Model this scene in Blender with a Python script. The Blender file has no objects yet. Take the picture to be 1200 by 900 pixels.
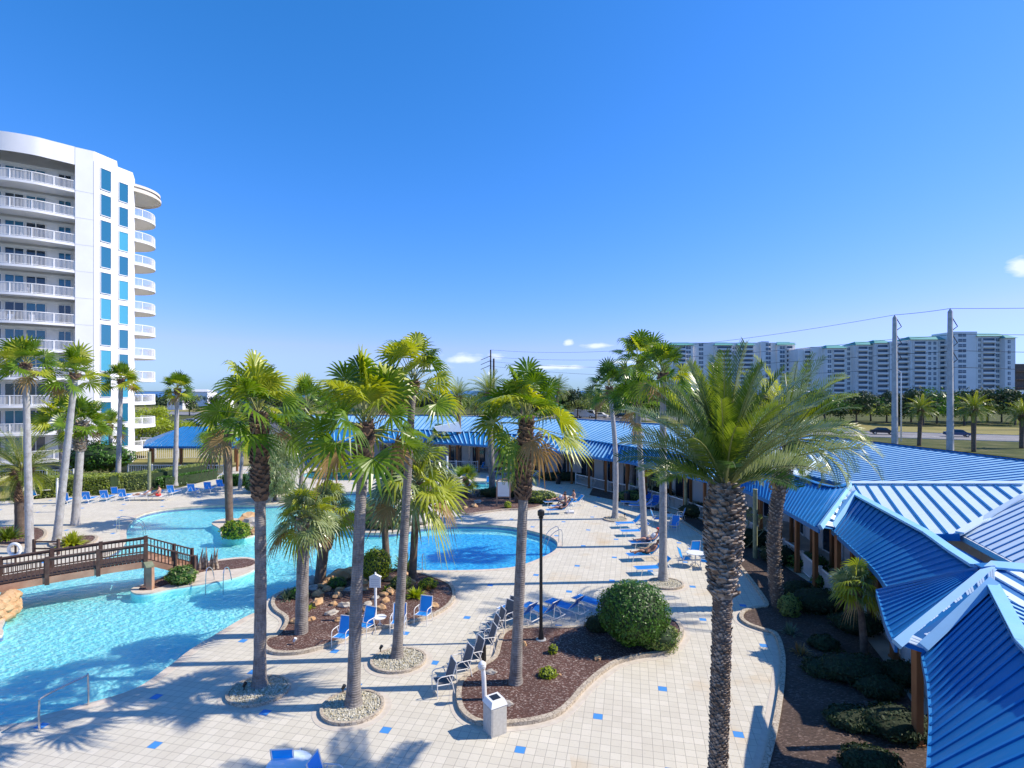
import bpy, bmesh, math, random
from mathutils import Vector, Matrix, noise
from mathutils.geometry import tessellate_polygon
R = math.radians
random.seed(7)
scene = bpy.context.scene
COL = scene.collection

# ---------------------------------------------------------------- camera, sky, sun, exposure
F, H, HY = 635.0, 9.5, 457.0            # focal length and horizon measured on the photograph, eye height in metres
SUN_EL, SUN_AZ = 42.0, 87.0             # azimuth clockwise from +Y
cam = bpy.data.cameras.new('camera')
cam.sensor_width = 36
cam.lens = 36 * F / 1200
cam.shift_y = 7 / 1200
cam.clip_end = 30000
co = bpy.data.objects.new('camera', cam)
co.location = (0, 0, H)
co.rotation_euler = (R(90), 0, 0)
COL.objects.link(co)
scene.camera = co

W = bpy.data.worlds.new('World')
scene.world = W
W.use_nodes = True
wn, wl = W.node_tree.nodes, W.node_tree.links
wn.clear()

def wnode(t, **k):
    n = wn.new(t)
    for a, b in k.items():
        setattr(n, a, b)
    return n
sky = wnode('ShaderNodeTexSky', sky_type='NISHITA', sun_disc=False)
sky.sun_elevation = R(SUN_EL)
sky.sun_rotation = R(SUN_AZ)
sky.altitude = 0
sky.air_density = 1.15
sky.dust_density = 0.25
sky.ozone_density = 3.0
hs = wnode('ShaderNodeHueSaturation')
hs.inputs['Saturation'].default_value = 1.0
# per-channel gain and contrast: the photograph's white balance and deep blue rendering of the sky
sep = wnode('ShaderNodeSeparateColor')
cmb = wnode('ShaderNodeCombineColor')
gns = []
wl.new(sky.outputs[0], sep.inputs[0])
for i, (gain, gam) in enumerate(((.275, 1.62), (1.02, .86), (1.62, 1.0))):
    pw = wnode('ShaderNodeMath', operation='POWER')
    wl.new(sep.outputs[i], pw.inputs[0])
    pw.inputs[1].default_value = gam
    gn = wnode('ShaderNodeMath', operation='MULTIPLY')
    wl.new(pw.outputs[0], gn.inputs[0])
    gn.inputs[1].default_value = gain
    gns.append(gn)
for i in (1, 2):
    wl.new(gns[i].outputs[0], cmb.inputs[i])
gcap = wnode('ShaderNodeMath', operation='MULTIPLY')
wl.new(gns[1].outputs[0], gcap.inputs[0])
gcap.inputs[1].default_value = .68
mn = wnode('ShaderNodeMath', operation='MINIMUM')
wl.new(gns[0].outputs[0], mn.inputs[0])
wl.new(gcap.outputs[0], mn.inputs[1])
wl.new(mn.outputs[0], cmb.inputs[0])
wl.new(cmb.outputs[0], hs.inputs['Color'])
tc = wnode('ShaderNodeTexCoord')
nz = wnode('ShaderNodeTexNoise')
nz.inputs['Scale'].default_value = 30
nz.inputs['Detail'].default_value = 6
mpw = wnode('ShaderNodeMapping')
mpw.inputs['Scale'].default_value = (1, 1, 2.6)
wl.new(tc.outputs['Generated'], mpw.inputs[0])
wl.new(mpw.outputs[0], nz.inputs['Vector'])
acc = None
# small fair-weather clouds low in the sky: (azimuth from view axis, elevation, half width, half height) in degrees
for az, el, wx, wy in [(-5.2, 3.3, 2.6, .75), (-1.5, 3.5, 1.4, .6), (5.9, 5.0, .7, .5), (9.0, 4.6, 2.0, .45), (43.4, 9.6, 1.6, 1.0), (45, 12, 1.5, .5), (-9, 2.4, 4, .4), (4, 2.4, 6, .35), (12, 2.9, 3, .3)]:
    c = Vector((math.sin(R(az)) * math.cos(R(el)), math.cos(R(az)) * math.cos(R(el)), math.sin(R(el))))
    sub = wnode('ShaderNodeVectorMath', operation='SUBTRACT')
    wl.new(tc.outputs['Generated'], sub.inputs[0])
    sub.inputs[1].default_value = c
    ml = wnode('ShaderNodeVectorMath', operation='MULTIPLY')
    wl.new(sub.outputs[0], ml.inputs[0])
    ml.inputs[1].default_value = (1 / R(wx), 1 / R(wx), 1 / R(wy))
    ln = wnode('ShaderNodeVectorMath', operation='LENGTH')
    wl.new(ml.outputs[0], ln.inputs[0])
    inv = wnode('ShaderNodeMath', operation='SUBTRACT', use_clamp=True)
    inv.inputs[0].default_value = 1
    wl.new(ln.outputs['Value'], inv.inputs[1])
    if acc is None:
        acc = inv
    else:
        mx = wnode('ShaderNodeMath', operation='MAXIMUM')
        wl.new(acc.outputs[0], mx.inputs[0])
        wl.new(inv.outputs[0], mx.inputs[1])
        acc = mx
ad = wnode('ShaderNodeMath', operation='MULTIPLY_ADD')
wl.new(acc.outputs[0], ad.inputs[0])
ad.inputs[1].default_value = .55
wl.new(nz.outputs[0], ad.inputs[2])
mr = wnode('ShaderNodeMapRange')
mr.inputs['From Min'].default_value = .62
mr.inputs['From Max'].default_value = .95
mr.inputs['To Max'].default_value = .85
wl.new(ad.outputs[0], mr.inputs['Value'])
gt = wnode('ShaderNodeMath', operation='GREATER_THAN')
wl.new(acc.outputs[0], gt.inputs[0])
gt.inputs[1].default_value = 0.0
mm = wnode('ShaderNodeMath', operation='MULTIPLY')
wl.new(mr.outputs[0], mm.inputs[0])
wl.new(gt.outputs[0], mm.inputs[1])
mixc = wnode('ShaderNodeMix', data_type='RGBA')
wl.new(mm.outputs[0], mixc.inputs['Factor'])
wl.new(hs.outputs[0], mixc.inputs['A'])
mixc.inputs['B'].default_value = (6.9, 7.6, 8.4, 1)
bg = wnode('ShaderNodeBackground')
bg.inputs['Strength'].default_value = 0.11
wl.new(mixc.outputs['Result'], bg.inputs['Color'])
wo = wnode('ShaderNodeOutputWorld')
wl.new(bg.outputs[0], wo.inputs['Surface'])

sl = bpy.data.lights.new('sun', 'SUN')
sl.energy = 5.0
sl.angle = R(0.5)
sl.color = (1.0, .91, .77)
so = bpy.data.objects.new('sun', sl)
COL.objects.link(so)
sdir = Vector((math.sin(R(SUN_AZ)) * math.cos(R(SUN_EL)), math.cos(R(SUN_AZ)) * math.cos(R(SUN_EL)), math.sin(R(SUN_EL))))
so.rotation_euler = sdir.to_track_quat('Z', 'Y').to_euler()
so.location = (40, 10, 60)
vs = scene.view_settings
vs.view_transform = 'Standard'
vs.look = 'None'
vs.gamma = 1
vs.use_curve_mapping = False
vs.exposure = 0.36

# ---------------------------------------------------------------- helpers
def P(px, py, z=0.0):
    d = F * (H - z) / (py - HY)
    return Vector(((px - 600) / F * d, d, z))

def V2(px, py):
    p = P(px, py)
    return (p.x, p.y)

def at(px, Y, z=0.0):
    return Vector(((px - 600) / F * Y, Y, z))

def zat(py, Y):
    return H - (py - HY) / F * Y

class MB:
    def __init__(s):
        s.v, s.f, s.m = [], [], []
    def add(s, vs_, fs, mi=0):
        b = len(s.v)
        s.v += [tuple(v) for v in vs_]
        for f in fs:
            s.f.append([b + i for i in f])
            s.m.append(mi)
    def box(s, c, size, rz=0, mi=0, rot=None):
        x, y, z = [q / 2 for q in size]
        M = rot if rot else Matrix.Rotation(rz, 3, 'Z')
        c = Vector(c)
        vs_ = [c + M @ Vector((a * x, b * y, d * z)) for d in (-1, 1) for b in (-1, 1) for a in (-1, 1)]
        s.add(vs_, [(0, 2, 3, 1), (4, 5, 7, 6), (0, 1, 5, 4), (2, 6, 7, 3), (0, 4, 6, 2), (1, 3, 7, 5)], mi)
    def bar(s, p, q, w, h, mi=0, up=(0, 0, 1)):
        p, q = Vector(p), Vector(q)
        d = (q - p)
        L = d.length
        if L < 1e-6:
            return
        d.normalize()
        up = Vector(up)
        sd = d.cross(up)
        if sd.length < 1e-4:
            sd = d.cross(Vector((0, 1, 0)))
        sd.normalize()
        u = sd.cross(d)
        M = Matrix((sd, d, u)).transposed()
        s.box((p + q) / 2, (w, L, h), mi=mi, rot=M)
    def tube(s, pts, rad, n=8, mi=0, cap=True):
        pts = [Vector(p) for p in pts]
        if not hasattr(rad, '__len__'):
            rad = [rad] * len(pts)
        d0 = (pts[1] - pts[0]).normalized()
        a = d0.cross(Vector((0, 0, 1)))
        if a.length < .05:
            a = d0.cross(Vector((0, 1, 0)))
        a.normalize()
        vs_, fs = [], []
        for i, p in enumerate(pts):
            if i == 0:
                d = d0
            elif i == len(pts) - 1:
                d = (pts[i] - pts[i - 1]).normalized()
            else:
                d = (pts[i + 1] - pts[i - 1]).normalized()
            a = (a - d * a.dot(d)).normalized()
            b = d.cross(a)
            for k in range(n):
                t = 2 * math.pi * k / n
                vs_.append(p + (a * math.cos(t) + b * math.sin(t)) * rad[i])
        for i in range(len(pts) - 1):
            for k in range(n):
                k2 = (k + 1) % n
                fs.append((i * n + k, i * n + k2, (i + 1) * n + k2, (i + 1) * n + k))
        if cap:
            fs.append(tuple(range(n - 1, -1, -1)))
            fs.append(tuple((len(pts) - 1) * n + k for k in range(n)))
        s.add(vs_, fs, mi)
    def prism(s, pts, z0, z1, mi=0, side=None, holes=()):
        loops = [list(pts)] + [list(h) for h in holes]
        flat = [p for l in loops for p in l]
        tris = tessellate_polygon([[Vector((p[0], p[1], 0)) for p in l] for l in loops])
        n = len(flat)
        s.add([(p[0], p[1], z1) for p in flat], [t if tri_up(flat, t) else t[::-1] for t in tris], mi)
        if z0 is not None:
            o = 0
            for l in loops:
                m = len(l)
                vs_ = [(p[0], p[1], z0) for p in l] + [(p[0], p[1], z1) for p in l]
                s.add(vs_, [(k, (k + 1) % m, m + (k + 1) % m, m + k) for k in range(m)], mi if side is None else side)
    def blob(s, c, r, seed=0, amp=.25, sub=2, mi=0, fr=1.3, flat=None):
        bm = bmesh.new()
        bmesh.ops.create_icosphere(bm, subdivisions=sub, radius=1)
        c = Vector(c)
        vs_ = []
        for v in bm.verts:
            n = v.co.normalized()
            k = 1 + amp * noise.noise(n * fr + Vector((seed * 7.13, seed * 3.7, seed))) + (amp * .45 * noise.noise(n * fr * 3.1 + Vector((seed * 2.1, seed, 4))) if amp > .4 else 0)
            q = Vector((n.x * r[0] * k, n.y * r[1] * k, n.z * r[2] * k))
            if flat is not None and q.z < flat:
                q.z = flat
            vs_.append(c + q)
        s.add(vs_, [[v.index for v in f.verts] for f in bm.faces], mi)
        bm.free()
    def build(s, name, mats, parent=None, smooth=False, loc=None):
        me = bpy.data.meshes.new(name)
        me.from_pydata(s.v, [], s.f)
        if not isinstance(mats, (list, tuple)):
            mats = [mats]
        for m in mats:
            me.materials.append(m)
        if len(mats) > 1:
            me.polygons.foreach_set('material_index', s.m)
        if smooth:
            me.polygons.foreach_set('use_smooth', [True] * len(me.polygons))
        me.update()
        o = bpy.data.objects.new(name, me)
        COL.objects.link(o)
        if parent:
            o.parent = parent
        if loc is not None:
            o.location = loc
        return o

def tri_up(fl, t):
    a, b, c = [fl[i] for i in t]
    return (b[0] - a[0]) * (c[1] - a[1]) - (b[1] - a[1]) * (c[0] - a[0]) > 0

def thing(name, label, cat, loc=(0, 0, 0), group=None, rz=0, sc=None):
    o = bpy.data.objects.new(name, None)
    o.empty_display_size = .2
    COL.objects.link(o)
    o.location = loc
    o.rotation_euler = (0, 0, rz)
    if sc:
        o.scale = (sc, sc, sc)
    o['label'] = label
    o['category'] = cat
    if group:
        o['group'] = group
    return o

def tag(o, label, cat, group=None, kind=None):
    o['label'] = label
    o['category'] = cat
    if group:
        o['group'] = group
    if kind:
        o['kind'] = kind
    return o

def struct(o):
    o['kind'] = 'structure'
    return o

def kids(o):
    return [c for c in bpy.data.objects if c.parent == o]

def dup(root, loc, rz=0, label=None, group=None, sc=None, name=None):
    ch = CH.get(root.name)
    if ch is None:
        ch = CH[root.name] = [(c, kids(c)) for c in kids(root)]
    r = root.copy()
    COL.objects.link(r)
    r.location = loc
    r.rotation_euler = (0, 0, rz)
    if sc:
        r.scale = (sc, sc, sc) if not hasattr(sc, '__len__') else sc
    if label:
        r['label'] = label
    if group:
        r['group'] = group
    for c, gs in ch:
        d = c.copy()
        COL.objects.link(d)
        d.parent = r
        for g in gs:
            e = g.copy()
            COL.objects.link(e)
            e.parent = d
    return r
CH = {}

def smooth(pts, closed=True, k=5):
    out = []
    n = len(pts)
    rng = range(n) if closed else range(n - 1)
    for i in rng:
        g = (lambda j: pts[j % n]) if closed else (lambda j: pts[max(0, min(n - 1, j))])
        p0, p1, p2, p3 = g(i - 1), g(i), g(i + 1), g(i + 2)
        for s_ in range(k):
            t = s_ / k
            out.append(tuple(.5 * (2 * p1[a] + (p2[a] - p0[a]) * t + (2 * p0[a] - 5 * p1[a] + 4 * p2[a] - p3[a]) * t * t + (3 * p1[a] - p0[a] - 3 * p2[a] + p3[a]) * t ** 3) for a in range(len(p1))))
    if not closed:
        out.append(tuple(pts[-1]))
    return out

def area(p):
    return sum(p[i][0] * p[(i + 1) % len(p)][1] - p[(i + 1) % len(p)][0] * p[i][1] for i in range(len(p))) / 2

def offset(p, d, closed=True):
    """offset to the left of travel by d"""
    n = len(p)
    out = []
    for i in range(n):
        a = p[(i - 1) % n] if closed or i > 0 else p[i]
        b = p[(i + 1) % n] if closed or i < n - 1 else p[i]
        t = Vector((b[0] - a[0], b[1] - a[1]))
        if t.length < 1e-9:
            t = Vector((1, 0))
        t.normalize()
        out.append((p[i][0] - t.y * d, p[i][1] + t.x * d))
    return out

def ring(mb, p, w, z0, z1, mi=0):
    """solid band of width w outside closed polygon p"""
    if area(p) < 0:
        p = p[::-1]
    q = offset(p, -w)
    n = len(p)
    vs_ = [(a[0], a[1], z) for z in (z0, z1) for a in p] + [(a[0], a[1], z) for z in (z0, z1) for a in q]
    fs = []
    for i in range(n):
        j = (i + 1) % n
        fs += [(n + i, n + j, 3 * n + j, 3 * n + i), (i, j, n + j, n + i), (2 * n + i, 3 * n + i, 3 * n + j, 2 * n + j)]
    mb.add(vs_, [f[::-1] for f in fs], mi)

def band(mb, p, w, z0, z1, mi=0):
    """open band along polyline"""
    a, b = offset(p, w / 2, False), offset(p, -w / 2, False)
    n = len(p)
    vs_ = [(q[0], q[1], z) for l in (a, b) for z in (z0, z1) for q in l]
    fs = []
    for i in range(n - 1):
        j = i + 1
        fs += [(n + i, 3 * n + i, 3 * n + j, n + j), (i, n + i, n + j, j), (2 * n + i, 2 * n + j, 3 * n + j, 3 * n + i)]
    fs += [(0, 2 * n, 3 * n, n), (n - 1, 2 * n - 1, 4 * n - 1, 3 * n - 1)]
    mb.add(vs_, fs, mi)

# ---------------------------------------------------------------- materials
class NT:
    def __init__(s, m):
        s.n, s.l = m.node_tree.nodes, m.node_tree.links
    def node(s, t, ins=None, **k):
        n = s.n.new(t)
        for a, b in k.items():
            setattr(n, a, b)
        for a, b in (ins or {}).items():
            s.set(n.inputs[a], b)
        return n
    def set(s, inp, v):
        if isinstance(v, bpy.types.NodeSocket):
            s.l.new(v, inp)
        elif isinstance(v, bpy.types.Node):
            s.l.new(v.outputs[0], inp)
        else:
            inp.default_value = v
    def m(s, op, a, b=0.0, c=None, clamp=False):
        n = s.n.new('ShaderNodeMath')
        n.operation = op
        n.use_clamp = clamp
        s.set(n.inputs[0], a)
        s.set(n.inputs[1], b)
        if c is not None:
            s.set(n.inputs[2], c)
        return n.outputs[0]
    def mix(s, f, a, b):
        n = s.n.new('ShaderNodeMix')
        n.data_type = 'RGBA'
        s.set(n.inputs['Factor'], f)
        s.set(n.inputs['A'], c4(a))
        s.set(n.inputs['B'], c4(b))
        return n.outputs['Result']
    def ramp(s, f, stops):
        n = s.n.new('ShaderNodeValToRGB')
        s.set(n.inputs[0], f)
        e = n.color_ramp.elements
        while len(e) < len(stops):
            e.new(.5)
        for q, (p, c) in zip(e, stops):
            q.position = p
            q.color = c4(c)
        return n.outputs[0]
    def noise(s, vec, scale, detail=4, rough=.55, out=0):
        n = s.node('ShaderNodeTexNoise', {'Scale': scale, 'Detail': detail, 'Roughness': rough})
        if vec is not None:
            s.set(n.inputs['Vector'], vec)
        return n.outputs[out]

def c4(c):
    if isinstance(c, (tuple, list)) and len(c) == 3:
        return (*c, 1)
    return c

def newmat(name, color=(.5, .5, .5), rough=.6, metal=0, spec=.5):
    m = bpy.data.materials.new(name)
    m.use_nodes = True
    b = m.node_tree.nodes['Principled BSDF']
    b.inputs['Base Color'].default_value = c4(color)
    b.inputs['Roughness'].default_value = rough
    b.inputs['Metallic'].default_value = metal
    b.inputs['Specular IOR Level'].default_value = spec
    return m, NT(m), b

def mat_var(name, c1, c2, scale=4, rough=.7, bump=0, bscale=None, metal=0, spec=.5, lo=.35, hi=.65, coord='Object', detail=5, stretch=None):
    m, t, b = newmat(name, c1, rough, metal, spec)
    tcn = t.node('ShaderNodeTexCoord')
    v = tcn.outputs[coord]
    if stretch:
        v = t.node('ShaderNodeMapping', {'Vector': v, 'Scale': stretch}).outputs[0]
    f = t.noise(v, scale, detail)
    t.set(b.inputs['Base Color'], t.ramp(f, [(lo, c1), (hi, c2)]))
    if bump:
        f2 = t.noise(v, bscale or scale * 3, 4)
        t.set(b.inputs['Normal'], t.node('ShaderNodeBump', {'Strength': bump, 'Distance': .02, 'Height': f2}))
    return m

def leaf_mat(name, c1, c2, trans=.35, rough=.45, scale=1.5):
    m, t, b = newmat(name, c1, rough, 0, .45)
    v = t.node('ShaderNodeNewGeometry').outputs['Position']
    col = t.mix(t.ramp(t.noise(v, scale, 3), [(.3, (0, 0, 0)), (.7, (1, 1, 1))]), c1, c2)
    t.set(b.inputs['Base Color'], col)
    hsn = t.node('ShaderNodeHueSaturation', {'Color': col, 'Value': 1.7, 'Saturation': 1.1, 'Hue': .49})
    tr = t.node('ShaderNodeBsdfTranslucent', {'Color': hsn.outputs[0]})
    mx = t.node('ShaderNodeMixShader', {0: trans, 1: b.outputs[0], 2: tr.outputs[0]})
    t.set(m.node_tree.nodes['Material Output'].inputs['Surface'], mx.outputs[0])
    return m

M = {}
AL = R(12.44)
TS = .2739
def paving():
    m, t, b = newmat('paving', (.5, .47, .42), .75)
    pos = t.node('ShaderNodeNewGeometry').outputs['Position']
    sx = t.node('ShaderNodeSeparateXYZ', {0: pos})
    x, y = sx.outputs[0], sx.outputs[1]
    u = t.m('SUBTRACT', t.m('MULTIPLY', x, math.cos(AL)), t.m('MULTIPLY', y, math.sin(AL)))
    v = t.m('ADD', t.m('MULTIPLY', x, math.sin(AL)), t.m('MULTIPLY', y, math.cos(AL)))
    u = t.m('ADD', t.m('DIVIDE', t.m('ADD', u, 2.873), TS), .5)
    v = t.m('ADD', t.m('DIVIDE', t.m('SUBTRACT', v, 14.02), TS), .5)
    fu, fv = t.m('FRACT', u), t.m('FRACT', v)
    iu, iv = t.m('FLOOR', u), t.m('FLOOR', v)
    du = t.m('ABSOLUTE', t.m('SUBTRACT', fu, .5))
    dv = t.m('ABSOLUTE', t.m('SUBTRACT', fv, .5))
    joint = t.m('GREATER_THAN', t.m('MAXIMUM', du, dv), .478)
    a = t.m('FLOORED_MODULO', iu, 14)
    c = t.m('FLOORED_MODULO', iv, 14)
    e1 = t.m('MULTIPLY', t.m('LESS_THAN', a, .5), t.m('LESS_THAN', c, .5))
    e2 = t.m('MULTIPLY', t.m('COMPARE', a, 7.0, .5), t.m('COMPARE', c, 7.0, .5))
    blue = t.m('ADD', e1, e2, clamp=True)
    cell = t.node('ShaderNodeCombineXYZ', {0: iu, 1: iv})
    wnz = t.node('ShaderNodeTexWhiteNoise', {'Vector': cell.outputs[0]}, noise_dimensions='2D')
    base = t.ramp(wnz.outputs[0], [(0, (.56, .515, .415)), (.6, (.595, .55, .445)), (1, (.63, .58, .475))])
    big = t.noise(pos, .35, 5, .6)
    base = t.mix(t.ramp(big, [(.45, (0, 0, 0)), (.75, (.35, .35, .35))]), base, (.44, .38, .30))
    fine = t.noise(pos, 14, 4, .7)
    base = t.mix(t.m('MULTIPLY', t.ramp(fine, [(.58, (0, 0, 0)), (.72, (1, 1, 1))]), .4), base, (.3, .27, .23))
    # rust-yellow irrigation stains along the planted beds on the right
    sep = t.m('GREATER_THAN', x, 1.5)
    stn = t.m('MULTIPLY', t.ramp(t.noise(pos, .42, 4, .5), [(.56, (0, 0, 0)), (.72, (1, 1, 1))]), t.m('MULTIPLY', sep, .5))
    base = t.mix(stn, base, (.5, .33, .14))
    col = t.mix(blue, base, (.05, .24, .58))
    col = t.mix(t.m('MULTIPLY', joint, .62), col, (.14, .125, .11))
    t.set(b.inputs['Base Color'], col)
    bp = t.node('ShaderNodeBump', {'Strength': .35, 'Distance': .01, 'Height': t.m('SUBTRACT', t.m('MULTIPLY', fine, .4), joint)})
    t.set(b.inputs['Normal'], bp)
    return m
M['paving'] = paving()
M['coping'] = mat_var('coping', (.5, .42, .33), (.62, .54, .44), 3, .8, .2, 30)
M['curb'] = None
def brickcurb():
    m, t, b = newmat('kerb_brick', (.4, .33, .25), .85)
    pos = t.node('ShaderNodeNewGeometry').outputs['Position']
    vo = t.node('ShaderNodeTexVoronoi', {'Vector': pos, 'Scale': 7.0})
    col = t.ramp(t.node('ShaderNodeSeparateColor', {0: vo.outputs['Color']}).outputs[0], [(0, (.42, .35, .26)), (1, (.52, .45, .35))])
    vd = t.node('ShaderNodeTexVoronoi', {'Vector': pos, 'Scale': 7.0}, feature='DISTANCE_TO_EDGE')
    col = t.mix(t.m('LESS_THAN', vd.outputs[0], .05), col, (.27, .22, .17))
    t.set(b.inputs['Base Color'], col)
    return m
M['curb'] = brickcurb()
M['apron'] = mat_var('paving_border', (.50, .44, .36), (.58, .52, .44), 5, .85)
def mulch(name, a, b_, c, sc=22):
    m, t, b = newmat(name, a, .9)
    pos = t.node('ShaderNodeNewGeometry').outputs['Position']
    mp = t.node('ShaderNodeMapping', {'Vector': pos, 'Scale': (1, 1.8, 1)})
    vo = t.node('ShaderNodeTexVoronoi', {'Vector': mp.outputs[0], 'Scale': sc})
    r_ = t.node('ShaderNodeSeparateColor', {0: vo.outputs['Color']}).outputs[0]
    col = t.ramp(r_, [(0, a), (.55, b_), (.82, b_), (.9, c), (1, c)])
    big = t.noise(pos, .8, 3)
    col = t.mix(t.ramp(big, [(.4, (0, 0, 0)), (.7, (.5, .5, .5))]), col, a)
    t.set(b.inputs['Base Color'], col)
    t.set(b.inputs['Normal'], t.node('ShaderNodeBump', {'Strength': .9, 'Distance': .03, 'Height': r_}))
    return m
M['mulch'] = mulch('mulch', (.055, .025, .018), (.13, .06, .045), (.38, .3, .26))
M['mulch_dark'] = mulch('dark_mulch', (.045, .028, .02), (.09, .055, .042), (.17, .12, .1), 16)
M['gravel'] = mulch('gravel', (.3, .27, .18), (.5, .46, .36), (.6, .58, .5), 16)
M['stone'] = mat_var('pebble', (.34, .29, .17), (.68, .65, .55), 9, .7)
def grassmat(name, a, b_, c, sc=.6):
    m, t, b = newmat(name, a, .95, 0, .1)
    pos = t.node('ShaderNodeNewGeometry').outputs['Position']
    col = t.ramp(t.noise(pos, sc, 6, .65), [(.3, a), (.5, b_), (.7, c)])
    fine = t.noise(pos, 6, 4, .7)
    col = t.mix(t.ramp(fine, [(.4, (0, 0, 0)), (.6, (.6, .6, .6))]), col, a)
    t.set(b.inputs['Base Color'], col)
    return m
M['grass'] = grassmat('rough_grass', (.05, .065, .02), (.1, .11, .035), (.2, .17, .08), .25)
M['lawn'] = grassmat('dry_lawn', (.17, .16, .05), (.3, .26, .1), (.36, .3, .14), .12)
M['asphalt'] = mat_var('asphalt', (.05, .05, .052), (.075, .075, .075), .5, .9)
M['road'] = mat_var('worn_asphalt', (.17, .16, .155), (.24, .23, .22), .3, .9)
M['line_white'] = newmat('road_paint', (.75, .75, .72), .7)[0]
M['concrete'] = mat_var('concrete', (.42, .4, .37), (.54, .52, .48), .8, .85, .1, 12)
M['path'] = mat_var('walkway_floor', (.33, .28, .23), (.45, .4, .34), 1.2, .85)
def poolfloor(name, a, b_):
    m, t, b = newmat(name, a, .7)
    pos = t.node('ShaderNodeNewGeometry').outputs['Position']
    t.set(b.inputs['Base Color'], t.ramp(t.noise(pos, .35, 3), [(.3, a), (.7, b_)]))
    return m
M['pool_floor'] = poolfloor('pool_plaster', (.32, .80, .80), (.42, .87, .84))
M['pool_deep'] = poolfloor('deep_pool_plaster', (.04, .48, .82), (.09, .58, .88))
M['pool_tile'] = newmat('waterline_tile', (.03, .16, .42), .3)[0]
def water():
    m, t, b = newmat('pool_water', (.1, .5, .7), .05)
    pos = t.node('ShaderNodeNewGeometry').outputs['Position']
    mp = t.node('ShaderNodeMapping', {'Vector': pos, 'Scale': (1, 1.25, 1), 'Rotation': (0, 0, .4)})
    warp = t.node('ShaderNodeVectorMath', {0: mp.outputs[0], 1: t.noise(mp.outputs[0], 1.6, 2, out=1)}, operation='ADD')
    vo = t.node('ShaderNodeTexVoronoi', {'Vector': warp.outputs[0], 'Scale': 3.2}, feature='SMOOTH_F1')
    n1 = t.noise(warp.outputs[0], 5.5, 3)
    hgt = t.m('ADD', t.m('MULTIPLY', vo.outputs[0], .6), t.m('MULTIPLY', n1, .5))
    bp = t.node('ShaderNodeBump', {'Strength': .45, 'Distance': .12, 'Height': hgt})
    # caustic light network put into the tint: paler lines along cell edges
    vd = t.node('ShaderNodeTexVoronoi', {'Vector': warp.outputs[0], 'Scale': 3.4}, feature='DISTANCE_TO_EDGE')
    caustic = t.ramp(vd.outputs[0], [(0.0, (1, 1, 1)), (.16, (.45, .45, .45)), (.42, (0, 0, 0))])
    tint = t.mix(caustic, (.60, .89, .97), (1.0, 1.0, 1.0))
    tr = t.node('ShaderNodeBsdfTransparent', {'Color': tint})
    gl = t.node('ShaderNodeBsdfGlossy', {'Color': (1, 1, 1, 1), 'Roughness': .06, 'Normal': bp.outputs[0]})
    fr = t.node('ShaderNodeFresnel', {'IOR': 1.33, 'Normal': bp.outputs[0]})
    mx = t.node('ShaderNodeMixShader', {0: t.m('MULTIPLY', fr.outputs[0], .75), 1: tr.outputs[0], 2: gl.outputs[0]})
    t.set(m.node_tree.nodes['Material Output'].inputs['Surface'], mx.outputs[0])
    return m
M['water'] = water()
M['sea'] = newmat('sea', (.02, .09, .2), .35)[0]
M['white'] = mat_var('white_stucco', (.74, .74, .74), (.80, .80, .80), .35, .8, .05, 20)
M['cream'] = mat_var('cream_stucco', (.62, .58, .54), (.70, .66, .61), .3, .85)
M['pink_wall'] = mat_var('pale_rose_stucco', (.80, .76, .71), (.86, .82, .77), .2, .85)
M['soffit'] = newmat('soffit', (.66, .60, .50), .85)[0]  # warm bounce light under the round balconies put into this tan
M['glass'] = newmat('window_glass', (.012, .13, .22), .07, 0, 1.0)[0]
M['glass_dark'] = newmat('dark_glass', (.012, .03, .05), .06, 0, .9)[0]
M['curtain'] = newmat('curtained_glass', (.05, .30, .42), .12, 0, .9)[0]
M['far_glass'] = newmat('far_glass', (.05, .10, .15), .3)[0]
M['rail'] = newmat('white_rail', (.78, .78, .76), .5)[0]
M['rail_grey'] = newmat('pale_grey_rail', (.6, .6, .6), .5)[0]
def roofm(name, a, b_, rough=.33):
    m, t, b = newmat(name, a, rough + .1, 0, .4)
    tcn = t.node('ShaderNodeNewGeometry').outputs['Position']
    col = t.ramp(t.noise(tcn, .9, 5, .6), [(.3, a), (.7, b_)])
    st = t.noise(t.node('ShaderNodeMapping', {'Vector': tcn, 'Scale': (.7, 5, 1)}).outputs[0], 1.3, 6, .7)
    col = t.mix(t.ramp(st, [(.52, (0, 0, 0)), (.72, (.32, .32, .32))]), col, tuple(min(1, c * .55 + .10) for c in b_))
    t.set(b.inputs['Base Color'], col)
    t.set(b.inputs['Roughness'], t.m('MULTIPLY_ADD', t.noise(tcn, 2.2, 3), .25, rough))
    return m
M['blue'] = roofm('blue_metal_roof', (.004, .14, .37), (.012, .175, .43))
M['blue_lit'] = roofm('sunlit_blue_metal_roof', (.23, .46, .66), (.31, .54, .72), .4)  # same blue metal; sun and sky brightness of lit slopes put into the colour
M['blue_trim'] = roofm('pale_blue_trim', (.22, .50, .76), (.28, .56, .82), .4)
M['seam'] = roofm('blue_roof_seam', (.010, .17, .44), (.02, .21, .52))
M['roof_pale'] = roofm('pale_blue_roof', (.66, .78, .86), (.72, .82, .88), .45)  # sun brightness of the cross gables put into the colour; also pale panels
M['teal_roof'] = newmat('green_metal_roof', (.10, .32, .26), .5)[0]
M['post'] = mat_var('stained_post', (.22, .085, .03), (.32, .14, .05), 1.5, .7, 0, None, 0, .4, .3, .7, 'Object', 3, (3, 3, .6))
M['wood_dark'] = mat_var('dark_bridge_timber', (.055, .03, .022), (.10, .058, .042), 5, .7, .2, 30)
M['wood_tan'] = mat_var('tan_timber', (.34, .19, .12), (.46, .28, .18), 2, .75, .2, 20)
M['treated'] = mat_var('green_grey_post', (.17, .19, .1), (.28, .3, .18), 3, .8, .2, 20)
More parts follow.
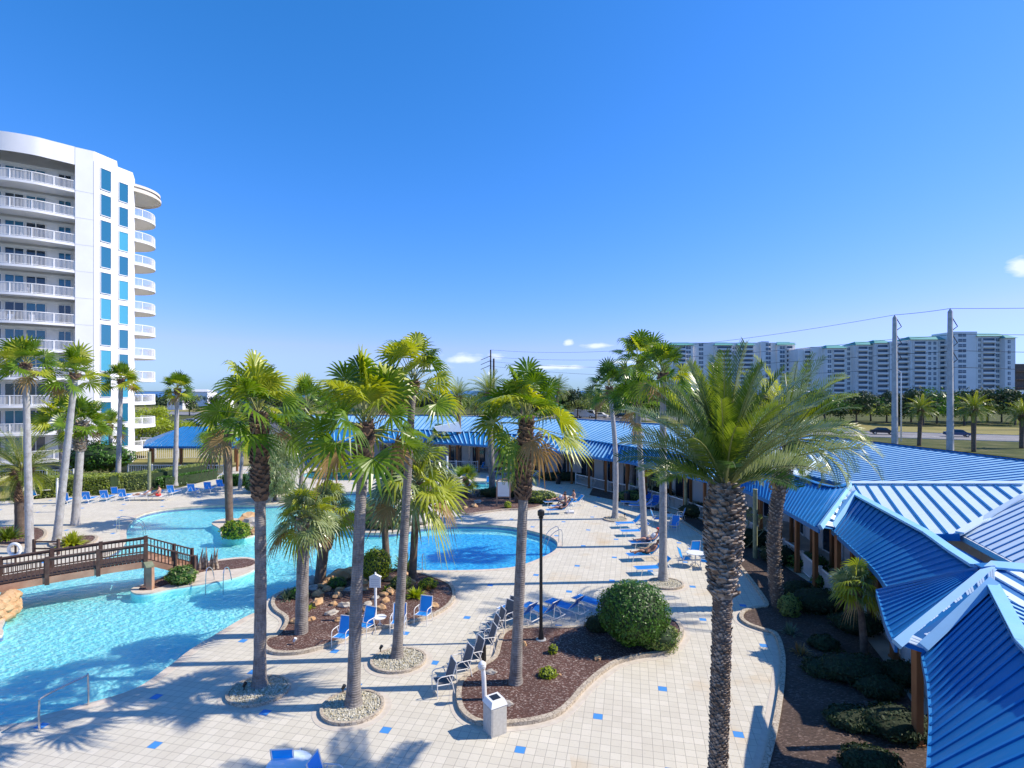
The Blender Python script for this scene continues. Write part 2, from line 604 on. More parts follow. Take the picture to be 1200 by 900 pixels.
M['trunk_grey'] = None
def palmtrunk(name, a, b_, c, rings=14):
    m, t, b = newmat(name, a, .9)
    tcn = t.node('ShaderNodeTexCoord').outputs['Object']
    s_ = t.node('ShaderNodeSeparateXYZ', {0: tcn})
    z = t.m('ADD', t.m('MULTIPLY', s_.outputs[2], rings * 3.2), t.m('MULTIPLY', t.noise(tcn, 2.5, 3), 5))
    w = t.m('ABSOLUTE', t.m('SINE', z))
    col = t.ramp(t.noise(tcn, 3, 6, .7), [(.3, a), (.5, b_), (.75, c)])
    st = t.node('ShaderNodeMapping', {'Vector': tcn, 'Scale': (14, 14, 1.4)})
    col = t.mix(t.ramp(t.noise(st.outputs[0], 1.6, 4), [(.5, (0, 0, 0)), (.68, (.6, .6, .6))]), col, a)
    col = t.mix(t.m('MULTIPLY', t.m('LESS_THAN', w, .22), .28), col, a)
    t.set(b.inputs['Base Color'], col)
    t.set(b.inputs['Normal'], t.node('ShaderNodeBump', {'Strength': .6, 'Distance': .02, 'Height': t.m('ADD', w, t.noise(st.outputs[0], 2, 3))}))
    return m
M['trunk_grey'] = palmtrunk('grey_palm_trunk', (.11, .092, .08), (.24, .215, .195), (.36, .33, .30))
M['trunk_pale'] = palmtrunk('pale_palm_trunk', (.25, .235, .22), (.40, .385, .37), (.5, .485, .47))
M['trunk_brown'] = palmtrunk('brown_palm_trunk', (.08, .055, .04), (.16, .115, .085), (.26, .2, .15), 20)
M['boot'] = mat_var('palm_boot', (.09, .05, .032), (.25, .16, .10), 5, .9, .3, 20)
M['boot_pale'] = mat_var('weathered_boot', (.15, .10, .065), (.42, .35, .28), 6, .9, .3, 20, lo=.4, hi=.62)
M['frond'] = leaf_mat('palm_frond', (.045, .11, .006), (.17, .27, .02), .32, .3, 2.5)
M['frond_yellow'] = leaf_mat('yellow_palm_frond', (.24, .30, .015), (.42, .44, .05), .34, .36, 2.5)
M['frond_dark'] = leaf_mat('dark_palm_frond', (.03, .08, .012), (.07, .14, .02), .22, .4)
M['frond_dead'] = leaf_mat('dry_palm_frond', (.25, .15, .05), (.36, .24, .1), .25, .7)
M['frond_silver'] = leaf_mat('silvery_frond', (.11, .17, .04), (.34, .38, .18), .2, .22, 3)
M['frond_mid'] = leaf_mat('date_frond', (.06, .12, .012), (.19, .25, .03), .25, .33, 3)
M['petiole'] = leaf_mat('leaf_stalk', (.22, .24, .06), (.34, .34, .12), .1, .4)
M['leaf'] = leaf_mat('glossy_leaf', (.03, .10, .008), (.08, .19, .015), .22, .42, 3)
M['leaf_olive'] = leaf_mat('olive_leaf', (.16, .22, .05), (.30, .35, .10), .35, .5, 3)
M['leaf_yellow'] = leaf_mat('yellow_green_leaf', (.24, .32, .015), (.38, .44, .04), .4, .45, 3)
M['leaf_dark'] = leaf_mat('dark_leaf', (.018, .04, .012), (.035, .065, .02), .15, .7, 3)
M['leaf_blue'] = leaf_mat('grey_green_leaf', (.07, .12, .07), (.15, .2, .12), .25, .5, 2)
M['twig'] = newmat('leaf_core', (.02, .03, .01), .95)[0]
M['bark'] = mat_var('bark', (.07, .055, .045), (.14, .115, .095), 5, .9, .4, 20)
M['rock'] = mat_var('tan_rock', (.40, .22, .10), (.58, .40, .22), 2.2, .85, .6, 9)
M['rock_grey'] = mat_var('grey_rock', (.3, .27, .23), (.5, .46, .4), 2.2, .85, .6, 9)
M['sling'] = leaf_mat('blue_sling', (.03, .23, .68), (.05, .28, .76), .35, .55)
M['sling_deep'] = leaf_mat('deep_blue_sling', (.012, .09, .40), (.02, .12, .46), .08, .6)
M['sling_grey'] = mat_var('grey_sling', (.10, .105, .115), (.14, .145, .155), 20, .7)
M['frame'] = newmat('white_aluminium', (.72, .70, .66), .35)[0]
M['steel'] = newmat('brushed_steel', (.6, .6, .6), .25, .9)[0]
M['black'] = newmat('black_metal', (.015, .016, .017), .4)[0]
M['bin'] = mat_var('grey_bin', (.44, .42, .38), (.52, .5, .46), 12, .7)
M['plastic_white'] = newmat('white_plastic', (.75, .75, .73), .4)[0]
M['galv'] = mat_var('concrete_pole', (.42, .41, .39), (.55, .54, .52), 1.5, .8)
M['skin1'] = newmat('fair_skin', (.52, .27, .18), .5)[0]
M['skin2'] = newmat('tan_skin', (.36, .17, .10), .5)[0]
M['hair'] = newmat('brown_hair', (.04, .022, .014), .6)[0]
M['red'] = newmat('red_cloth', (.55, .03, .03), .7)[0]
M['navy'] = newmat('navy_cloth', (.02, .03, .10), .7)[0]
M['cloth_white'] = newmat('white_cloth', (.75, .75, .75), .8)[0]
M['cloth_dark'] = newmat('dark_cloth', (.03, .03, .035), .8)[0]
M['car_white'] = newmat('white_car_paint', (.7, .7, .7), .15)[0]
M['car_dark'] = newmat('dark_car_paint', (.02, .03, .05), .15)[0]
M['car_blue'] = newmat('blue_car_paint', (.03, .07, .16), .15)[0]
M['car_red'] = newmat('red_car_paint', (.3, .03, .03), .15)[0]
M['car_silver'] = newmat('silver_car_paint', (.4, .42, .45), .2, .4)[0]
M['tyre'] = newmat('tyre', (.02, .02, .02), .8)[0]

# ---------------------------------------------------------------- pools, deck and ground
def px(l):
    return [V2(*p) for p in l]

POOL = smooth(px([(0, 850), (50, 838), (100, 825), (160, 806), (200, 779), (222, 762), (253, 743), (287, 723), (305, 716), (318, 711), (322, 703), (335, 695), (363, 686), (387, 678), (407, 670), (430, 668), (460, 667), (487, 668), (547, 668), (597, 665), (623, 658), (647, 647), (653, 640), (652, 634), (645, 629), (630, 624), (597, 617), (547, 614.5), (500, 617), (478, 621), (455, 624), (425, 624), (408, 620), (404, 611), (415, 604), (440, 600), (458, 597), (463, 590), (460, 581), (445, 577), (403, 577), (385, 580), (365, 586), (335, 590), (299, 592), (260, 592), (220, 594), (190, 597), (165, 603), (153, 612), (148, 622), (148, 632), (138, 643), (110, 656), (60, 668), (0, 682)])[0:] + [(-24.5, 24.5), (-22.6, 23.4)] + px([(4, 699), (8, 706), (8, 718), (2, 733), (-8, 746)]) + [(-23.0, 19.8), (-27, 17), (-26, 14.5), (-20, 14.6)], True, 4)
ISL_MAIN = smooth(px([(153, 692), (158, 688), (175, 683), (200, 672), (228, 661), (255, 656), (283, 653), (298, 655), (303, 661), (299, 667), (283, 674), (260, 680), (227, 686), (200, 690), (177, 695), (160, 696)]), True, 5)
ISL_PALM = smooth(px([(248, 613), (258, 620), (260, 629), (279, 631), (299, 627), (303, 618), (299, 612), (282, 608), (262, 608)]), True, 5)
POOL_UP = smooth(px([(353, 556), (362, 552), (385, 549.5), (420, 549), (440, 551), (448, 555), (446, 560), (425, 562.5), (395, 563), (365, 561)]), True, 5)
POOL_KID = smooth(px([(527, 569), (540, 565), (570, 564), (600, 566), (604, 571), (596, 575), (560, 575), (532, 574)]), True, 5)
WZ = -.13

DECK = [(-52, 2), (7.5, 2), (8.5, 9), (10.2, 13), (12.5, 18), (15, 25), (15.4, 31), (16, 37), (13.5, 43), (10.5, 48), (6, 55), (-3, 62), (-11, 69), (-28, 69)] + px([(275, 547), (262, 552), (252, 561), (212, 571), (140, 579), (90, 581), (30, 586), (-30, 589)]) + [(-52, 45)]
mb = MB()
mb.prism(DECK, None, 0, 0, holes=[POOL, POOL_UP, POOL_KID])
mb.prism(ISL_MAIN, -.05, .02, 1)
mb.prism(ISL_PALM, -.05, .02, 1)
mb.prism(ISL_MAIN, -.42, -.05, 2)
mb.prism(ISL_PALM, -.42, -.05, 2)
struct(mb.build('pool_deck', [M['paving'], M['coping'], M['pool_floor'], M['pool_deep']]))
mb = MB()
HOLE = [(-48, 5), (6, 5), (11, 20), (12, 38), (4, 54), (-5, 60), (-27, 64), (-30, 50), (-48, 42)]
mb.prism([(-3000, -60), (3000, -60), (3000, 6000), (-3000, 6000)], None, -.06, 0, holes=[HOLE])
struct(mb.build('ground', [M['grass']]))

def pool(poly, depth, floor_m, islands=(), name='pool', deep=None):
    if area(poly) < 0:
        poly = poly[::-1]
    mb = MB()
    mb.prism(offset(poly, 0.0), None, -depth, 0)
    n = len(poly)
    zs = [0.0, -.16, -.30, -depth]
    for a in range(3):
        mb.add([(p[0], p[1], z) for z in (zs[a + 1], zs[a]) for p in poly], [((k + 1) % n, k, n + k, n + (k + 1) % n) for k in range(n)], [2, 1, 0][a])
    if deep:
        mb.prism(deep, None, -depth + .012, 3)
    struct(mb.build(name + '_basin', [floor_m, M['pool_tile'], M['coping'], M['pool_deep']]))
    mb = MB()
    mb.prism(poly, None, WZ, 0, holes=islands)
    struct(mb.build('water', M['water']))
    # coping flush with the deck, 4 mm proud
    mb = MB()
    ring(mb, poly, .32, -.02, .006)
    struct(mb.build('pool_coping', M['coping']))
DEEP = smooth(px([(487, 664), (547, 665), (597, 661), (620, 655), (642, 644), (647, 638), (642, 632), (625, 627), (597, 621), (547, 619), (500, 621), (480, 628), (470, 645), (474, 658)]), True, 3)
pool(POOL, .42, M['pool_floor'], [ISL_MAIN, ISL_PALM], 'lagoon_pool', DEEP)
pool(POOL_UP, .9, M['pool_floor'], (), 'upper_pool')
pool(POOL_KID, .6, M['pool_floor'], (), 'small_pool')

def surf(name, poly, z, mat, z0=None, kind='structure'):
    mb = MB()
    mb.prism(poly, z0, z, 0)
    o = mb.build(name, mat)
    o['kind'] = kind
    return o

# planted beds: a low mound of mulch inside a brick kerb
def bed(poly, mat, h=.09, kerb=True, name='mulch_bed', kw=.16):
    if area(poly) < 0:
        poly = poly[::-1]
    bm = bmesh.new()
    inner = [offset(poly, d) for d in (0, .35)]
    mb = MB()
    n = len(poly)
    mb.add([(p[0], p[1], .004) for p in poly] + [(p[0], p[1], h) for p in poly], [(k, (k + 1) % n, n + (k + 1) % n, n + k) for k in range(n)])
    mb.prism(poly, None, h)
    o = mb.build(name, mat)
    # subdivide and mound
    struct(o)
    if kerb:
        k_ = MB()
        ring(k_, poly, kw, -.03, h + .03)
        struct(k_.build('kerb', M['curb']))
        k_ = MB()
        ring(k_, offset(poly, -kw), .22, -.03, .008)
        struct(k_.build('paving_border', M['apron']))
    return o
BED_PALM = smooth(px([(541, 812), (543, 830), (553, 842), (569, 848), (592, 848), (623, 845), (650, 837), (667, 823), (680, 808), (700, 790), (720, 777), (746, 770), (778, 764), (794, 750), (796, 738), (785, 728), (755, 724), (715, 728), (687, 736), (667, 739), (630, 738.5), (600, 741), (592, 746), (588, 757), (583, 773), (566, 785), (547, 798)]), True, 4)
bed(BED_PALM, M['mulch'])
BED_ROCK = smooth(px([(313, 759), (315, 751), (327, 747), (338, 733), (337, 724), (326, 716), (322, 708), (326, 700), (338, 694), (364, 687), (388, 680), (408, 672), (432, 670), (460, 670), (486, 673), (510, 680), (526, 688), (530, 700), (522, 712), (505, 722), (487, 728), (460, 734), (425, 740), (400, 751), (383, 757), (362, 763), (342, 766), (323, 765)]), True, 4)
bed(BED_ROCK, M['mulch'])
BED_SIGN = smooth(px([(487, 575), (500, 571), (520, 570), (545, 574), (575, 575), (606, 572), (625, 577), (640, 585), (634, 593), (620, 597), (590, 598), (565, 601), (545, 603), (533, 597), (518, 590), (498, 583)]), True, 4)
bed(BED_SIGN, M['mulch'])
RB = [(866, 960), (884, 930), (897, 900), (905, 870), (912, 835), (917, 797), (917, 768), (909, 745), (893, 739), (877, 733), (869, 726), (872, 718), (886, 714), (899, 711), (890, 695), (876, 676), (858, 655), (836, 636), (805, 615), (778, 598), (752, 594), (732, 592), (729, 584), (745, 574), (700, 562)]
RBW = smooth(px(RB[:2]) + px(RB[2:]), False, 4)
BED_RIGHT = RBW + [(7.0, 49), (9, 46.5), (11.0, 43), (14.2, 38.5), (14.6, 31), (14.6, 24.5), (12.7, 18), (11.0, 13.5), (9.0, 9), (8, 5), (5.0, 5)]
bed(BED_RIGHT, M['mulch_dark'], .06, False)
kb = MB()
band(kb, RBW, .16, -.03, .11)
struct(kb.build('kerb', M['curb']))
kb = MB()
band(kb, offset(RBW, .2, False), .24, -.03, .008)
struct(kb.build('paving_border', M['apron']))
mb = MB()
mb.prism(smooth(px([(163, 692), (170, 686), (190, 679), (228, 664), (257, 658.5), (285, 655.5), (298, 658), (297, 662), (283, 666), (262, 668), (240, 670), (222, 676), (200, 684), (178, 691)]), True, 4), .01, .06)
struct(mb.build('mulch_bed', M['mulch']))
LEFT_BED = smooth([V2(*p) for p in [(-20, 636), (10, 641), (35, 638), (50, 630), (48, 622), (25, 619), (-20, 622)]], True, 4)
bed(LEFT_BED, M['mulch'])
LEFT_BED2 = smooth([V2(*p) for p in [(62, 640), (90, 643), (108, 636), (110, 630), (95, 630), (70, 632)]], True, 4)
bed(LEFT_BED2, M['mulch'])
BED_ROW = smooth(px([(372, 545), (460, 545), (478, 549), (460, 553), (375, 547.8)]), True, 3)

def gravel_ring(c, rx, ry, ang=0):
    C = P(*c)
    poly = [(C.x + rx * math.cos(t) * math.cos(ang) - ry * math.sin(t) * math.sin(ang), C.y + rx * math.cos(t) * math.sin(ang) + ry * math.sin(t) * math.cos(ang)) for t in [2 * math.pi * k / 32 for k in range(32)]]
    o = bed(poly, M['gravel'], .07, True, 'gravel_bed', .09)
    mb = MB()
    rnd = random.Random(int(c[0]))
    n = 900 if c[1] > 760 else 200
    for _ in range(n):
        t, r_ = rnd.random() * 6.283, math.sqrt(rnd.random()) * .97
        s_ = rnd.uniform(.022, .045)
        x = C.x + (rx * r_ * math.cos(t)) * math.cos(ang) - (ry * r_ * math.sin(t)) * math.sin(ang)
        y = C.y + (rx * r_ * math.cos(t)) * math.sin(ang) + (ry * r_ * math.sin(t)) * math.cos(ang)
        e = Matrix.Rotation(rnd.random() * 6, 3, Vector((rnd.random(), rnd.random(), rnd.random() + .1)).normalized())
        vs_ = [Vector((x, y, .08)) + e @ (Vector(v) * s_ * rnd.uniform(.7, 1.2)) for v in ((1, 0, 0), (0, 1, 0), (-1, 0, 0), (0, -1, 0), (0, 0, .7), (0, 0, -.7))]
        mb.add(vs_, [(0, 1, 4), (1, 2, 4), (2, 3, 4), (3, 0, 4), (1, 0, 5), (2, 1, 5), (3, 2, 5), (0, 3, 5)])
    o = mb.build('loose_gravel', M['stone'])
    tag(o, 'pale gravel pebbles inside a round kerbed palm bed on the pool deck', 'gravel', None, 'stuff')
for c, rx, ry in [((303, 811), .86, .78), ((413, 830), .84, .80), ((467, 775), .88, .80), ((721, 609), .78, .72), ((757, 640), .72, .66), ((780, 685), .78, .7)]:
    gravel_ring(c, rx, ry)

# lawns, road, parking behind
surf('lawn', [(-140, 47), (-45.2, 47)] + px([(0, 584), (30, 582), (100, 575)]) + [(-50, 60), (-140, 66)], -.04, M['lawn'])
surf('lawn', px([(150, 546), (300, 544), (300, 527), (130, 527)]), -.035, M['lawn'])
surf('walkway_floor', [(9, 2), (20, 2), (24, 20), (24, 40), (14, 56), (2, 68), (-12, 74), (-30, 74), (-30, 69), (-11, 69), (-3, 62), (6, 55), (10.5, 48), (13.5, 43), (16, 37), (15.4, 31), (15, 25), (12.5, 18), (10.2, 13)][::-1], .012, M['path'], -.1)
# highway: direction taken from its kerb in the photograph
rp, rd = Vector((102, 103.5)), Vector((-27.4, 13.4)).normalized()
rn = Vector((-rd.y, rd.x)) * -1
def road_strip(name, a, b, z, mat, t0=-120, t1=420, kind='structure'):
    q = [rp + rd * t0 + rn * a, rp + rd * t1 + rn * a, rp + rd * t1 + rn * b, rp + rd * t0 + rn * b]
    mb = MB()
    mb.prism([tuple(v) for v in q], None, z)
    return struct(mb.build(name, mat))
if (rn.x * 0 + rn.y * 1) < 0:
    rn = -rn
road_strip('road', -7, 10, -.04, M['road'])
road_strip('road_marking', -.12, .12, -.034, M['line_white'])
road_strip('road_marking', 9.4, 9.6, -.034, M['line_white'])
road_strip('road_marking', -6.6, -6.4, -.034, M['line_white'])
road_strip('lawn', 13, 42, -.045, M['lawn'])
for a in (-7.2, 10.0):
    mb = MB()
    p0, p1 = rp + rd * -120 + rn * (a + .1), rp + rd * 420 + rn * (a + .1)
    mb.bar((*p0, 0), (*p1, 0), .2, .14)
    struct(mb.build('kerb', M['concrete']))
surf('parking_lot', [(-105, 112), (-48, 104), (-30, 150), (-62, 215), (-110, 210)], -.04, M['asphalt'])
mb = MB()
for k in range(16):
    mb.bar((-92 + k * 3.0, 146, -.03), (-91 + k * 3.0, 151, -.03), .12, .006)
    mb.bar((-82 + k * 2.8, 122, -.03), (-81 + k * 2.8, 127, -.03), .12, .006)
struct(mb.build('parking_marking', M['line_white']))
surf('parking_lot', [(-30, 160), (60, 172), (58, 205), (-34, 195)], -.038, M['road'])
surf('sea', [(-1500, 700), (2600, 700), (2900, 5900), (-2900, 5900)], -.03, M['sea'])

# ---------------------------------------------------------------- blue-roofed buildings and covered walkway
def lerp(a, b, t):
    return a + (b - a) * t

def resample(pts, n):
    pts = [Vector(p) for p in pts]
    L = [0]
    for i in range(1, len(pts)):
        L.append(L[-1] + (pts[i] - pts[i - 1]).length)
    out = []
    j = 0
    for k in range(n + 1):
        d = L[-1] * k / n
        while j < len(pts) - 2 and L[j + 1] < d:
            j += 1
        out.append(pts[j].lerp(pts[j + 1], (d - L[j]) / max(1e-9, L[j + 1] - L[j])))
    return out

def strip_roof(name, low, high, mat, trim, parent, sp=.42, rib=(.04, .042), thick=.10, fascia=.2, cap=True, seam=None):
    """standing-seam roof slope between an eave line and a ridge line"""
    Ln = sum((Vector(low[i + 1]) - Vector(low[i])).length for i in range(len(low) - 1))
    n = max(2, round(Ln / sp))
    a, b = resample(low, n), resample(high, n)
    mb = MB()
    vs_ = a + b + [p - Vector((0, 0, thick)) for p in a + b]
    m = n + 1
    fs = []
    for i in range(n):
        q = (i, i + 1, m + i + 1, m + i)
        fs.append(q)
        fs.append(tuple(2 * m + k for k in q[::-1]))
    nrm = (a[1] - a[0]).cross(b[0] - a[0])
    fs += [(0, m, 3 * m, 2 * m), (n, 2 * m + n, 3 * m + n, m + n)]
    mb.add(vs_, fs)
    rb = MB()
    for i in range(n + 1):
        dz = Vector((0, 0, rib[1] / 2))
        rb.bar(a[i] + dz, b[i] + dz, rib[0], rib[1])
    o = mb.build(name, mat, parent)
    rb.build('roof_seam', seam or (M['seam'] if mat == M['blue'] else M['blue']), o)
    tb, cb_ = MB(), MB()
    for i in range(n):
        c, d = a[i] - Vector((0, 0, fascia / 2 - .02)), a[i + 1] - Vector((0, 0, fascia / 2 - .02))
        e = (d - c).normalized() * .01
        tb.bar(c, d + e, .06, fascia)
        if cap:
            cb_.bar(b[i] + Vector((0, 0, .05)), b[i + 1] + Vector((0, 0, .05)) + e, .28, .05)
    tb.build('fascia', trim, parent)
    if cap:
        cb_.build('ridge_cap', trim, parent)
    return o

def plane_pts(p3, pts):
    """where the sight lines of pts meet the plane through p3"""
    o = Vector((0, 0, H))
    n = (p3[1] - p3[0]).cross(p3[2] - p3[0]).normalized()
    out = []
    for x, y in pts:
        d = Vector(((x - 600) / F, 1, -(y - HY) / F))
        t = n.dot(p3[0] - o) / n.dot(d)
        out.append(o + d * t)
    return out, n

def poly_roof(name, p3, pts, ribdir, mat, parent, sp=.45, rib=(.05, .07), ribmat=None, edge=None, edgem=None):
    V, n = plane_pts(p3, pts)
    if n.z < 0:
        n = -n
    mb = MB()
    k = len(V)
    tris = tessellate_polygon([V])
    mb.add(V + [v - n * .08 for v in V], [t for t in tris] + [tuple(k + i for i in t[::-1]) for t in tris] + [(i, (i + 1) % k, k + (i + 1) % k, k + i) for i in range(k)])
    o = mb.build(name, mat, parent)
    d = Vector(ribdir)
    d = (d - n * d.dot(n)).normalized()
    s_ = n.cross(d)
    vals = [v.dot(s_) for v in V]
    rb = MB()
    c = min(vals) + sp * .5
    while c < max(vals):
        hits = []
        for i in range(k):
            a, b = V[i], V[(i + 1) % k]
            va, vb = vals[i] - c, vals[(i + 1) % k] - c
            if va * vb < 0:
                hits.append(a.lerp(b, va / (va - vb)))
        hits.sort(key=lambda q: q.dot(d))
        for i in range(0, len(hits) - 1, 2):
            rb.bar(hits[i] + n * rib[1] / 2, hits[i + 1] + n * rib[1] / 2, rib[0], rib[1], up=n)
        c += sp
    rb.build('roof_seam', ribmat or mat, o)
    if edge:
        for i, j in edge:
            eb = MB()
            eb.bar(V[i] + n * .07, V[j] + n * .07, .3, .06, up=n)
            eb.build('ridge_cap', edgem, o)
    return V

def step_face(name, quad, parent, n=8):
    """step between two roof levels: blue backing with pale corrugated panels and barge boards"""
    A, B, C_, D = quad       # A-B upper edge, D-C lower edge (A low end, B apex)
    f = (B - A).cross(D - A).normalized()
    if f.dot(Vector((0, -1, .2))) < 0:
        f = -f
    mb = MB()
    mb.add([A + f * .08, B + f * .08, C_ + f * .08, D + f * .08], [(0, 1, 2, 3)])
    o = mb.build(name, M['blue'], parent)
    pb = MB()
    for i in range(n):
        t0, t1 = (i + .34) / n, (i + .98) / n
        for q in range(3):
            u0 = t0 + (t1 - t0) * q / 3
            u1 = t0 + (t1 - t0) * (q + .82) / 3
            qd = [A.lerp(B, u0).lerp(D.lerp(C_, u0), .12), A.lerp(B, u1).lerp(D.lerp(C_, u1), .12), A.lerp(B, u1).lerp(D.lerp(C_, u1), .86), A.lerp(B, u0).lerp(D.lerp(C_, u0), .86)]
            pb.add([v + f * .03 for v in qd] + [v + f * .13 for v in qd], [(4, 5, 6, 7), (0, 1, 5, 4), (2, 3, 7, 6), (1, 2, 6, 5), (3, 0, 4, 7)])
    pb.build('corrugated_panel', M['roof_pale'], o)
    bb = MB()
    bb.bar(A + f * .05 + Vector((0, 0, .02)), B + f * .05 + Vector((0, 0, .02)), .14, .22, up=f.cross(B - A))
    bb.build('barge_board', M['blue_trim'], parent)
    bb = MB()
    bb.bar(D + Vector((0, 0, .16)), C_ + Vector((0, 0, .16)), .20, .22, up=f.cross(B - A))
    bb.build('barge_board', M['blue_trim'], parent)

walk = thing('covered_walkway', 'long covered walkway with deep blue seamed metal roof curving along the right', 'walkway', (0, 0, 0))
EZ, RZ = 3.25, 4.4
n1 = [Vector((3.9, 5.2, EZ)), Vector((5.4, 7.0, EZ)), P(1088, 900, EZ), P(1091, 842, EZ), P(1088, 802, EZ), P(1081, 768, EZ)]
ap1 = P(1163.5, 689, 4.6)
r1 = [Vector((6.3, 4.0, 4.6)), Vector((7.9, 6.4, 4.6)), P(1200, 758, 4.6), ap1]
strip_roof('roof', n1, r1, M['blue'], M['blue'], walk, .36)
n1r = [p + Vector((2.4, -1.0, -1.1)) for p in r1]
strip_roof('roof', n1r[::-1], r1[::-1], M['blue_lit'], M['blue'], walk, .36)
mb = MB()
for a, b in zip(r1[:-1], r1[1:]):
    mb.bar(a + Vector((0, 0, .09)), b + Vector((0, 0, .09)), .26, .07)
mb.build('ridge_cap', M['blue_trim'], walk)
ap2 = P(1163.5, 664.6, 4.88)
e2 = [P(1050, 756, 3.36), P(1039, 732, 3.38), P(1027.6, 692, 3.4)]
strip_roof('roof', e2, [ap2, P(1157, 664.8, 4.87), P(1146, 666, 4.85)], M['blue'], M['blue'], walk, .36)
step_face('gable_step', (P(1050, 757, 3.36), ap2, ap1, P(1081, 767, 3.25)), walk, 8)
# slope of the raised section facing the near side
p3 = (ap2, P(1262, 673, 4.88), P(1250, 800, 3.7))
poly_roof('roof', p3, [(1163.5, 664.6), (1300, 676), (1300, 850), (1215, 775), (1163.5, 689)], (.15, -1, 0), M['blue'], walk, .5, (.22, .05), M['roof_pale'], [(0, 1)], M['blue_trim'])
e3 = [P(1040, 688, EZ), P(1030, 673, EZ), P(1017, 659, EZ), P(993, 637, EZ), P(975, 621, EZ)]
r3 = [P(1144, 666, RZ), P(1116, 648, RZ), P(1086.7, 626.7, RZ), P(1045, 604, RZ), P(1002.7, 581, RZ)]
strip_roof('roof', e3, r3, M['blue'], M['blue'], walk, .36)
r3b = [p + Vector((2.3, .4, -1.1)) for p in r3]
strip_roof('roof', r3b[::-1], r3[::-1], M['blue'], M['blue_trim'], walk, .36)
mb = MB()
for a, b in zip(r3[:-1], r3[1:]):
    mb.bar(a + Vector((0, 0, .08)), b + Vector((0, 0, .08)), .3, .08)
mb.build('ridge_cap', M['blue_trim'], walk)
ap4 = P(997, 568, 4.58)
e4 = [P(960, 620, 3.45), P(942, 610, 3.4), P(924, 600, 3.35), P(908, 590, 3.3), P(894, 583.6, 3.3), P(875, 575, 3.3), P(856, 568, 3.3)]
r4 = [ap4, P(978, 572, 4.5), P(960, 568, 4.45), P(936.6, 559.6, 4.45), P(913.5, 554, 4.45), P(894, 550, 4.45), P(860, 540, 4.45)]
strip_roof('roof', e4, r4, M['blue'], M['blue'], walk, .36)
step_face('gable_step', (P(960, 619, 3.5), ap4, P(1002.7, 581, RZ), P(975, 621, EZ)), walk, 7)
e5 = [P(847, 567, EZ), P(819, 561, EZ), P(780, 550.5, EZ), P(735, 541, EZ), P(705, 537, EZ), P(665, 530, EZ)]
r5 = [P(861, 541, 4.4), P(835, 538, 4.4), P(790, 532, 4.4), P(733, 523, 4.4), P(705, 518.5, 4.4), P(680, 515, 4.4)]
strip_roof('roof', e5, r5, M['blue'], M['blue'], walk, .55, (.09, .09), seam=M['blue_trim'])
step_face('gable_step', (P(846, 569, 3.35), P(864, 539, 4.6), P(862, 544, 4.4), P(853, 570, 3.25)), walk, 5)
e6 = [P(665, 530, EZ), P(620, 526, EZ), P(567, 522, EZ), P(532, 519.5, EZ)]
r6 = [P(680, 515, 4.4), P(630, 511, 4.4), P(567, 507, 4.4), P(523, 505.5, 4.4)]
strip_roof('roof', e6, r6, M['blue'], M['blue'], walk, .65, (.11, .10), seam=M['blue_trim'])
e7 = [P(532, 519.5, EZ), P(497, 518, EZ), P(430, 517, EZ), P(366, 516.5, EZ)]
r7 = [P(523, 505.5, 4.4), P(497, 504, 4.4), P(430, 503, 4.4), P(366, 502.6, 4.4)]
strip_roof('roof', e7, r7, M['blue'], M['blue'], walk, .7, (.11, .10), seam=M['blue_trim'])
# posts of the walkway
def inset(line, d):
    pts = [(p.x, p.y) for p in line]
    return [Vector((x, y, 0)) for x, y in offset(pts, d, False)]
post_mb = MB()
post_mb.box((0, 0, 1.6), (.19, .19, 3.2))
post_mb.box((0, 0, .05), (.26, .26, .1))
post_me = None
def walk_post(x, y, z=0, h=1.0):
    global post_me
    if post_me is None:
        o = post_mb.build('post', M['post'], walk)
        post_me = o.data
    else:
        o = bpy.data.objects.new('post', post_me)
        COL.objects.link(o)
        o.parent = walk
    o.location = (x, y, z)
allposts = []
for line, sp in ((n1, 2.3), (e2, 2.3), (e3, 2.3), (e4, 2.3), (e5, 2.6), (e6, 3.0), (e7, 3.6)):
    ins = inset(line, -.75)
    if (ins[0] - Vector((line[0].x, line[0].y, 0))).dot(Vector((1, .3, 0))) < 0:
        ins = inset(line, .75)
    Ln = sum((ins[i + 1] - ins[i]).length for i in range(len(ins) - 1))
    q = resample(ins, max(1, round(Ln / sp)))
    allposts += q[:-1]
    for p in q[:-1]:
        walk_post(p.x, p.y)
        walk_post(p.x + 2.3, p.y + .8)

# white picket railing following the posts
def rail_fence(name, pts, label, h=1.0, sp=.14, group=None, base=.0, picket=.03):
    t = thing(name, label, 'fence', (pts[0][0], pts[0][1], base), group)
    o0 = Vector((pts[0][0], pts[0][1], 0))
    q = [Vector((p[0], p[1], 0)) - o0 for p in pts]
    rb = MB()
    for a, b in zip(q[:-1], q[1:]):
        rb.bar(a + Vector((0, 0, h)), b + Vector((0, 0, h)), .06, .06)
        rb.bar(a + Vector((0, 0, .12)), b + Vector((0, 0, .12)), .05, .05)
    rb.build('rail', M['rail'], t)
    Ln = sum((q[i + 1] - q[i]).length for i in range(len(q) - 1))
    pk = MB()
    for p in resample(q, max(2, int(Ln / sp))):
        pk.box(p + Vector((0, 0, h / 2 + .05)), (picket, picket, h - .1))
    pk.build('picket_row', M['rail'], t)
    for p in resample(q, max(1, int(Ln / 2.4))):
        m_ = MB()
        m_.box((0, 0, h / 2 + .04), (.09, .09, h + .08))
        m_.box((0, 0, h + .1), (.12, .12, .04))
        m_.build('fence_post', M['rail'], t, loc=p)
    return t
fl = []
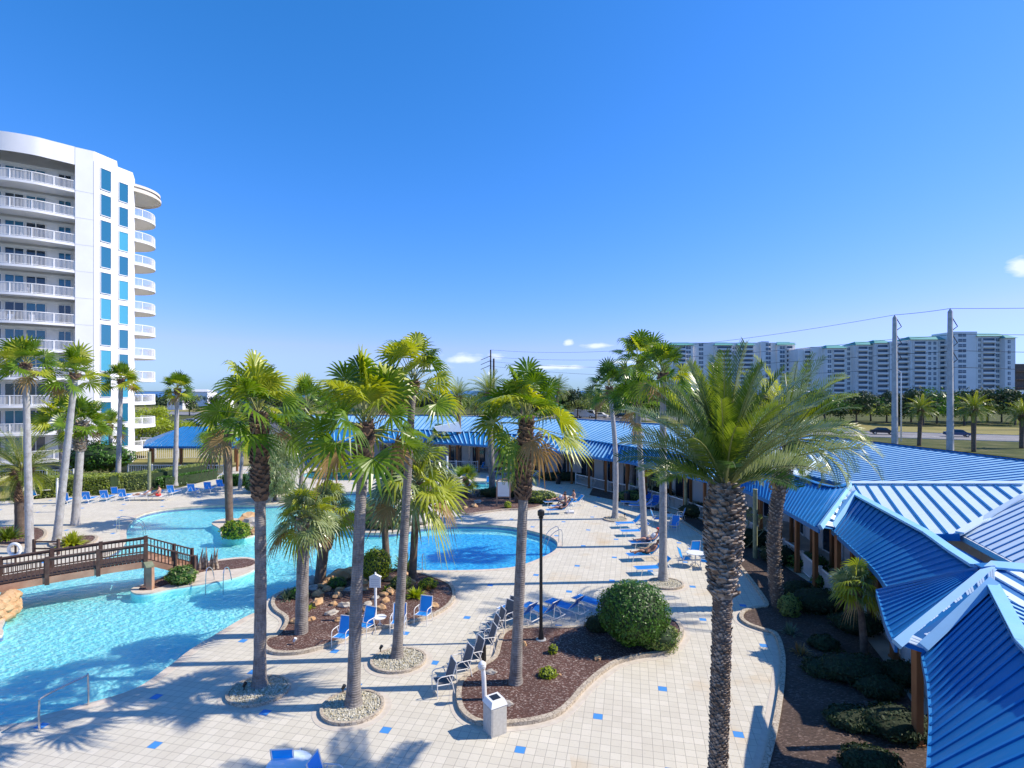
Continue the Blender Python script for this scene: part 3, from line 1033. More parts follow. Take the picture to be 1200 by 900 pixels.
for line in (n1, e2, e3, e4, e5):
    ins = inset(line, -1.0)
    if (ins[0] - Vector((line[0].x, line[0].y, 0))).dot(Vector((1, .3, 0))) < 0:
        ins = inset(line, 1.0)
    fl.append([(p.x, p.y) for p in ins])
rail_fence('picket_fence', fl[0], 'white picket railing under the nearest blue walkway roof at the lower right', 1.0, .14, 'white railings along the covered walkway')
rail_fence('picket_fence', fl[2], 'white picket railing behind the small fan palm in the shaded right bed', 1.0, .14, 'white railings along the covered walkway')
rail_fence('picket_fence', fl[3], 'white picket railing just behind the leaning rough-trunked date palm on the right', 1.0, .14, 'white railings along the covered walkway')
rail_fence('picket_fence', fl[4], 'white picket railing beyond the tall thin palms at the far end of the deck', 1.0, .16, 'white railings along the covered walkway')

# pavilion behind the walkway
pav = thing('pavilion_building', 'low resort building with large light blue metal roofs behind the covered walkway', 'building', (0, 0, 0))
# far wing
c_low = [P(858, 538, 4.42), P(800, 531, 4.42), P(733, 522.5, 4.42), P(680, 514.6, 4.42), P(630, 510.6, 4.42), P(567, 506.6, 4.42), P(497, 503.6, 4.42), P(366, 502.3, 4.42)]
c_high = [P(964, 511.5, 5.85), P(850, 502, 5.95), P(735, 495, 6), P(680, 491.5, 6), P(630, 490, 6), P(567, 488, 6), P(497, 487, 6), P(366, 486.5, 6)]
strip_roof('roof', c_low, c_high, M['blue_lit'], M['blue'], pav, .6, (.07, .05))
bk = [p + Vector((2.5, 7, -1.6)) for p in c_high]
strip_roof('roof', c_high[:1] + c_high[1:], bk, M['blue_lit'], M['blue'], pav, .6, (.06, .07), cap=False)
# main roof, right
rm_hi = [Vector((24.7, 43.1, 5.8)), Vector((26.0, 34, 5.8)), Vector((27.6, 23.2, 5.8))]
rm_lo = [Vector((17.2, 42.0, 4.4)), Vector((17.5, 34, 4.4)), Vector((18.3, 25.5, 4.4))]
strip_roof('roof', rm_lo, rm_hi, M['blue_lit'], M['blue'], pav, .42, (.05, .045))
strip_roof('roof', [p + Vector((7, 1, -1.5)) for p in rm_hi][::-1], rm_hi[::-1], M['blue_lit'], M['blue'], pav, .5)
# bright cross gable leaning on the main roof
U1, U2, U3 = P(997, 568, 4.6), P(1200, 569, 5.42), P(1107, 625, 3.95)
VB = poly_roof('roof', (U1, U2, U3), [(995, 567), (1200, 567.5), (1215, 575), (1125, 626), (1089, 626), (1003, 583)], (-.42, -.9, 0), M['roof_pale'], pav, .5, (.075, .05), M['blue'], [(0, 1), (2, 3)], M['roof_pale'])
G3 = (P(1125, 625, 3.93), P(1200, 664, 3.93), P(1202, 583, 5.25))
VG = poly_roof('roof', G3, [(1126, 625.5), (1200, 582.5), (1262, 548), (1330, 560), (1330, 732), (1200, 664.5)], (1, -.1, 0), M['roof_pale'], pav, .42, (.05, .035), M['blue'], [(0, 1)], M['roof_pale'])
gm = MB()
gm.bar(VG[0] - Vector((0, 0, .12)), VG[5] - Vector((0, 0, .12)), .16, .2)
gm.bar(VG[5] - Vector((0, 0, .12)), VG[4] - Vector((0, 0, .12)), .16, .2)
gm.build('gutter', M['rail_grey'], pav)
gm = MB()
gm.bar(VB[3] - Vector((0, 0, .12)), VB[4] - Vector((0, 0, .12)), .1, .26)
gm.build('fascia', M['blue'], pav)
T3 = (P(977, 524, 5.3), P(940, 559.3, 4.45), P(862, 531, 4.95))
poly_roof('roof', T3, [(977, 523.5), (940, 559.3), (908, 552), (862, 541), (862, 530)], (-.35, -.9, 0), M['roof_pale'], pav, .55, (.09, .07), M['blue'], [(0, 1), (4, 0)], M['roof_pale'])
# pale cross gable on the far wing
T4 = (P(511, 499, 5.35), P(537, 494, 5.75), P(536, 506, 4.5))
poly_roof('roof', T4, [(508, 500), (537, 494), (541, 506), (512, 505)], (0, -1, 0), M['roof_pale'], pav, 1.0, (.05, .05), M['roof_pale'])
# walls
wl_ = MB()
wl_.prism([(14.4, 4), (30, 4), (30, 40), (24, 52), (12, 64), (-1, 72), (-12, 76), (-34, 77), (-34, 80), (36, 80), (36, 2), (14.4, 2)][::-1], 0, 3.4) if False else None
wline = [(12.9, 3.0), (15.6, 12.6), (18.2, 17.6), (18.9, 21.8), (18.6, 25.8), (18.6, 33), (20, 39), (16, 46), (12.6, 52), (7.4, 60.5), (-2.5, 67.2), (-12, 72.4), (-29, 73.2)]
for i in range(len(wline) - 1):
    a, b = Vector((*wline[i], 0)), Vector((*wline[i + 1], 0))
    m_ = MB()
    hh = 3.9
    m_.bar(a + Vector((0, 0, hh / 2)), b + Vector((0, 0, hh / 2)), .2, hh)
    m_.build('wall', M['cream'] if i < 5 else M['pink_wall'], pav)
    L = (b - a).length
    d = (b - a).normalized()
    nn = Vector((-d.y, d.x, 0))
    if nn.dot(Vector((0, 0, 0)) - a) < 0:
        nn = -nn
    k = int(L / 3.1)
    for j in range(k):
        c = a + d * (L * (j + .5) / k)
        fm = MB()
        w_, z0, z1 = (1.9, .05, 2.3) if (i + j) % 3 else (1.2, .05, 2.2)
        q = c + nn * .13 + Vector((0, 0, (z0 + z1) / 2))
        dd = d * (w_ / 2)
        fm.bar(q - dd, q + dd, .04, z1 - z0)
        o = fm.build('window', M['glass_dark'], pav)
        fr_ = MB()
        for sx in (-1, 0, 1):
            fr_.box(q + dd * sx + nn * .03, (.07, .07, z1 - z0 + .08))
        for zz in (z0, z1):
            fr_.bar(Vector((q.x, q.y, zz)) - dd + nn * .04, Vector((q.x, q.y, zz)) + dd + nn * .04, .06, .07)
        fr_.build('window_frame', M['rail'], o)

# gazebo on the left
gz = thing('gazebo', 'open gazebo with hipped blue metal roof beyond the hedge, left of centre', 'gazebo', (0, 0, 0))
gY = 63
A_, B_, C2, D_ = at(168, gY, 2.95), at(286, gY, 2.95), at(283, gY + 8.5, 2.95), at(172, gY + 8.5, 2.95)
ra, rb_ = at(214, gY + 4.2, 4.95), at(252, gY + 4.2, 4.95)
mb = MB()
mb.add([A_, B_, C2, D_, ra, rb_], [(0, 1, 5, 4), (1, 2, 5), (2, 3, 4, 5), (3, 0, 4), (3, 2, 1, 0)])
go = mb.build('roof', M['blue'], gz)
sm = MB()
for k in range(24):
    t = (k + .5) / 24
    a = A_.lerp(B_, t)
    u = min(1, max(0, (a.x - ra.x) / (rb_.x - ra.x)))
    top = ra.lerp(rb_, u)
    fr_ = 1.0
    if a.x < ra.x:
        fr_ = (a.x - A_.x) / (ra.x - A_.x)
    elif a.x > rb_.x:
        fr_ = (B_.x - a.x) / (B_.x - rb_.x)
    e = Vector((a.x, lerp(a.y, top.y, fr_), lerp(a.z, top.z, fr_)))
    sm.bar(a + Vector((0, 0, .03)), e + Vector((0, 0, .03)), .05, .06)
sm.build('roof_seam', M['blue'], go)
fm = MB()
for a, b in ((A_, B_), (B_, C2), (C2, D_), (D_, A_)):
    fm.bar(a - Vector((0, 0, .12)), b - Vector((0, 0, .12)), .08, .24)
fm.build('fascia', M['blue'], gz)
for u in (.04, .36, .68, .96):
    for a, b in ((A_, B_), (D_, C2)):
        p = a.lerp(b, u)
        q = (A_ + C2) / 2
        p = p.lerp(Vector((q.x, q.y, p.z)), .06)
        m_ = MB()
        m_.box((0, 0, 1.4), (.2, .2, 2.8))
        m_.build('post', M['post'], gz, loc=(p.x, p.y, 0))
rail_fence('picket_fence', [at(150, 60.5), at(262, 60.5)], 'white picket fence in front of the blue-roofed gazebo', 1.1, .2)
rail_fence('picket_fence', [at(155, 74), at(262, 76)], 'pale fence across the dry lawn behind the blue-roofed gazebo', 1.5, .25)
rail_fence('picket_fence', [at(-40, 56), at(86, 57)], 'white picket fence behind the hedge at the foot of the white tower', 1.1, .25)
rail_fence('picket_fence', [at(366, 66.8), at(560, 63.5)], 'white picket fence behind the row of blue loungers by the upper pool', 1.1, .25)
# ---------------------------------------------------------------- white tower on the left
def on_seg(A, B, pxx):
    k = (pxx - 600) / F
    t = (k * A.y - A.x) / ((B.x - A.x) - k * (B.y - A.y))
    return A.lerp(B, t)

tw = thing('white_tower', 'white high-rise condominium with curved balconies and tall blue windows on the left', 'building', (0, 0, 0))
outer = smooth([tuple(at(p, Y).xy) for p, Y in ((-110, 60.2), (-70, 59.7), (-35, 59.6), (0, 60.0), (37, 61.2), (62, 62.5), (87.5, 63.95))], False, 12)
inner = [tuple(at(p, Y).xy) for p, Y in ((-120, 62.3), (0, 62.6), (88, 66.4))]
wA, wB, wC, wD, wE = at(88, 63.95), at(110, 65.1), at(137, 67.9), at(138, 69.6), at(155.5, 71.5)
TOP = 38.2
body = inner + [tuple(wA.xy), tuple(wB.xy), tuple(wC.xy), tuple(wD.xy), tuple(wE.xy), (-51.5, 74), (-55, 84), (-95, 88), (-92, 62)]
mb = MB()
mb.prism(body[:9] + [(-56, 76), (-60, 86), (-95, 88), (-92, 62)], 0, TOP - .02)
mb.build('wall', M['white'], tw)
mb = MB()
cap_poly = outer + [tuple((wA + Vector((-.01, .01, 0))).xy), inner[2], inner[1], inner[0]]
mb.prism(cap_poly, 36.1, TOP + .01)
mb.build('parapet', M['white'], tw)
for k, (cx, cy, w_, h_) in enumerate(((-53.6, 70.5, .7, 1.5), (-52.7, 70.9, .9, 1.0))):
    mb = MB()
    mb.tube([(cx, cy, TOP), (cx, cy, TOP + h_)], w_ / 2, 10)
    mb.build('roof_vent', M['steel'], tw)
PIT = 3.165
def win(a, b, z0, z1, parent, glass, mull=1, proud=.03):
    d = (b - a).normalized()
    n_ = Vector((d.y, -d.x, 0))
    a, b = a.copy(), b.copy()
    g = MB()
    p, q = a + n_ * proud, b + n_ * proud
    mz = (z0 + z1) / 2
    g.bar(Vector((p.x, p.y, mz)), Vector((q.x, q.y, mz)), .04, z1 - z0)
    o = g.build('window', glass, parent)
    f = MB()
    for i in range(mull + 1):
        c = p.lerp(q, i / mull) + n_ * .04
        f.bar(Vector((c.x, c.y, z0)), Vector((c.x, c.y, z1)), .07, .07)
    for zz in (z0, z1):
        f.bar(Vector((p.x, p.y, zz)) + n_ * .045, Vector((q.x, q.y, zz)) + n_ * .045, .07, .07)
    f.build('window_frame', M['rail'], o)
    return o
rnd = random.Random(3)
slab_mesh = rail_mesh = None
for k in range(11):
    zf = 33.1 - PIT * k
    iA, iB = Vector((*inner[1], 0)), Vector((*inner[2], 0))
    for a, b, mu in ((-22, 1, 2), (5, 27.5, 2), (30, 53, 2), (68, 83, 2)):
        pa, pb = on_seg(iA, iB, a + .6), on_seg(iA, iB, b + .6)
        win(pa, pb, zf + .05, zf + 2.5, tw, M['glass'] if rnd.random() < .6 else M['glass_dark'], mu)
    win(on_seg(wB, wC, 117.3), on_seg(wB, wC, 129.6), zf + .85, zf + 3.45 - .02, tw, M['curtain'] if rnd.random() < .6 else M['glass'], 1)
    if zf > 0:
        win(on_seg(wD, wE, 138.8), on_seg(wD, wE, 149.8), zf + .75, zf + 3.2, tw, M['glass'] if rnd.random() < .6 else M['curtain'], 1)
    if slab_mesh is None:
        mb = MB()
        mb.prism(outer + [inner[2], inner[1], inner[0]], -.28, 0)
        s0 = mb.build('balcony', M['white'], tw, loc=(0, 0, zf))
        slab_mesh = s0.data
        mb = MB()
        ol = [Vector((*p, 0)) for p in offset(outer, .12, False)]
        for p in resample(ol, 150):
            mb.bar(p + Vector((0, 0, .08)), p + Vector((0, 0, 1.05)), .028, .028)
        for p in resample(ol, 9):
            mb.bar(p, p + Vector((0, 0, 1.1)), .09, .09)
        for a, b in zip(ol[:-1], ol[1:]):
            mb.bar(a + Vector((0, 0, 1.1)), b + Vector((0, 0, 1.1)), .08, .08)
            mb.bar(a + Vector((0, 0, .1)), b + Vector((0, 0, .1)), .05, .05)
        r0 = mb.build('balcony_railing', M['rail'], s0)
        rail_mesh = r0.data
    else:
        s1 = bpy.data.objects.new('balcony', slab_mesh)
        COL.objects.link(s1)
        s1.parent = tw
        s1.location = (0, 0, zf)
        r1_ = bpy.data.objects.new('balcony_railing', rail_mesh)
        COL.objects.link(r1_)
        r1_.parent = s1
rnd = random.Random(8)
for z in [33.1 - PIT * k - .02 for k in range(0, 11)]:
    m_ = MB()
    m_.bar(Vector((wA.x, wA.y, z)), Vector((wB.x, wB.y, z)), .03, .05)
    m_.build('wall_joint', M['rail_grey'], tw)
m_ = MB()
m_.bar(Vector((wB.x, wB.y, 1)), Vector((wB.x, wB.y, 37)), .05, .05)
m_.build('wall_joint', M['rail_grey'], tw)
# round balconies on the far side
BC, BR = Vector((-54.2, 75.4, 0)), 3.85
arc = [(BC.x + BR * math.cos(t), BC.y + BR * math.sin(t)) for t in [R(-100 + 190 * i / 26) for i in range(27)]]
pb_ = (-57, 79)
sm_, rm_ = None, None
for k in range(11):
    zf = 33.1 - PIT * k
    if sm_ is None:
        mb = MB()
        mb.prism(arc + [pb_], -.3, 0)
        mb.prism([(p_[0] * .995 + pb_[0] * .005, p_[1] * .995 + pb_[1] * .005) for p_ in arc][::-1] + [pb_], None, -.303, 1)
        o = mb.build('balcony', [M['white'], M['soffit']], tw, loc=(0, 0, zf))
        sm_ = o.data
        mb = MB()
        al = [Vector((*p, 0)) for p in offset(arc, .1, False)]
        for p in resample(al, 80):
            mb.bar(p + Vector((0, 0, .08)), p + Vector((0, 0, 1.05)), .035, .035)
        for p in resample(al, 7):
            mb.bar(p, p + Vector((0, 0, 1.1)), .09, .09)
        for a, b in zip(al[:-1], al[1:]):
            mb.bar(a + Vector((0, 0, 1.1)), b + Vector((0, 0, 1.1)), .08, .08)
            mb.bar(a + Vector((0, 0, .1)), b + Vector((0, 0, .1)), .05, .05)
        r_ = mb.build('balcony_railing', M['rail'], o)
        rm_ = r_.data
    else:
        o = bpy.data.objects.new('balcony', sm_)
        COL.objects.link(o)
        o.parent = tw
        o.location = (0, 0, zf)
        r_ = bpy.data.objects.new('balcony_railing', rm_)
        COL.objects.link(r_)
        r_.parent = o
mb = MB()
for rr, z0, z1 in ((4.55, 36.15, 36.5), (4.3, 36.5, 36.85), (4.45, 36.85, 37.2)):
    mb.prism([(BC.x + rr * math.cos(t), BC.y + rr * math.sin(t)) for t in [R(-110 + 220 * i / 30) for i in range(31)]] + [pb_], z0, z1)
mb.build('canopy', M['soffit'], tw)
mb = MB()
mb.prism([(-59.5, 72.9), (-54.6, 72.9), (-54.6, 78.2), (-59.5, 78.5)], 0, 36.2)
mb.build('wall', M['white'], tw)

# ---------------------------------------------------------------- distant condominiums
def condo(name, label, wings, bays, pitch, nfl, ztop):
    t = thing(name, label, 'building', (0, 0, 0), 'distant condominium blocks')
    for (a, b, yt, Y, dep, green) in wings:
        zt = zat(yt, Y)
        p, q = at(a, Y), at(b, Y)
        mb = MB()
        mb.prism([(p.x, Y), (q.x, Y), (q.x, Y + dep), (p.x, Y + dep)], 0, zt)
        mb.build('wall', M['pink_wall'], t)
        if green:
            mb = MB()
            x0, x1 = p.x - .8, q.x + .8
            y0, y1 = Y - 1.2, Y + dep
            v = [(x0, y0, zt), (x1, y0, zt), (x1, y1, zt), (x0, y1, zt), (x0 + 2.5, y0 + 5, zt + 2.2), (x1 - 2.5, y0 + 5, zt + 2.2)]
            mb.add(v, [(0, 1, 5, 4), (1, 2, 5), (2, 3, 4, 5), (3, 0, 4), (3, 2, 1, 0)])
            mb.build('roof', M['teal_roof'], t)
    cw = cb = 0
    rest = MB()
    restb = MB()
    for (a, b, Y, kind, zt) in bays:
        p, q = at(a, Y).x, at(b, Y).x
        for k in range(nfl):
            z1 = zt - .9 - pitch * k
            z0 = z1 - (1.7 if kind == 'w' else 2.2)
            if z0 < .3:
                continue
            if kind == 'w':
                tgt = MB() if cw < 100 else rest
                tgt.box(((p + q) / 2, Y - .06, (z0 + z1) / 2), (q - p, .1, z1 - z0))
                tgt.box(((p + q) / 2, Y - .14, (z0 + z1) / 2), (.16, .08, z1 - z0), mi=1)
                tgt.box(((p + q) / 2, Y - .14, (z0 + z1) / 2), (q - p, .08, .14), mi=1)
                if cw < 100:
                    tgt.build('window', [M['far_glass'], M['rail']], t)
                cw += 1
            else:
                tgt = MB() if cb < 100 else restb
                tgt.box(((p + q) / 2, Y - .06, (z0 + z1) / 2 + .1), (q - p, .1, z1 - z0), mi=1)
                tgt.box(((p + q) / 2, Y - .7, z0 - .25), (q - p, 1.4, .25))
                tgt.box(((p + q) / 2, Y - 1.38, z0 + .35), (q - p, .06, .9), mi=0)
                for u in (0, 1):
                    tgt.box((lerp(p, q, u), Y - .6, (z0 + z1) / 2), (.18, 1.0, z1 - z0 + .6), mi=0)
                if cb < 100:
                    tgt.build('balcony', [M['pink_wall'], M['far_glass']], t)
                cb += 1
    if rest.v:
        rest.build('window', [M['far_glass'], M['rail']], t)['kind'] = 'stuff'
    if restb.v:
        restb.build('balcony', [M['pink_wall'], M['far_glass']], t)['kind'] = 'stuff'
    return t
Y1 = 362
z1_ = zat(401, Y1)
condo('condominium_block', 'long pale condominium block standing farther off behind the big date palm crown', [(787, 932, 401.5, Y1, 20, 0), (786, 812, 404.5, Y1 - 1.5, 8, 1), (838, 858, 404.5, Y1 - 1.5, 8, 1), (864, 883, 404.5, Y1 - 1.5, 8, 1), (892, 901, 400, Y1 - 1.5, 6, 0), (911, 931, 404, Y1 - 1.5, 8, 1)],
      [(795, 803, Y1 - 1.5, 'b', z1_ - 2), (804, 809.5, Y1 - 1.5, 'w', z1_ - 2), (819, 824, Y1, 'w', z1_), (839.5, 857, Y1 - 1.5, 'b', z1_ - 2), (858.5, 860.5, Y1, 'w', z1_ - 2), (861.5, 863.5, Y1, 'w', z1_ - 2), (865, 882, Y1 - 1.5, 'b', z1_ - 2), (897.5, 903, Y1 - 1.6, 'w', z1_), (914, 919.5, Y1 - 1.5, 'w', z1_ - 2), (921, 928, Y1 - 1.5, 'b', z1_ - 2)], 2.95, 13, z1_)
def yy(p):
    return lerp(345, 318, (p - 935) / 255)
wings2, bays2 = [], []
for a, b, yt, g in ((935, 951, 409, 0), (951, 962, 406.5, 0), (962, 969, 407, 0), (969, 991, 408, 1), (991, 1003, 405, 0), (1003, 1025, 404, 1), (1025, 1043, 402, 1), (1043, 1067, 400, 0), (1067, 1119, 398, 1), (1119, 1145, 388.5, 0), (1145, 1178, 394, 1), (1178, 1190, 396, 1)):
    Y = yy(a) + (3 if g == 0 and a < 1000 else 0) - (2.5 if a == 1119 else 0)
    wings2.append((a, b, yt, Y, 18, g))
for a, b, k in ((942, 949.5, 'b'), (970, 974, 'w'), (976, 989, 'b'), (993, 996, 'w'), (998, 1001, 'w'), (1004.5, 1016, 'b'), (1018, 1023, 'w'), (1027, 1040, 'b'), (1045, 1048, 'w'), (1051, 1064, 'b'), (1070, 1084, 'b'), (1088, 1091, 'w'), (1094, 1097, 'w'), (1100, 1116, 'b'), (1123, 1132, 'w'), (1146.5, 1149, 'w'), (1150, 1165, 'b'), (1167, 1171, 'w'), (1181, 1184, 'w')):
    for (wa, wb, yt, Y, dep, g) in wings2:
        if wa <= a < wb:
            bays2.append((a, b, Y, k, zat(yt, Y) - .4))
condo('condominium_block', 'stepped condominium block with green roofs on the right behind the concrete poles', wings2, bays2, 3.1, 14, 0)

# ---------------------------------------------------------------- power poles and lines
def power_pole(pxx, pyb, pyt, Y, label, arms):
    x = (pxx - 600) / F * Y
    t = thing('power_pole', label, 'power pole', (x, Y, 0), 'concrete power poles by the road')
    h = zat(pyt, Y)
    mb = MB()
    mb.tube([(0, 0, 0), (0, 0, h * .5), (0, 0, h - .5), (0, 0, h)], [.50, .42, .33, .05], 8)
    mb.build('pole', M['galv'], t)
    for z in arms:
        m_ = MB()
        m_.tube([(.3, 0, h - z), (1.15, 0, h - z - 1.4), (.35, 0, h - z - 2.0)], .07, 6)
        m_.build('bracket', M['black'], t)
    return Vector((x, Y, h))
pA = power_pole(1048.5, 518, 369, 92, 'concrete power pole left of the other, in front of the green-roofed condominiums', (.6, 3.4, 6.0))
pB = power_pole(1113.5, 527, 361.5, 85, 'taller-looking right-hand concrete power pole with three zigzag brackets', (1.4, 4.0, 6.6))
x3 = at(575, 174)
t = thing('wooden_power_pole', 'distant thin wooden power pole with side arms behind the palm at centre', 'power pole', (x3.x, 174, 0))
mb = MB()
mb.tube([(0, 0, 0), (0, 0, 22.4)], [.35, .22], 8)
mb.build('pole', M['bark'], t)
for z in (17.5, 19, 20.5):
    m_ = MB()
    m_.bar((-3.2, 0, z - 1.4), (.1, 0, z), .16, .16)
    m_.build('arm', M['bark'], t)
t = thing('wooden_pole', 'short distant wooden stub pole beside the thin power pole', 'pole', (at(578.6, 174).x, 174, 0))
mb = MB()
mb.tube([(0, 0, 0), (0, 0, 19.6)], [.4, .3], 8)
mb.build('pole', M['bark'], t)
def cable(p, q, sag, label, r=.035):
    mb = MB()
    pts = [p.lerp(q, i / 20) - Vector((0, 0, sag * 4 * (i / 20) * (1 - i / 20))) for i in range(21)]
    o = pts[0].copy()
    mb.tube([v - o for v in pts], r, 4)
    ob = mb.build('power_line', M['black'], None, loc=o)
    tag(ob, label, 'cable', 'power lines between the poles')
p3_ = Vector((x3.x, 174, 22.4))
far_r = Vector((115, 60, 24))
cable(p3_, pA, 3.0, 'highest thin power line left of the concrete poles', .03)
cable(pA, pB, .1, 'short span of power line between the tops of the two concrete poles')
cable(pB, Vector((120, 60, 21.5)), .8, 'top power line running right from the taller concrete pole')
for i, (dz, nm) in enumerate(((-4, 'upper'), (-6.6, 'middle'), (-9.2, 'lower'))):
    cable(p3_ + Vector((-1, 0, dz * .55)), pA + Vector((1, 0, dz)), 2.2, nm + ' power line sagging left of the concrete poles across the sky', .03)
    cable(pA + Vector((1, 0, dz)), pB + Vector((1, 0, dz)), .1, nm + ' power line spanning between the two concrete poles')
    cable(pB + Vector((1, 0, dz)), Vector((121, 60, 21.5 + dz)), .8, nm + ' power line leaving the right edge of the photo')
t = thing('street_light', 'slim grey street light pole just right of the left concrete pole', 'street light', (at(1056, 100).x, 100, 0))
mb = MB()
mb.tube([(0, 0, 0), (0, 0, 12.8)], [.14, .09], 8)
mb.build('pole', M['steel'], t)
mb = MB()
mb.tube([(0, 0, 12.7), (-.6, 0, 13.2), (-1.4, 0, 13.2)], [.07, .06, .12], 6)
mb.build('lamp_head', M['steel'], t)
# rusty steel roof structure at the right edge
t = thing('billboard', 'dark rusty back of a roadside billboard cut off by the right edge', 'billboard', (at(1212, 130).x, 130, 0))
mb = MB()
mb.tube([(0, 0, 0), (0, 0, 9)], .45, 10)
mb.build('post', M['bark'], t)
mb = MB()
mb.box((0, 0, 12.6), (9, .3, 6.3))
mb.build('panel', M['bark'], t)
for z in (10, 12, 14):
    m_ = MB()
    m_.box((0, -.4, z), (9.1, .3, .3))
    m_.build('beam', M['boot'], t)
m_ = MB()
m_.box((0, -.6, 9.3), (11, 1.0, .15))
m_.build('catwalk', M['boot'], t)

# ---------------------------------------------------------------- palms
def fan_crown(seed, n=31, L1=1.08, FR=1.02, mats=('frond', 'frond_yellow', 'frond_dead', 'petiole'), droop=.45, dead=2, seg=17):
    rnd = random.Random(seed)
    mb = MB()
    for i in range(n):
        u = (i + .5) / n
        el = R(lerp(86, -26, u ** 1.0)) + rnd.uniform(-.28, .28)
        az = i * 2.39996 + rnd.uniform(-.3, .3)
        deadleaf = i >= n - dead
        mi = 2 if deadleaf else (1 if rnd.random() < .38 else 0)
        d = Vector((math.cos(az) * math.cos(el), math.sin(az) * math.cos(el), math.sin(el)))
        sd = Vector((-math.sin(az), math.cos(az), 0))
        tw_ = rnd.uniform(-1.0, 1.0)
        nn = sd.cross(d) * -1
        if nn.z < 0:
            nn = -nn
        M3 = Matrix.Rotation(tw_, 3, d)
        sd, nn = M3 @ sd, M3 @ nn
        l1 = L1 * rnd.uniform(.6, 1.25)
        base = Vector((0, 0, lerp(.25, -.25, u))) + d * .08
        mid = base + d * l1 * .5 + Vector((0, 0, -.02))
        tip = base + d * l1 + Vector((0, 0, -.10 * l1 * math.cos(el)))
        mb.tube([base, mid, tip], [.028, .018, .012], 3, 3, False)
        fr = FR * rnd.uniform(.78, 1.15)
        dd = (d + Vector((0, 0, -.25 * math.cos(el)))).normalized()
        span = R(118)
        dr = droop * rnd.uniform(.5, 2.0) * (1.3 if deadleaf else 1)
        for k in range(seg):
            th = lerp(-span, span, (k + .5) / seg) + rnd.uniform(-.03, .03)
            hw = span / seg * .98
            rr = fr * (.62 + .38 * math.cos(th * .62)) * rnd.uniform(.92, 1.05)
            def pt(ang, r_, lift=0):
                v = dd * math.cos(ang) + sd * math.sin(ang)
                fold = abs(math.sin(ang)) * .22 * r_
                g = dr * (r_ / fr) ** 2.8 * fr
                return tip + v * r_ + nn * (fold + lift) + Vector((0, 0, -g * .75))
            r1_, r2_ = rr * .46, rr * .78
            z_ = .022
            vs_ = [tip, pt(th - hw, r1_), pt(th, r1_, z_), pt(th + hw, r1_), pt(th - hw * .36, r2_), pt(th + hw * .36, r2_), pt(th + rnd.uniform(-.06, .06), rr * rnd.uniform(.92, 1.12))]
            mb.add(vs_, [(0, 1, 2), (0, 2, 3), (1, 4, 2), (2, 5, 3), (2, 4, 5), (4, 6, 5)], mi)
    return mb

def date_crown(seed, n=60, L=3.1, mats=None, elmax=86, elmin=-25, curl=1.0, pairs=34, leaf=.42, wid=.034, stiff=1.0):
    rnd = random.Random(seed)
    mb = MB()
    for i in range(n):
        u = (i + .5) / n
        el = R(lerp(elmax, elmin, u ** .95)) + rnd.uniform(-.1, .1)
        az = i * 2.39996 + rnd.uniform(-.25, .25)
        l_ = L * rnd.uniform(.85, 1.1) * (.8 if u > .85 else 1)
        mi = 1 if rnd.random() < (.6 if u < .35 else .2) else (2 if (u > .93 and rnd.random() < .5) else 0)
        if pairs == 40 and mi == 0 and rnd.random() < .3:
            mi = 4
        p = Vector((math.cos(az) * .12, math.sin(az) * .12, lerp(.3, -.15, u)))
        h = Vector((math.cos(az), math.sin(az), 0))
        sd = Vector((-math.sin(az), math.cos(az), 0))
        tw_ = rnd.uniform(-.8, .8)
        pts, e = [p.copy()], el
        N = 12
        drp = curl * rnd.uniform(.75, 1.3) * .85
        ds = []
        for k in range(N):
            e -= drp / N * (.4 + 1.6 * k / N) * (math.cos(el) * .8 + .35)
            d = h * math.cos(e) + Vector((0, 0, math.sin(e)))
            ds.append(d)
            p = p + d * l_ / N
            pts.append(p.copy())
        mb.tube(pts, [lerp(.032, .008, k / N) for k in range(N + 1)], 3, 3, False)
        for k in range(pairs):
            s_ = lerp(.16, .99, k / pairs)
            q = s_ * N
            j = min(N - 1, int(q))
            c = pts[j].lerp(pts[j + 1], q - j)
            d = ds[j]
            M3 = Matrix.Rotation(tw_, 3, d)
            sv = M3 @ sd
            nv = sv.cross(d)
            if nv.z < 0:
                nv = -nv
            ll = leaf * (math.sin(math.pi * (.12 + .80 * s_)) ** .7) * rnd.uniform(.85, 1.1)
            for sg in (-1, 1):
                lv = (sv * sg * .80 + d * (.45 + .5 * s_) + nv * (.32 + rnd.uniform(-.12, .12))).normalized()
                tipp = c + lv * ll + Vector((0, 0, -.10 * ll * stiff))
                wv = d * wid * .5
                m_ = c + lv * ll * .45
                nv2 = lv.cross(wv).normalized() * wid * .1
                mb.add([c - wv * .5, c + wv * .5, m_ + wv + nv2, m_ - wv + nv2, tipp], [(0, 1, 2, 3), (3, 2, 4)], mi)
    return mb

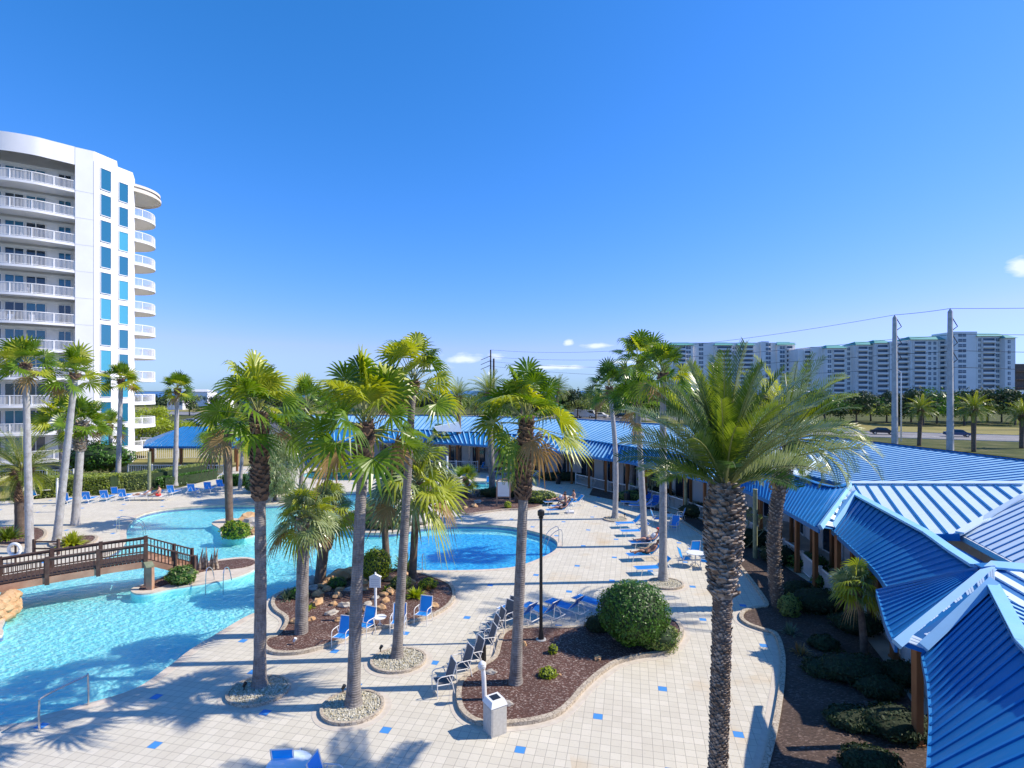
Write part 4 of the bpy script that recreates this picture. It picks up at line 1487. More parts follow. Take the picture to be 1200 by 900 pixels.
FANM = [M['frond'], M['frond_yellow'], M['frond_dead'], M['petiole']]
FAND = [M['frond_dark'], M['frond'], M['frond_dead'], M['petiole']]
FANY = [M['frond'], M['frond_yellow'], M['frond_dead'], M['petiole']]
DATM = [M['frond_mid'], M['frond_yellow'], M['frond_dead'], M['petiole']]
DATS = [M['frond_silver'], M['frond_mid'], M['frond_yellow'], M['petiole']]
DATB = [M['frond_silver'], M['frond_mid'], M['frond_yellow'], M['petiole'], M['frond_dark']]
MESH = {}
def crown_mesh(kind, seed):
    key = (kind, seed)
    if key not in MESH:
        if kind == 'fan':
            mb, ms = fan_crown(seed), FANM
        elif kind == 'fand':
            mb, ms = fan_crown(seed, 30, droop=.3), FAND
        elif kind == 'fansmall':
            mb, ms = fan_crown(seed, 26, .75, .95, seg=16, dead=1, droop=.25), FANY
        elif kind == 'bushy':
            mb, ms = fan_crown(seed, 44, .80, .92, seg=17, dead=3, droop=.7), [M['frond_silver'], M['frond_yellow'], M['frond_dead'], M['petiole']]
        elif kind == 'date':
            mb, ms = date_crown(seed, 60, 2.6, curl=1.25), DATM
        elif kind == 'dates':
            mb, ms = date_crown(seed, 58, 2.6, curl=1.1), DATS
        me = bpy.data.meshes.new('crown')
        me.from_pydata(mb.v, [], mb.f)
        for m in ms:
            me.materials.append(m)
        me.polygons.foreach_set('material_index', mb.m)
        me.update()
        MESH[key] = me
    return MESH[key]

def boots(mb, axis, radf, z0, z1, n, size, seed=0, out=.7, mi=0):
    """cut leaf bases spiralling up a palm trunk between heights z0 and z1"""
    rnd = random.Random(seed)
    for i in range(n):
        u = i / n
        z = lerp(z0, z1, u)
        c = axis(z)
        az = i * 2.39996
        r_ = radf(z)
        o = Vector((math.cos(az), math.sin(az), 0))
        s_ = size * rnd.uniform(.7, 1.25)
        a = c + o * r_ * .85
        d = (o * out + Vector((0, 0, rnd.uniform(.6, 1.0)))).normalized()
        t_ = Vector((-math.sin(az), math.cos(az), 0))
        nn = t_.cross(d)
        w0, w1 = s_ * .55, s_ * .28
        b = a + d * s_
        vs_ = [a - t_ * w0 - nn * .01, a + t_ * w0 - nn * .01, a + t_ * w0 * .9 + nn * s_ * .18, a - t_ * w0 * .9 + nn * s_ * .18,
               b - t_ * w1, b + t_ * w1, b + t_ * w1 + nn * s_ * .14, b - t_ * w1 + nn * s_ * .14]
        mb.add(vs_, [(0, 1, 5, 4), (1, 2, 6, 5), (2, 3, 7, 6), (3, 0, 4, 7), (4, 5, 6, 7)], mi)

def palm(name, base, top, label, kind='fan', seed=1, rt=.17, flare=1.5, cs=1.0, fibre=0.0, mat='trunk_grey', dy=0.0, group='fan palms around the pool deck', bend=0.0, rtop=None, own=None, boot='boot', base_xyz=None, cyaw=None, fr=1.45, cat='palm tree', bootmul=1.0):
    B = base_xyz if base_xyz is not None else P(*base)
    Y = B.y
    T = at(top[0], Y + dy, zat(top[1], Y + dy))
    t = thing(name, label, cat, B, group)
    D = T - B
    hgt = D.z
    def ax(z):
        u = z / hgt
        return Vector((D.x * u + bend * math.sin(math.pi * u), D.y * u, z))
    rtop = rtop or rt * .72
    def rad(z):
        u = z / hgt
        return lerp(rt, rtop, u) + rt * (flare - 1) * math.exp(-z / .28)
    mb = MB()
    N = max(10, int(hgt * 4))
    zs = [hgt * k / N for k in range(N + 1)]
    if flare > 1.05:
        zs = sorted(set(zs + [.08, .2, .35, .55]))
    rn_ = random.Random(seed)
    mb.tube([ax(z) if z > 0 else Vector((0, 0, -.05)) for z in zs], [rad(z) * rn_.uniform(.965, 1.035) for z in zs], 14)
    mb.build('trunk', M[mat], t, smooth=True)
    if fibre > 0:
        fb = MB()
        z0 = hgt - fibre
        fb.tube([ax(z0 + fibre * k / 6) for k in range(7)], [rad(z0 + fibre * k / 6) * (1.02 + .30 * math.sin(math.pi * min(1, .15 + k / 6))) for k in range(7)], 10)
        boots(fb, ax, lambda z: rad(z) * 1.2, z0, hgt + .05, int(fibre * 75 * bootmul), rt * 1.05, seed, .55)
        fb.build('old_leaf_bases', M[boot], t)
    me = own if own else crown_mesh(kind, seed)
    c = bpy.data.objects.new('crown', me)
    COL.objects.link(c)
    c.parent = t
    c.location = ax(hgt)
    c.scale = (cs, cs, cs)
    tilt = Vector((D.x, D.y, D.z)).normalized()
    c.rotation_euler = (tilt.y * -.8, tilt.x * .8, cyaw if cyaw is not None else seed * 1.7 + base[0] * .1)
    return t
G1 = 'tall fan palms in gravel rings on the pool deck'
palm('fan_palm', (304, 806), (303, 487), 'tall fan palm in the gravel ring nearest the pool, brown fibrous collar under its crown', 'fan', 1, .19, 1.5, .96, 2.7, 'trunk_grey', group=G1, bend=.05, rtop=.155)
palm('fan_palm', (414, 828), (428, 500), 'tall fan palm in the nearest gravel ring, with large drooping fronds', 'fan', 2, .20, 1.55, 1.08, 1.1, 'trunk_grey', group=G1, bend=-.05, rtop=.15)
palm('fan_palm', (465, 772), (484, 450), 'tall leaning fan palm in the third gravel ring, beside the blue chairs', 'fan', 3, .185, 1.45, .95, .35, 'trunk_grey', group=G1, bend=.0, rtop=.12)
palm('fan_palm', (604, 803), (617, 494), 'tall fan palm rising from the mulch bed beside the trash can', 'fan', 4, .185, 1.5, .98, 2.5, 'trunk_grey', group=G1, rtop=.14)
palm('fan_palm', (353, 744), (356, 612), 'short stout fan palm in the rock bed, left of its shaggy neighbour', 'bushy', 5, .24, 1.1, .86, .25, 'trunk_grey', group='short palms in the rock bed', rtop=.22, boot='boot_pale')
palm('fan_palm', (374, 688), (384, 598), 'short fan palm with shaggy pale leaf bases at the pool edge of the rock bed', 'bushy', 6, .26, 1.0, .95, 1.9, 'trunk_brown', group='short palms in the rock bed', rtop=.26, boot='boot_pale')
palm('fan_palm', (483, 682), (489, 568), 'brown-trunked fan palm at the far tip of the rock bed by the right pool', 'bushy', 7, .2, 1.15, 1.55, .3, 'trunk_brown', group='short palms in the rock bed', rtop=.17)
palm('date_palm', (453, 640), (450, 602), 'low grey-green date palm between the round yellow bush and the water', 'dates', 8, .22, 1.0, .50, .7, 'trunk_brown', group='date palms of the resort', base_xyz=P(453, 660))
palm('fan_palm', (269, 612), (266, 508), 'dark-trunked fan palm on the small rocky island in the pool', 'fan', 9, .25, 1.1, 1.15, .6, 'trunk_brown', group='fan palms around the pool deck', rtop=.3, bend=.0)
palm('fan_palm', (281, 574), (286, 500), 'thin pale fan palm on the far side of the pool behind the island palm', 'fand', 10, .17, 1.2, .95, .2, 'trunk_pale')
palm('fan_palm', (352, 575), (360, 478), 'fan palm showing between the two tall near palms beyond the left pool', 'fan', 40, .2, 1.2, 1.45, .4, 'trunk_grey')
palm('fan_palm', (205, 569), (208, 457), 'straight slim fan palm beyond the left pool, in front of the gazebo', 'fansmall', 11, .24, 1.5, 1.15, .5, 'trunk_pale')
palm('fan_palm', (138, 571), (142, 446), 'slim fan palm by the hedge in front of the tall window columns of the tower', 'fansmall', 12, .24, 1.4, 1.2, .4, 'trunk_pale')
palm('fan_palm', (131, 556), (129, 500), 'shorter fan palm behind the hedge and big dark bush', 'fansmall', 13, .24, 1.1, 1.2, .5, 'trunk_pale')
palm('fan_palm', (35, 648), (30, 428), 'tall straight fan palm with smooth pale trunk, leftmost on the left deck', 'fansmall', 14, .21, 1.4, 1.12, .5, 'trunk_pale', rtop=.15)
palm('fan_palm', (66, 637), (88, 440), 'tall fan palm leaning right with smooth pale trunk behind the bridge', 'fansmall', 15, .22, 1.4, 1.05, .25, 'trunk_pale', rtop=.16)
palm('fan_palm', (88, 615), (96, 497), 'medium fan palm with shaggy upper trunk standing right of the leaning palm', 'fansmall', 16, .26, 1.2, 1.25, 1.9, 'trunk_pale', rtop=.24, boot='boot_pale')
palm('fan_palm', (75, 590), (70, 492), 'fan palm half hidden behind the leaning palm in front of the tower', 'fansmall', 17, .22, 1.2, 1.3, .4, 'trunk_grey')
palm('date_palm', (24, 626), (26, 553), 'stout date palm with brown pineapple trunk at the left edge', 'date', 18, .3, 1.1, 1.0, 1.9, 'trunk_brown', group='date palms of the resort', rtop=.42)
palm('date_palm', (-22, 640), (-22, 530), 'date palm mostly outside the left edge, only frond tips showing', 'date', 19, .3, 1.0, .62, .8, 'trunk_brown', group='date palms of the resort', rtop=.3)
palm('date_palm', (538.5, 549), (537, 466), 'slender dark date palm in front of the light blue roof, left of centre', 'date', 20, .27, 1.1, .86, 1.2, 'trunk_brown', group='date palms of the resort', rtop=.3)
palm('date_palm', (577, 577), (573, 462), 'taller date palm behind the sign board at the centre', 'date', 21, .30, 1.2, .88, 1.0, 'trunk_grey', group='date palms of the resort', rtop=.26)
palm('fan_palm', (546, 584), (546, 562), 'small bushy fan palm in the mulch bed left of the sign board', 'fansmall', 22, .2, 1.0, .85, .5, 'trunk_brown', group='small palms in the far mulch bed')
palm('date_palm', (607, 590), (607, 556), 'small date palm with yellow arching fronds behind the tall centre palm', 'date', 23, .28, 1.0, .80, 1.2, 'trunk_brown', group='small palms in the far mulch bed', rtop=.32)
palm('fan_palm', (513, 549), (515, 510), 'small fan palm in front of the blue porch roof, left of the slender date palm', 'fansmall', 24, .15, 1.1, .9, .3, 'trunk_grey')
palm('fan_palm', (430, 556), (430, 548), 'very low fan palm in the planter behind the upper pool', 'fansmall', 26, .15, 1.0, .35, 0, 'trunk_grey', base_xyz=P(440, 547))
palm('fan_palm', (720.5, 608), (714, 455), 'slim fan palm in the farthest gravel ring near the blue loungers', 'fand', 25, .21, 1.5, 1.0, .6, 'trunk_pale', group=G1, bend=.25, rtop=.15)
palm('fan_palm', (739, 579), (750, 425), 'tallest dark-crowned fan palm at the edge of the far shaded bed', 'fan', 27, .24, 1.3, 1.5, 1.2, 'trunk_grey', rtop=.19)
palm('fan_palm', (756, 640), (747, 472), 'slim pale fan palm in the gravel ring beside the reclining people', 'fand', 28, .215, 1.5, 1.0, .3, 'trunk_pale', group=G1, rtop=.15)
palm('fan_palm', (777, 681), (777, 440), 'tall pale fan palm partly hidden by the big date palm, behind the round bush', 'fan', 29, .205, 1.5, .95, .3, 'trunk_pale', group=G1, rtop=.15)

# the large date palm in the foreground
big_me = bpy.data.meshes.new('crown')
mbx = date_crown(31, 54, 2.9, elmax=89, elmin=27, curl=.80, pairs=40, leaf=.50, wid=.052, stiff=.3)
big_me.from_pydata(mbx.v, [], mbx.f)
for m in DATB:
    big_me.materials.append(m)
big_me.polygons.foreach_set('material_index', mbx.m)
big_me.update()
bigp = palm('date_palm', (841, 919), (850, 566), 'large foreground date palm with thick scaly trunk and a wide crown of silvery fronds', own=big_me, seed=30, rt=.19, flare=1.0, cs=1.0, mat='trunk_brown', group='date palms of the resort', rtop=.23, kind='dates')
Tb = at(850, P(841, 919).y, zat(575, P(841, 919).y)) - P(841, 919)
def axb(z):
    return Vector((Tb.x * z / Tb.z, 0, z))
def rdb(z):
    u = z / Tb.z
    if u < .66:
        return .205
    return .205 + .15 * math.sin(min(1, (u - .66) / .26) * math.pi / 2) - .13 * max(0, (u - .93) / .07)
mb = MB()
boots(mb, axb, rdb, .0, Tb.z * .68, 820, .10, 3, .45)
mb.build('trunk_scales', M['boot_pale'], bigp)
mb = MB()
mb.tube([axb(Tb.z * (.64 + .06 * k)) for k in range(7)], [rdb(Tb.z * (.64 + .06 * k)) * .93 for k in range(7)], 12)
boots(mb, axb, rdb, Tb.z * .64, Tb.z * 1.02, 430, .22, 5, .85)
mb.build('old_leaf_bases', M['boot_pale'], bigp)

# rough-trunked date palm by the walkway
p2 = palm('date_palm', (912, 712), (928, 514), 'leaning rough-trunked date palm in the shaded bed beside the blue roof', 'date', 33, .26, 1.1, 1.32, 0, 'trunk_brown', group='date palms of the resort', bend=-.45, rtop=.27)
B2 = P(912, 712)
T2 = at(928, B2.y, zat(514, B2.y)) - B2
def ax2(z):
    u = z / T2.z
    return Vector((T2.x * u - .45 * math.sin(math.pi * u), 0, z))
mb = MB()
boots(mb, ax2, lambda z: .26 + (.13 if z > T2.z * .68 else 0), .1, T2.z, 520, .13, 9, .6)
mb.build('old_leaf_bases', M['boot_pale'], p2)
palm('fan_palm', (1013, 767), (1004, 690), 'small fan palm in the shaded bed beside the curving blue walkway roof', 'bushy', 35, .13, 1.1, .62, .6, 'trunk_brown', group='small palms under the blue roof', bend=.05)
for (bx, by, tx, ty, s_, lb) in ((1077, 522, 1079, 481, .95, 'date palm by the road between the two concrete power poles'), (1141, 529, 1141, 481, 1.0, 'date palm by the road just right of the right concrete power pole'), (1197, 525, 1198, 487, .95, 'date palm by the road at the right edge'), (653, 495, 653, 458, 1.6, 'distant dark date palm behind the centre palm crown'), (610, 497, 612, 466, 1.3, 'distant date palm left of the parked vans'), (698, 495, 699, 470, 1.6, 'distant date palm beside the parked white van'), (556, 495, 558, 478, 1.1, 'small distant date palm behind the light blue roof')):
    palm('date_palm', (bx, by), (tx, ty), lb, 'date', 36, .30, 1.0, s_ * 1.12, .9, 'trunk_brown', group='date palms by the road', rtop=.34, boot='boot')

# ---------------------------------------------------------------- shrubs and trees
def leaf_cloud(mb, c, r, n, size, rnd, mi=0, shell=.55, lump=.2, seed=0, fl=None):
    for _ in range(n):
        th = rnd.uniform(0, 2 * math.pi)
        z = rnd.uniform(-1, 1)
        q = math.sqrt(1 - z * z)
        d = Vector((q * math.cos(th), q * math.sin(th), z))
        k = rnd.uniform(shell, 1) ** .6 * (1 + lump * noise.noise(d * 2.2 + Vector((seed * 3.1, seed, 0))) * 1.6)
        p = Vector(c) + Vector((d.x * r[0], d.y * r[1], d.z * r[2])) * k
        if fl is not None and p.z < fl:
            continue
        s_ = size * rnd.uniform(.6, 1.3)
        nn = (d + Vector((rnd.uniform(-1, 1), rnd.uniform(-1, 1), rnd.uniform(-.6, 1))) * .8).normalized()
        a = nn.cross(Vector((rnd.uniform(-1, 1), rnd.uniform(-1, 1), rnd.uniform(-1, 1)))).normalized()
        b = nn.cross(a)
        mb.add([p - a * s_, p + b * s_ * .45, p + a * s_, p - b * s_ * .45], [(0, 1, 2, 3)], mi)

def shrub(name, base, r, label, mat='leaf', n=2500, size=.06, seed=1, group=None, cat='bush', mat2=None, lump=.18, zc=None, base_xyz=None):
    B = base_xyz if base_xyz is not None else P(*base)
    t = thing(name, label, cat, B, group)
    rnd = random.Random(seed)
    zc = zc if zc is not None else r[2] * .85
    mb = MB()
    leaf_cloud(mb, (0, 0, zc), r, int(n * .75), size, rnd, 0, .5, lump, seed, .0)
    leaf_cloud(mb, (0, 0, zc), r, int(n * .25), size, rnd, 1, .8, lump, seed, .0)
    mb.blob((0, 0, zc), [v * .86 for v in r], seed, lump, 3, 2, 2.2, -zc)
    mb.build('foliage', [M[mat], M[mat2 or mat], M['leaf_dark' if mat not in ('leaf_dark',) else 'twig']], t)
    mb = MB()
    mb.tube([(0, 0, -.02), (.02, 0, zc * .6)], [.06, .04], 6)
    mb.build('stem', M['bark'], t)
    return t
shrub('round_bush', (743, 752), (1.36, 1.28, 1.16), 'large round glossy green bush at the right end of the kerbed mulch bed', 'leaf', 11000, .055, 1, zc=1.25, lump=.07, base_xyz=P(742, 756))
shrub('low_bush', (771, 768), (.78, .62, .55), 'low pale-leaved bush in front of the large round glossy bush', 'leaf_olive', 3800, .04, 2, mat2='leaf', base_xyz=P(772, 761))
shrub('low_bush', (701, 741), (.55, .4, .38), 'small dark bush at the left foot of the large round glossy bush', 'leaf_dark', 1300, .045, 3)
shrub('low_bush', (642, 795), (.30, .26, .20), 'tiny bright green shrub in the mulch right of the palm trunk', 'leaf_yellow', 700, .045, 4)
shrub('low_bush', (648, 768), (.17, .17, .22), 'tiny upright green shrub in the mulch behind the other tiny shrub', 'leaf_yellow', 400, .04, 5)
shrub('round_bush', (440, 684), (.80, .76, .80), 'yellow-green ball-shaped bush behind the white sign post in the rock bed', 'leaf_yellow', 4500, .05, 6, zc=.95, lump=.08)
shrub('low_bush', (276, 631), (.95, .6, .62), 'leafy green shrub on the small rocky island', 'leaf_yellow', 2000, .09, 7, mat2='leaf')
shrub('low_bush', (213, 684), (.72, .55, .48), 'leafy shrub on the island at the foot of the bridge steps', 'leaf', 1900, .075, 8, mat2='leaf_olive')
shrub('large_bush', (113, 560), (3.6, 2.0, 1.65), 'big rounded dark green bush behind the hedge below the tower', 'leaf', 5000, .16, 9, zc=2.1, base_xyz=P(116, 557))
hg = 'trimmed hedges on the far left'
def hedge(name, pts, h, w, label, mat='leaf_olive', n=7000, size=.09, seed=1, mat2='leaf_olive'):
    o0 = P(*pts[0])
    q = [P(*p) - o0 for p in pts]
    t = thing(name, label, 'hedge', o0, hg)
    rnd = random.Random(seed)
    mb = MB()
    Ln = sum((q[i + 1] - q[i]).length for i in range(len(q) - 1))
    rs = resample(q, 200)
    for _ in range(n):
        c = rs[rnd.randrange(200)]
        s = rnd.random()
        if s < .5:
            p = c + Vector((rnd.uniform(-.3, .3), w * (-.5 + rnd.gauss(0, .04)), rnd.uniform(0, h)))
        elif s < .85:
            p = c + Vector((rnd.uniform(-.3, .3), w * rnd.uniform(-.5, .5), h + rnd.gauss(0, .05)))
        else:
            p = c + Vector((rnd.uniform(-.3, .3), w * .5, rnd.uniform(0, h)))
        p.z += .12 * noise.noise(p * .8 + o0)
        nn = Vector((rnd.gauss(0, .6), -.6 + rnd.gauss(0, .5), .6 + rnd.gauss(0, .5))).normalized()
        a = nn.cross(Vector((rnd.uniform(-1, 1), rnd.uniform(-1, 1), rnd.uniform(-1, 1)))).normalized()
        b = nn.cross(a)
        s_ = size * rnd.uniform(.6, 1.3)
        mb.add([p - a * s_, p + b * s_ * .5, p + a * s_, p - b * s_ * .5], [(0, 1, 2, 3)], 0 if rnd.random() < .7 else 1)
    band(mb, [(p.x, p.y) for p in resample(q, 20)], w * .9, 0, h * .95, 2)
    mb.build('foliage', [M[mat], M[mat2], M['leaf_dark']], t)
hedge('hedge', [(36, 583), (80, 580), (134, 578)], 1.7, 1.6, 'long pale clipped hedge at the left, below the tower balconies', 'leaf_olive', 9000, .10, 1, 'leaf_yellow')
hedge('hedge', [(142, 574), (180, 570), (235, 560)], 1.45, 1.6, 'pale clipped hedge curving in front of the gazebo', 'leaf_olive', 9000, .10, 2)
hedge('hedge', [(190, 570.5), (225, 565.5), (250, 561)], .95, 1.2, 'low dark green hedge in front of the pale hedge near the gazebo', 'leaf', 4000, .09, 3, 'leaf')
hedge('hedge', [(262, 569), (300, 568)], 1.0, 1.2, 'short dark hedge right of the gazebo behind the pool palms', 'leaf', 2000, .09, 4, 'leaf')
# bed around the sign
shrub('low_bush', (590, 586), (2.6, .7, .55), 'long dark low hedge behind the sign board', 'leaf_dark', 3000, .08, 10, base_xyz=P(592, 583))
shrub('low_bush', (632, 587), (1.5, .7, .6), 'yellowish low shrub right of the sign board', 'leaf_olive', 2200, .08, 11, mat2='leaf_yellow', base_xyz=P(634, 590))
shrub('low_bush', (595, 596), (.3, .28, .32), 'small yellow-green tuft at the foot of the sign board', 'leaf_yellow', 500, .07, 12)
shrub('low_bush', (733, 588), (1.25, .55, .5), 'yellowish rounded shrub at the foot of the dark-crowned palm', 'leaf_olive', 2200, .07, 13, base_xyz=P(738, 587))
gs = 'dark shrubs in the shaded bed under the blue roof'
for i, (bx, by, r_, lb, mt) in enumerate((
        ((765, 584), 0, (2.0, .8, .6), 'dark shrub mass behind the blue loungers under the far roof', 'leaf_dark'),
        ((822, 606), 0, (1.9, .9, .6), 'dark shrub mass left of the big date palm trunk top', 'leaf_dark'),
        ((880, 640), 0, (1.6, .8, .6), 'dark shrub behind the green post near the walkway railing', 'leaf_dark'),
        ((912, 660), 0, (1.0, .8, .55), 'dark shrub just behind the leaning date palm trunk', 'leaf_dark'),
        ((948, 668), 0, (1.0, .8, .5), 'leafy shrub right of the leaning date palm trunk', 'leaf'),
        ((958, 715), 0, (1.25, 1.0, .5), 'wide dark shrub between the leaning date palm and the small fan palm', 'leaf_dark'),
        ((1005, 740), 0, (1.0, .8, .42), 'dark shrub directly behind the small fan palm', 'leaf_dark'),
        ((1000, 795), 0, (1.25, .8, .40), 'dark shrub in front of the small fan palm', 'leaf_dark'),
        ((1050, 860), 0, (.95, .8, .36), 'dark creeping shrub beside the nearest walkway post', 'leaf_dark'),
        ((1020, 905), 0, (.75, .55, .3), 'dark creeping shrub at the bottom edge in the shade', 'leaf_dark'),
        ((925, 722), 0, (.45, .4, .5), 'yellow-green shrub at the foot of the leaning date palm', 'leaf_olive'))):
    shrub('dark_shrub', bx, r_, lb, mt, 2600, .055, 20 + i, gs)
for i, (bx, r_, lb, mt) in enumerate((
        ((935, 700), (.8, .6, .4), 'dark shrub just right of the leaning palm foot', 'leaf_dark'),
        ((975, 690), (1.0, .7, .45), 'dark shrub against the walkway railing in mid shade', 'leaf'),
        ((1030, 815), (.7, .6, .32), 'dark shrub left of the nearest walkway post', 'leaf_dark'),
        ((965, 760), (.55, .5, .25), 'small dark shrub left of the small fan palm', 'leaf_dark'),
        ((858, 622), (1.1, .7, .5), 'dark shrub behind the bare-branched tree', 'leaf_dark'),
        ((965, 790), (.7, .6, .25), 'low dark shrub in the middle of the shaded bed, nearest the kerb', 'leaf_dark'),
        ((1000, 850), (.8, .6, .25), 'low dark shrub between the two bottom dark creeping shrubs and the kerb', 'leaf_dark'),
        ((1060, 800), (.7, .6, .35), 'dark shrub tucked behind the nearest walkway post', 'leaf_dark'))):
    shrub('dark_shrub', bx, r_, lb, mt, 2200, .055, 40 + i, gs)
shrub('low_bush', (470, 690), (.5, .4, .35), 'green low bush between the ball bush and the brown palm', 'leaf_olive', 1200, .05, 51)
shrub('low_bush', (350, 702), (.5, .35, .3), 'dark green low bush behind the short stout palm', 'leaf', 1200, .05, 52)
shrub('low_bush', (502, 690), (.45, .35, .28), 'yellow-green low bush at the right tip of the rock bed', 'leaf_yellow', 1000, .05, 53)
shrub('low_bush', (395, 690), (.45, .3, .3), 'green low bush among the boulders behind the near palms', 'leaf', 1000, .05, 54)
shrub('low_bush', (445, 624), (1.9, .7, .55), 'green bushes along the far pool edge under the low date palm', 'leaf', 2600, .07, 55, base_xyz=P(447, 619))
shrub('round_bush', (433, 606), (1.2, 1.0, .95), 'rounded olive bush behind the low date palm at the far pool edge', 'leaf_olive', 2400, .08, 56, base_xyz=P(434, 613))
shrub('low_bush', (312, 577), (2.2, .9, .7), 'dark bushes behind the fibrous palm beyond the left pool', 'leaf', 2600, .09, 57)
shrub('low_bush', (545, 556), (2.2, .8, .5), 'dark bushes behind the small pool left of the slender date palm', 'leaf', 2200, .09, 58, base_xyz=P(505, 560))
shrub('low_bush', (640, 562), (2.6, .8, .5), 'dark shrubs under the far porch right of centre', 'leaf_dark', 2400, .09, 59, base_xyz=P(660, 563))
def tuft(name, base, r, h, label, mat='leaf_blue', n=70, w=.02, seed=1, group=None, cat='plant', droop=.5, base_xyz=None):
    B = base_xyz if base_xyz is not None else P(*base)
    rnd = random.Random(seed)
    mb = MB()
    for i in range(n):
        az = rnd.uniform(0, 6.283)
        el = rnd.uniform(.25, 1.4)
        L = h * rnd.uniform(.7, 1.15)
        d = Vector((math.cos(az) * math.cos(el), math.sin(az) * math.cos(el), math.sin(el)))
        sd = Vector((-math.sin(az), math.cos(az), 0)) * w
        p0 = Vector((math.cos(az) * r * .15, math.sin(az) * r * .15, 0))
        p1 = p0 + d * L * .55
        p2 = p0 + d * L + Vector((0, 0, -droop * L * math.cos(el) * .6))
        mb.add([p0 - sd, p0 + sd, p1 + sd * .9, p1 - sd * .9, p2], [(0, 1, 2, 3), (3, 2, 4)])
    t = thing(name, label, cat, B, group)
    mb.build('leaves', M[mat], t)
    return t
tuft('grass_tuft', (926, 744), .4, .55, 'grey-green grass tuft beside the round kerb nose on the right', seed=1)
tuft('grass_tuft', (938, 768), .4, .5, 'dull grey grass tuft farther into the shaded bed', 'frond_dead', seed=2)
tuft('sago_plant', (10, 636), .5, 1.1, 'dark green sago plant with stiff fronds at the left edge', 'frond_mid', 130, .06, 3, cat='palm plant', base_xyz=P(10, 633))
tuft('sago_plant', (84, 640), .5, 1.0, 'low yellow-green palm plant behind the bridge railing', 'frond_yellow', 150, .07, 4, cat='palm plant')
tuft('spiky_plant', (336, 704), .3, .6, 'spiky grey-green plant at the pool edge of the rock bed', 'leaf_blue', 80, .03, 5)
tuft('spiky_plant', (362, 716), .2, .35, 'small bright green spiky plant among the rocks', 'leaf_yellow', 60, .03, 6)
tuft('spiky_plant', (454, 694), .3, .35, 'small bright leafy plant right of the white sign post', 'leaf_yellow', 90, .04, 7)
tuft('spiky_plant', (487, 702), .4, .6, 'yellow-green leafy plant behind the rightmost blue chair of the rock bed', 'leaf_yellow', 130, .05, 8)
tuft('spiky_plant', (503, 692), .3, .45, 'brownish plant at the right end of the rock bed', 'frond_dead', 90, .03, 9)
tuft('spiky_plant', (474, 668), .4, 1.0, 'dark upright leafy plant between the ball bush and the brown palm trunk', 'frond_mid', 60, .06, 10)
tuft('spiky_plant', (955, 660), .4, .8, 'green palmetto plant by the walkway railing in the shade', 'frond_mid', 90, .04, 11, base_xyz=P(952, 672))

def rocks(lst, label, group, mat='rock', name='rock', seed=0):
    for i, (x, y, s_) in enumerate(lst):
        mb = MB()
        mb.blob((0, 0, s_ * .28), (s_ * random.Random(i + seed).uniform(.8, 1.2), s_ * .7, s_ * .55), i + seed, .55, 2, 0, 1.6, -s_ * .35)
        o = mb.build(name, M[mat if i % 5 else 'rock_grey'], None, loc=P(x, y) + Vector((0, 0, .07)))
        o.rotation_euler = (0, 0, i * 1.3)
        tag(o, label[i] if isinstance(label, list) else label, 'rock', group)
RK = [(366, 693, .30), (383, 694, .27), (373, 700, .30), (395, 702, .28), (391, 711, .22), (404, 713, .26), (372, 710, .30), (345, 732, .22), (365, 729, .18), (424, 690, .55), (408, 694, .20), (457, 697, .30), (450, 700, .22), (452, 707, .22), (447, 716, .26), (430, 712, .22), (428, 718, .2), (462, 690, .2), (482, 687, .3), (507, 713, .26), (388, 722, .24), (412, 722, .22), (399, 730, .2), (474, 676, .24), (455, 682, .26), (440, 704, .2), (418, 705, .22), (398, 694, .22)]
rocks(RK, 'tan boulder lying on the mulch of the rock bed by the blue chairs', 'tan boulders scattered in the rock bed')
rocks([(363, 686, .45), (388, 685, .5), (400, 680, .6), (412, 676, .55), (378, 689, .35)], 'dark tan boulder in the rock ledge along the water behind the palms', 'boulders of the pool-side ledge', 'rock', 'rock', 40)
rocks([(292, 617, .6), (302, 622, .45), (296, 626, .35), (290, 610, .6)], 'pale tan boulder piled beside the shrub on the small pool island', 'boulders on the small island', 'rock', 'rock', 60)
rocks([(575, 792, .16)], ['small upright wooden-coloured stone by the chair side of the mulch bed'], None, 'rock', 'rock', 70)
rocks([(595, 829, .17), (700, 775, .18), (656, 794, .08), (724, 751, .2), (614, 758, .14)], ['orange stone beside the trash can in the mulch', 'tan stone at the middle of the mulch bed by the kerb', 'tiny tan stone next to the tiny bright shrub', 'yellowish stone in the shade under the large round bush', 'small stone just left of the black lamp post'], None, 'rock', 'rock', 80)
rocks([(514, 580, .8), (504, 583, .45), (500, 579, .4), (525, 590, .3), (556, 595, .35), (560, 590, .3), (545, 597, .25)], 'tan boulder in the mulch bed left of the sign board', 'boulders in the far mulch bed', 'rock', 'rock', 90)
rocks([(412, 611, .8), (425, 615, .6), (440, 617, .5), (462, 616, .5), (480, 613, .7), (493, 614, .6)], 'dark boulder on the pool edge under the low date palm', 'boulders beside the far pool edge', 'rock_grey', 'rock', 100)

# rock wall at the left end of the bridge
t = thing('rock_wall', 'curved wall of stacked golden boulders rising from the pool at the left edge', 'rock wall', P(-27, 727))
t.scale = (.95, 1.0, .85)
rnd = random.Random(11)
for i in range(26):
    a = R(lerp(-70, 75, (i % 9) / 8))
    lay = i // 9
    c = Vector((math.cos(a) * .75 - .1, math.sin(a) * 1.35, -.05 + lay * .36))
    mb = MB()
    mb.blob((0, 0, 0), (.42, .42, .30), i, .45, 2, 0, 1.5)
    mb.build('boulder', M['rock'], t, loc=c)
mb = MB()
mb.blob((-1.1, 0, .2), (1.5, 1.7, .9), 3, .2, 2)
mb.build('boulder', M['rock'], t)

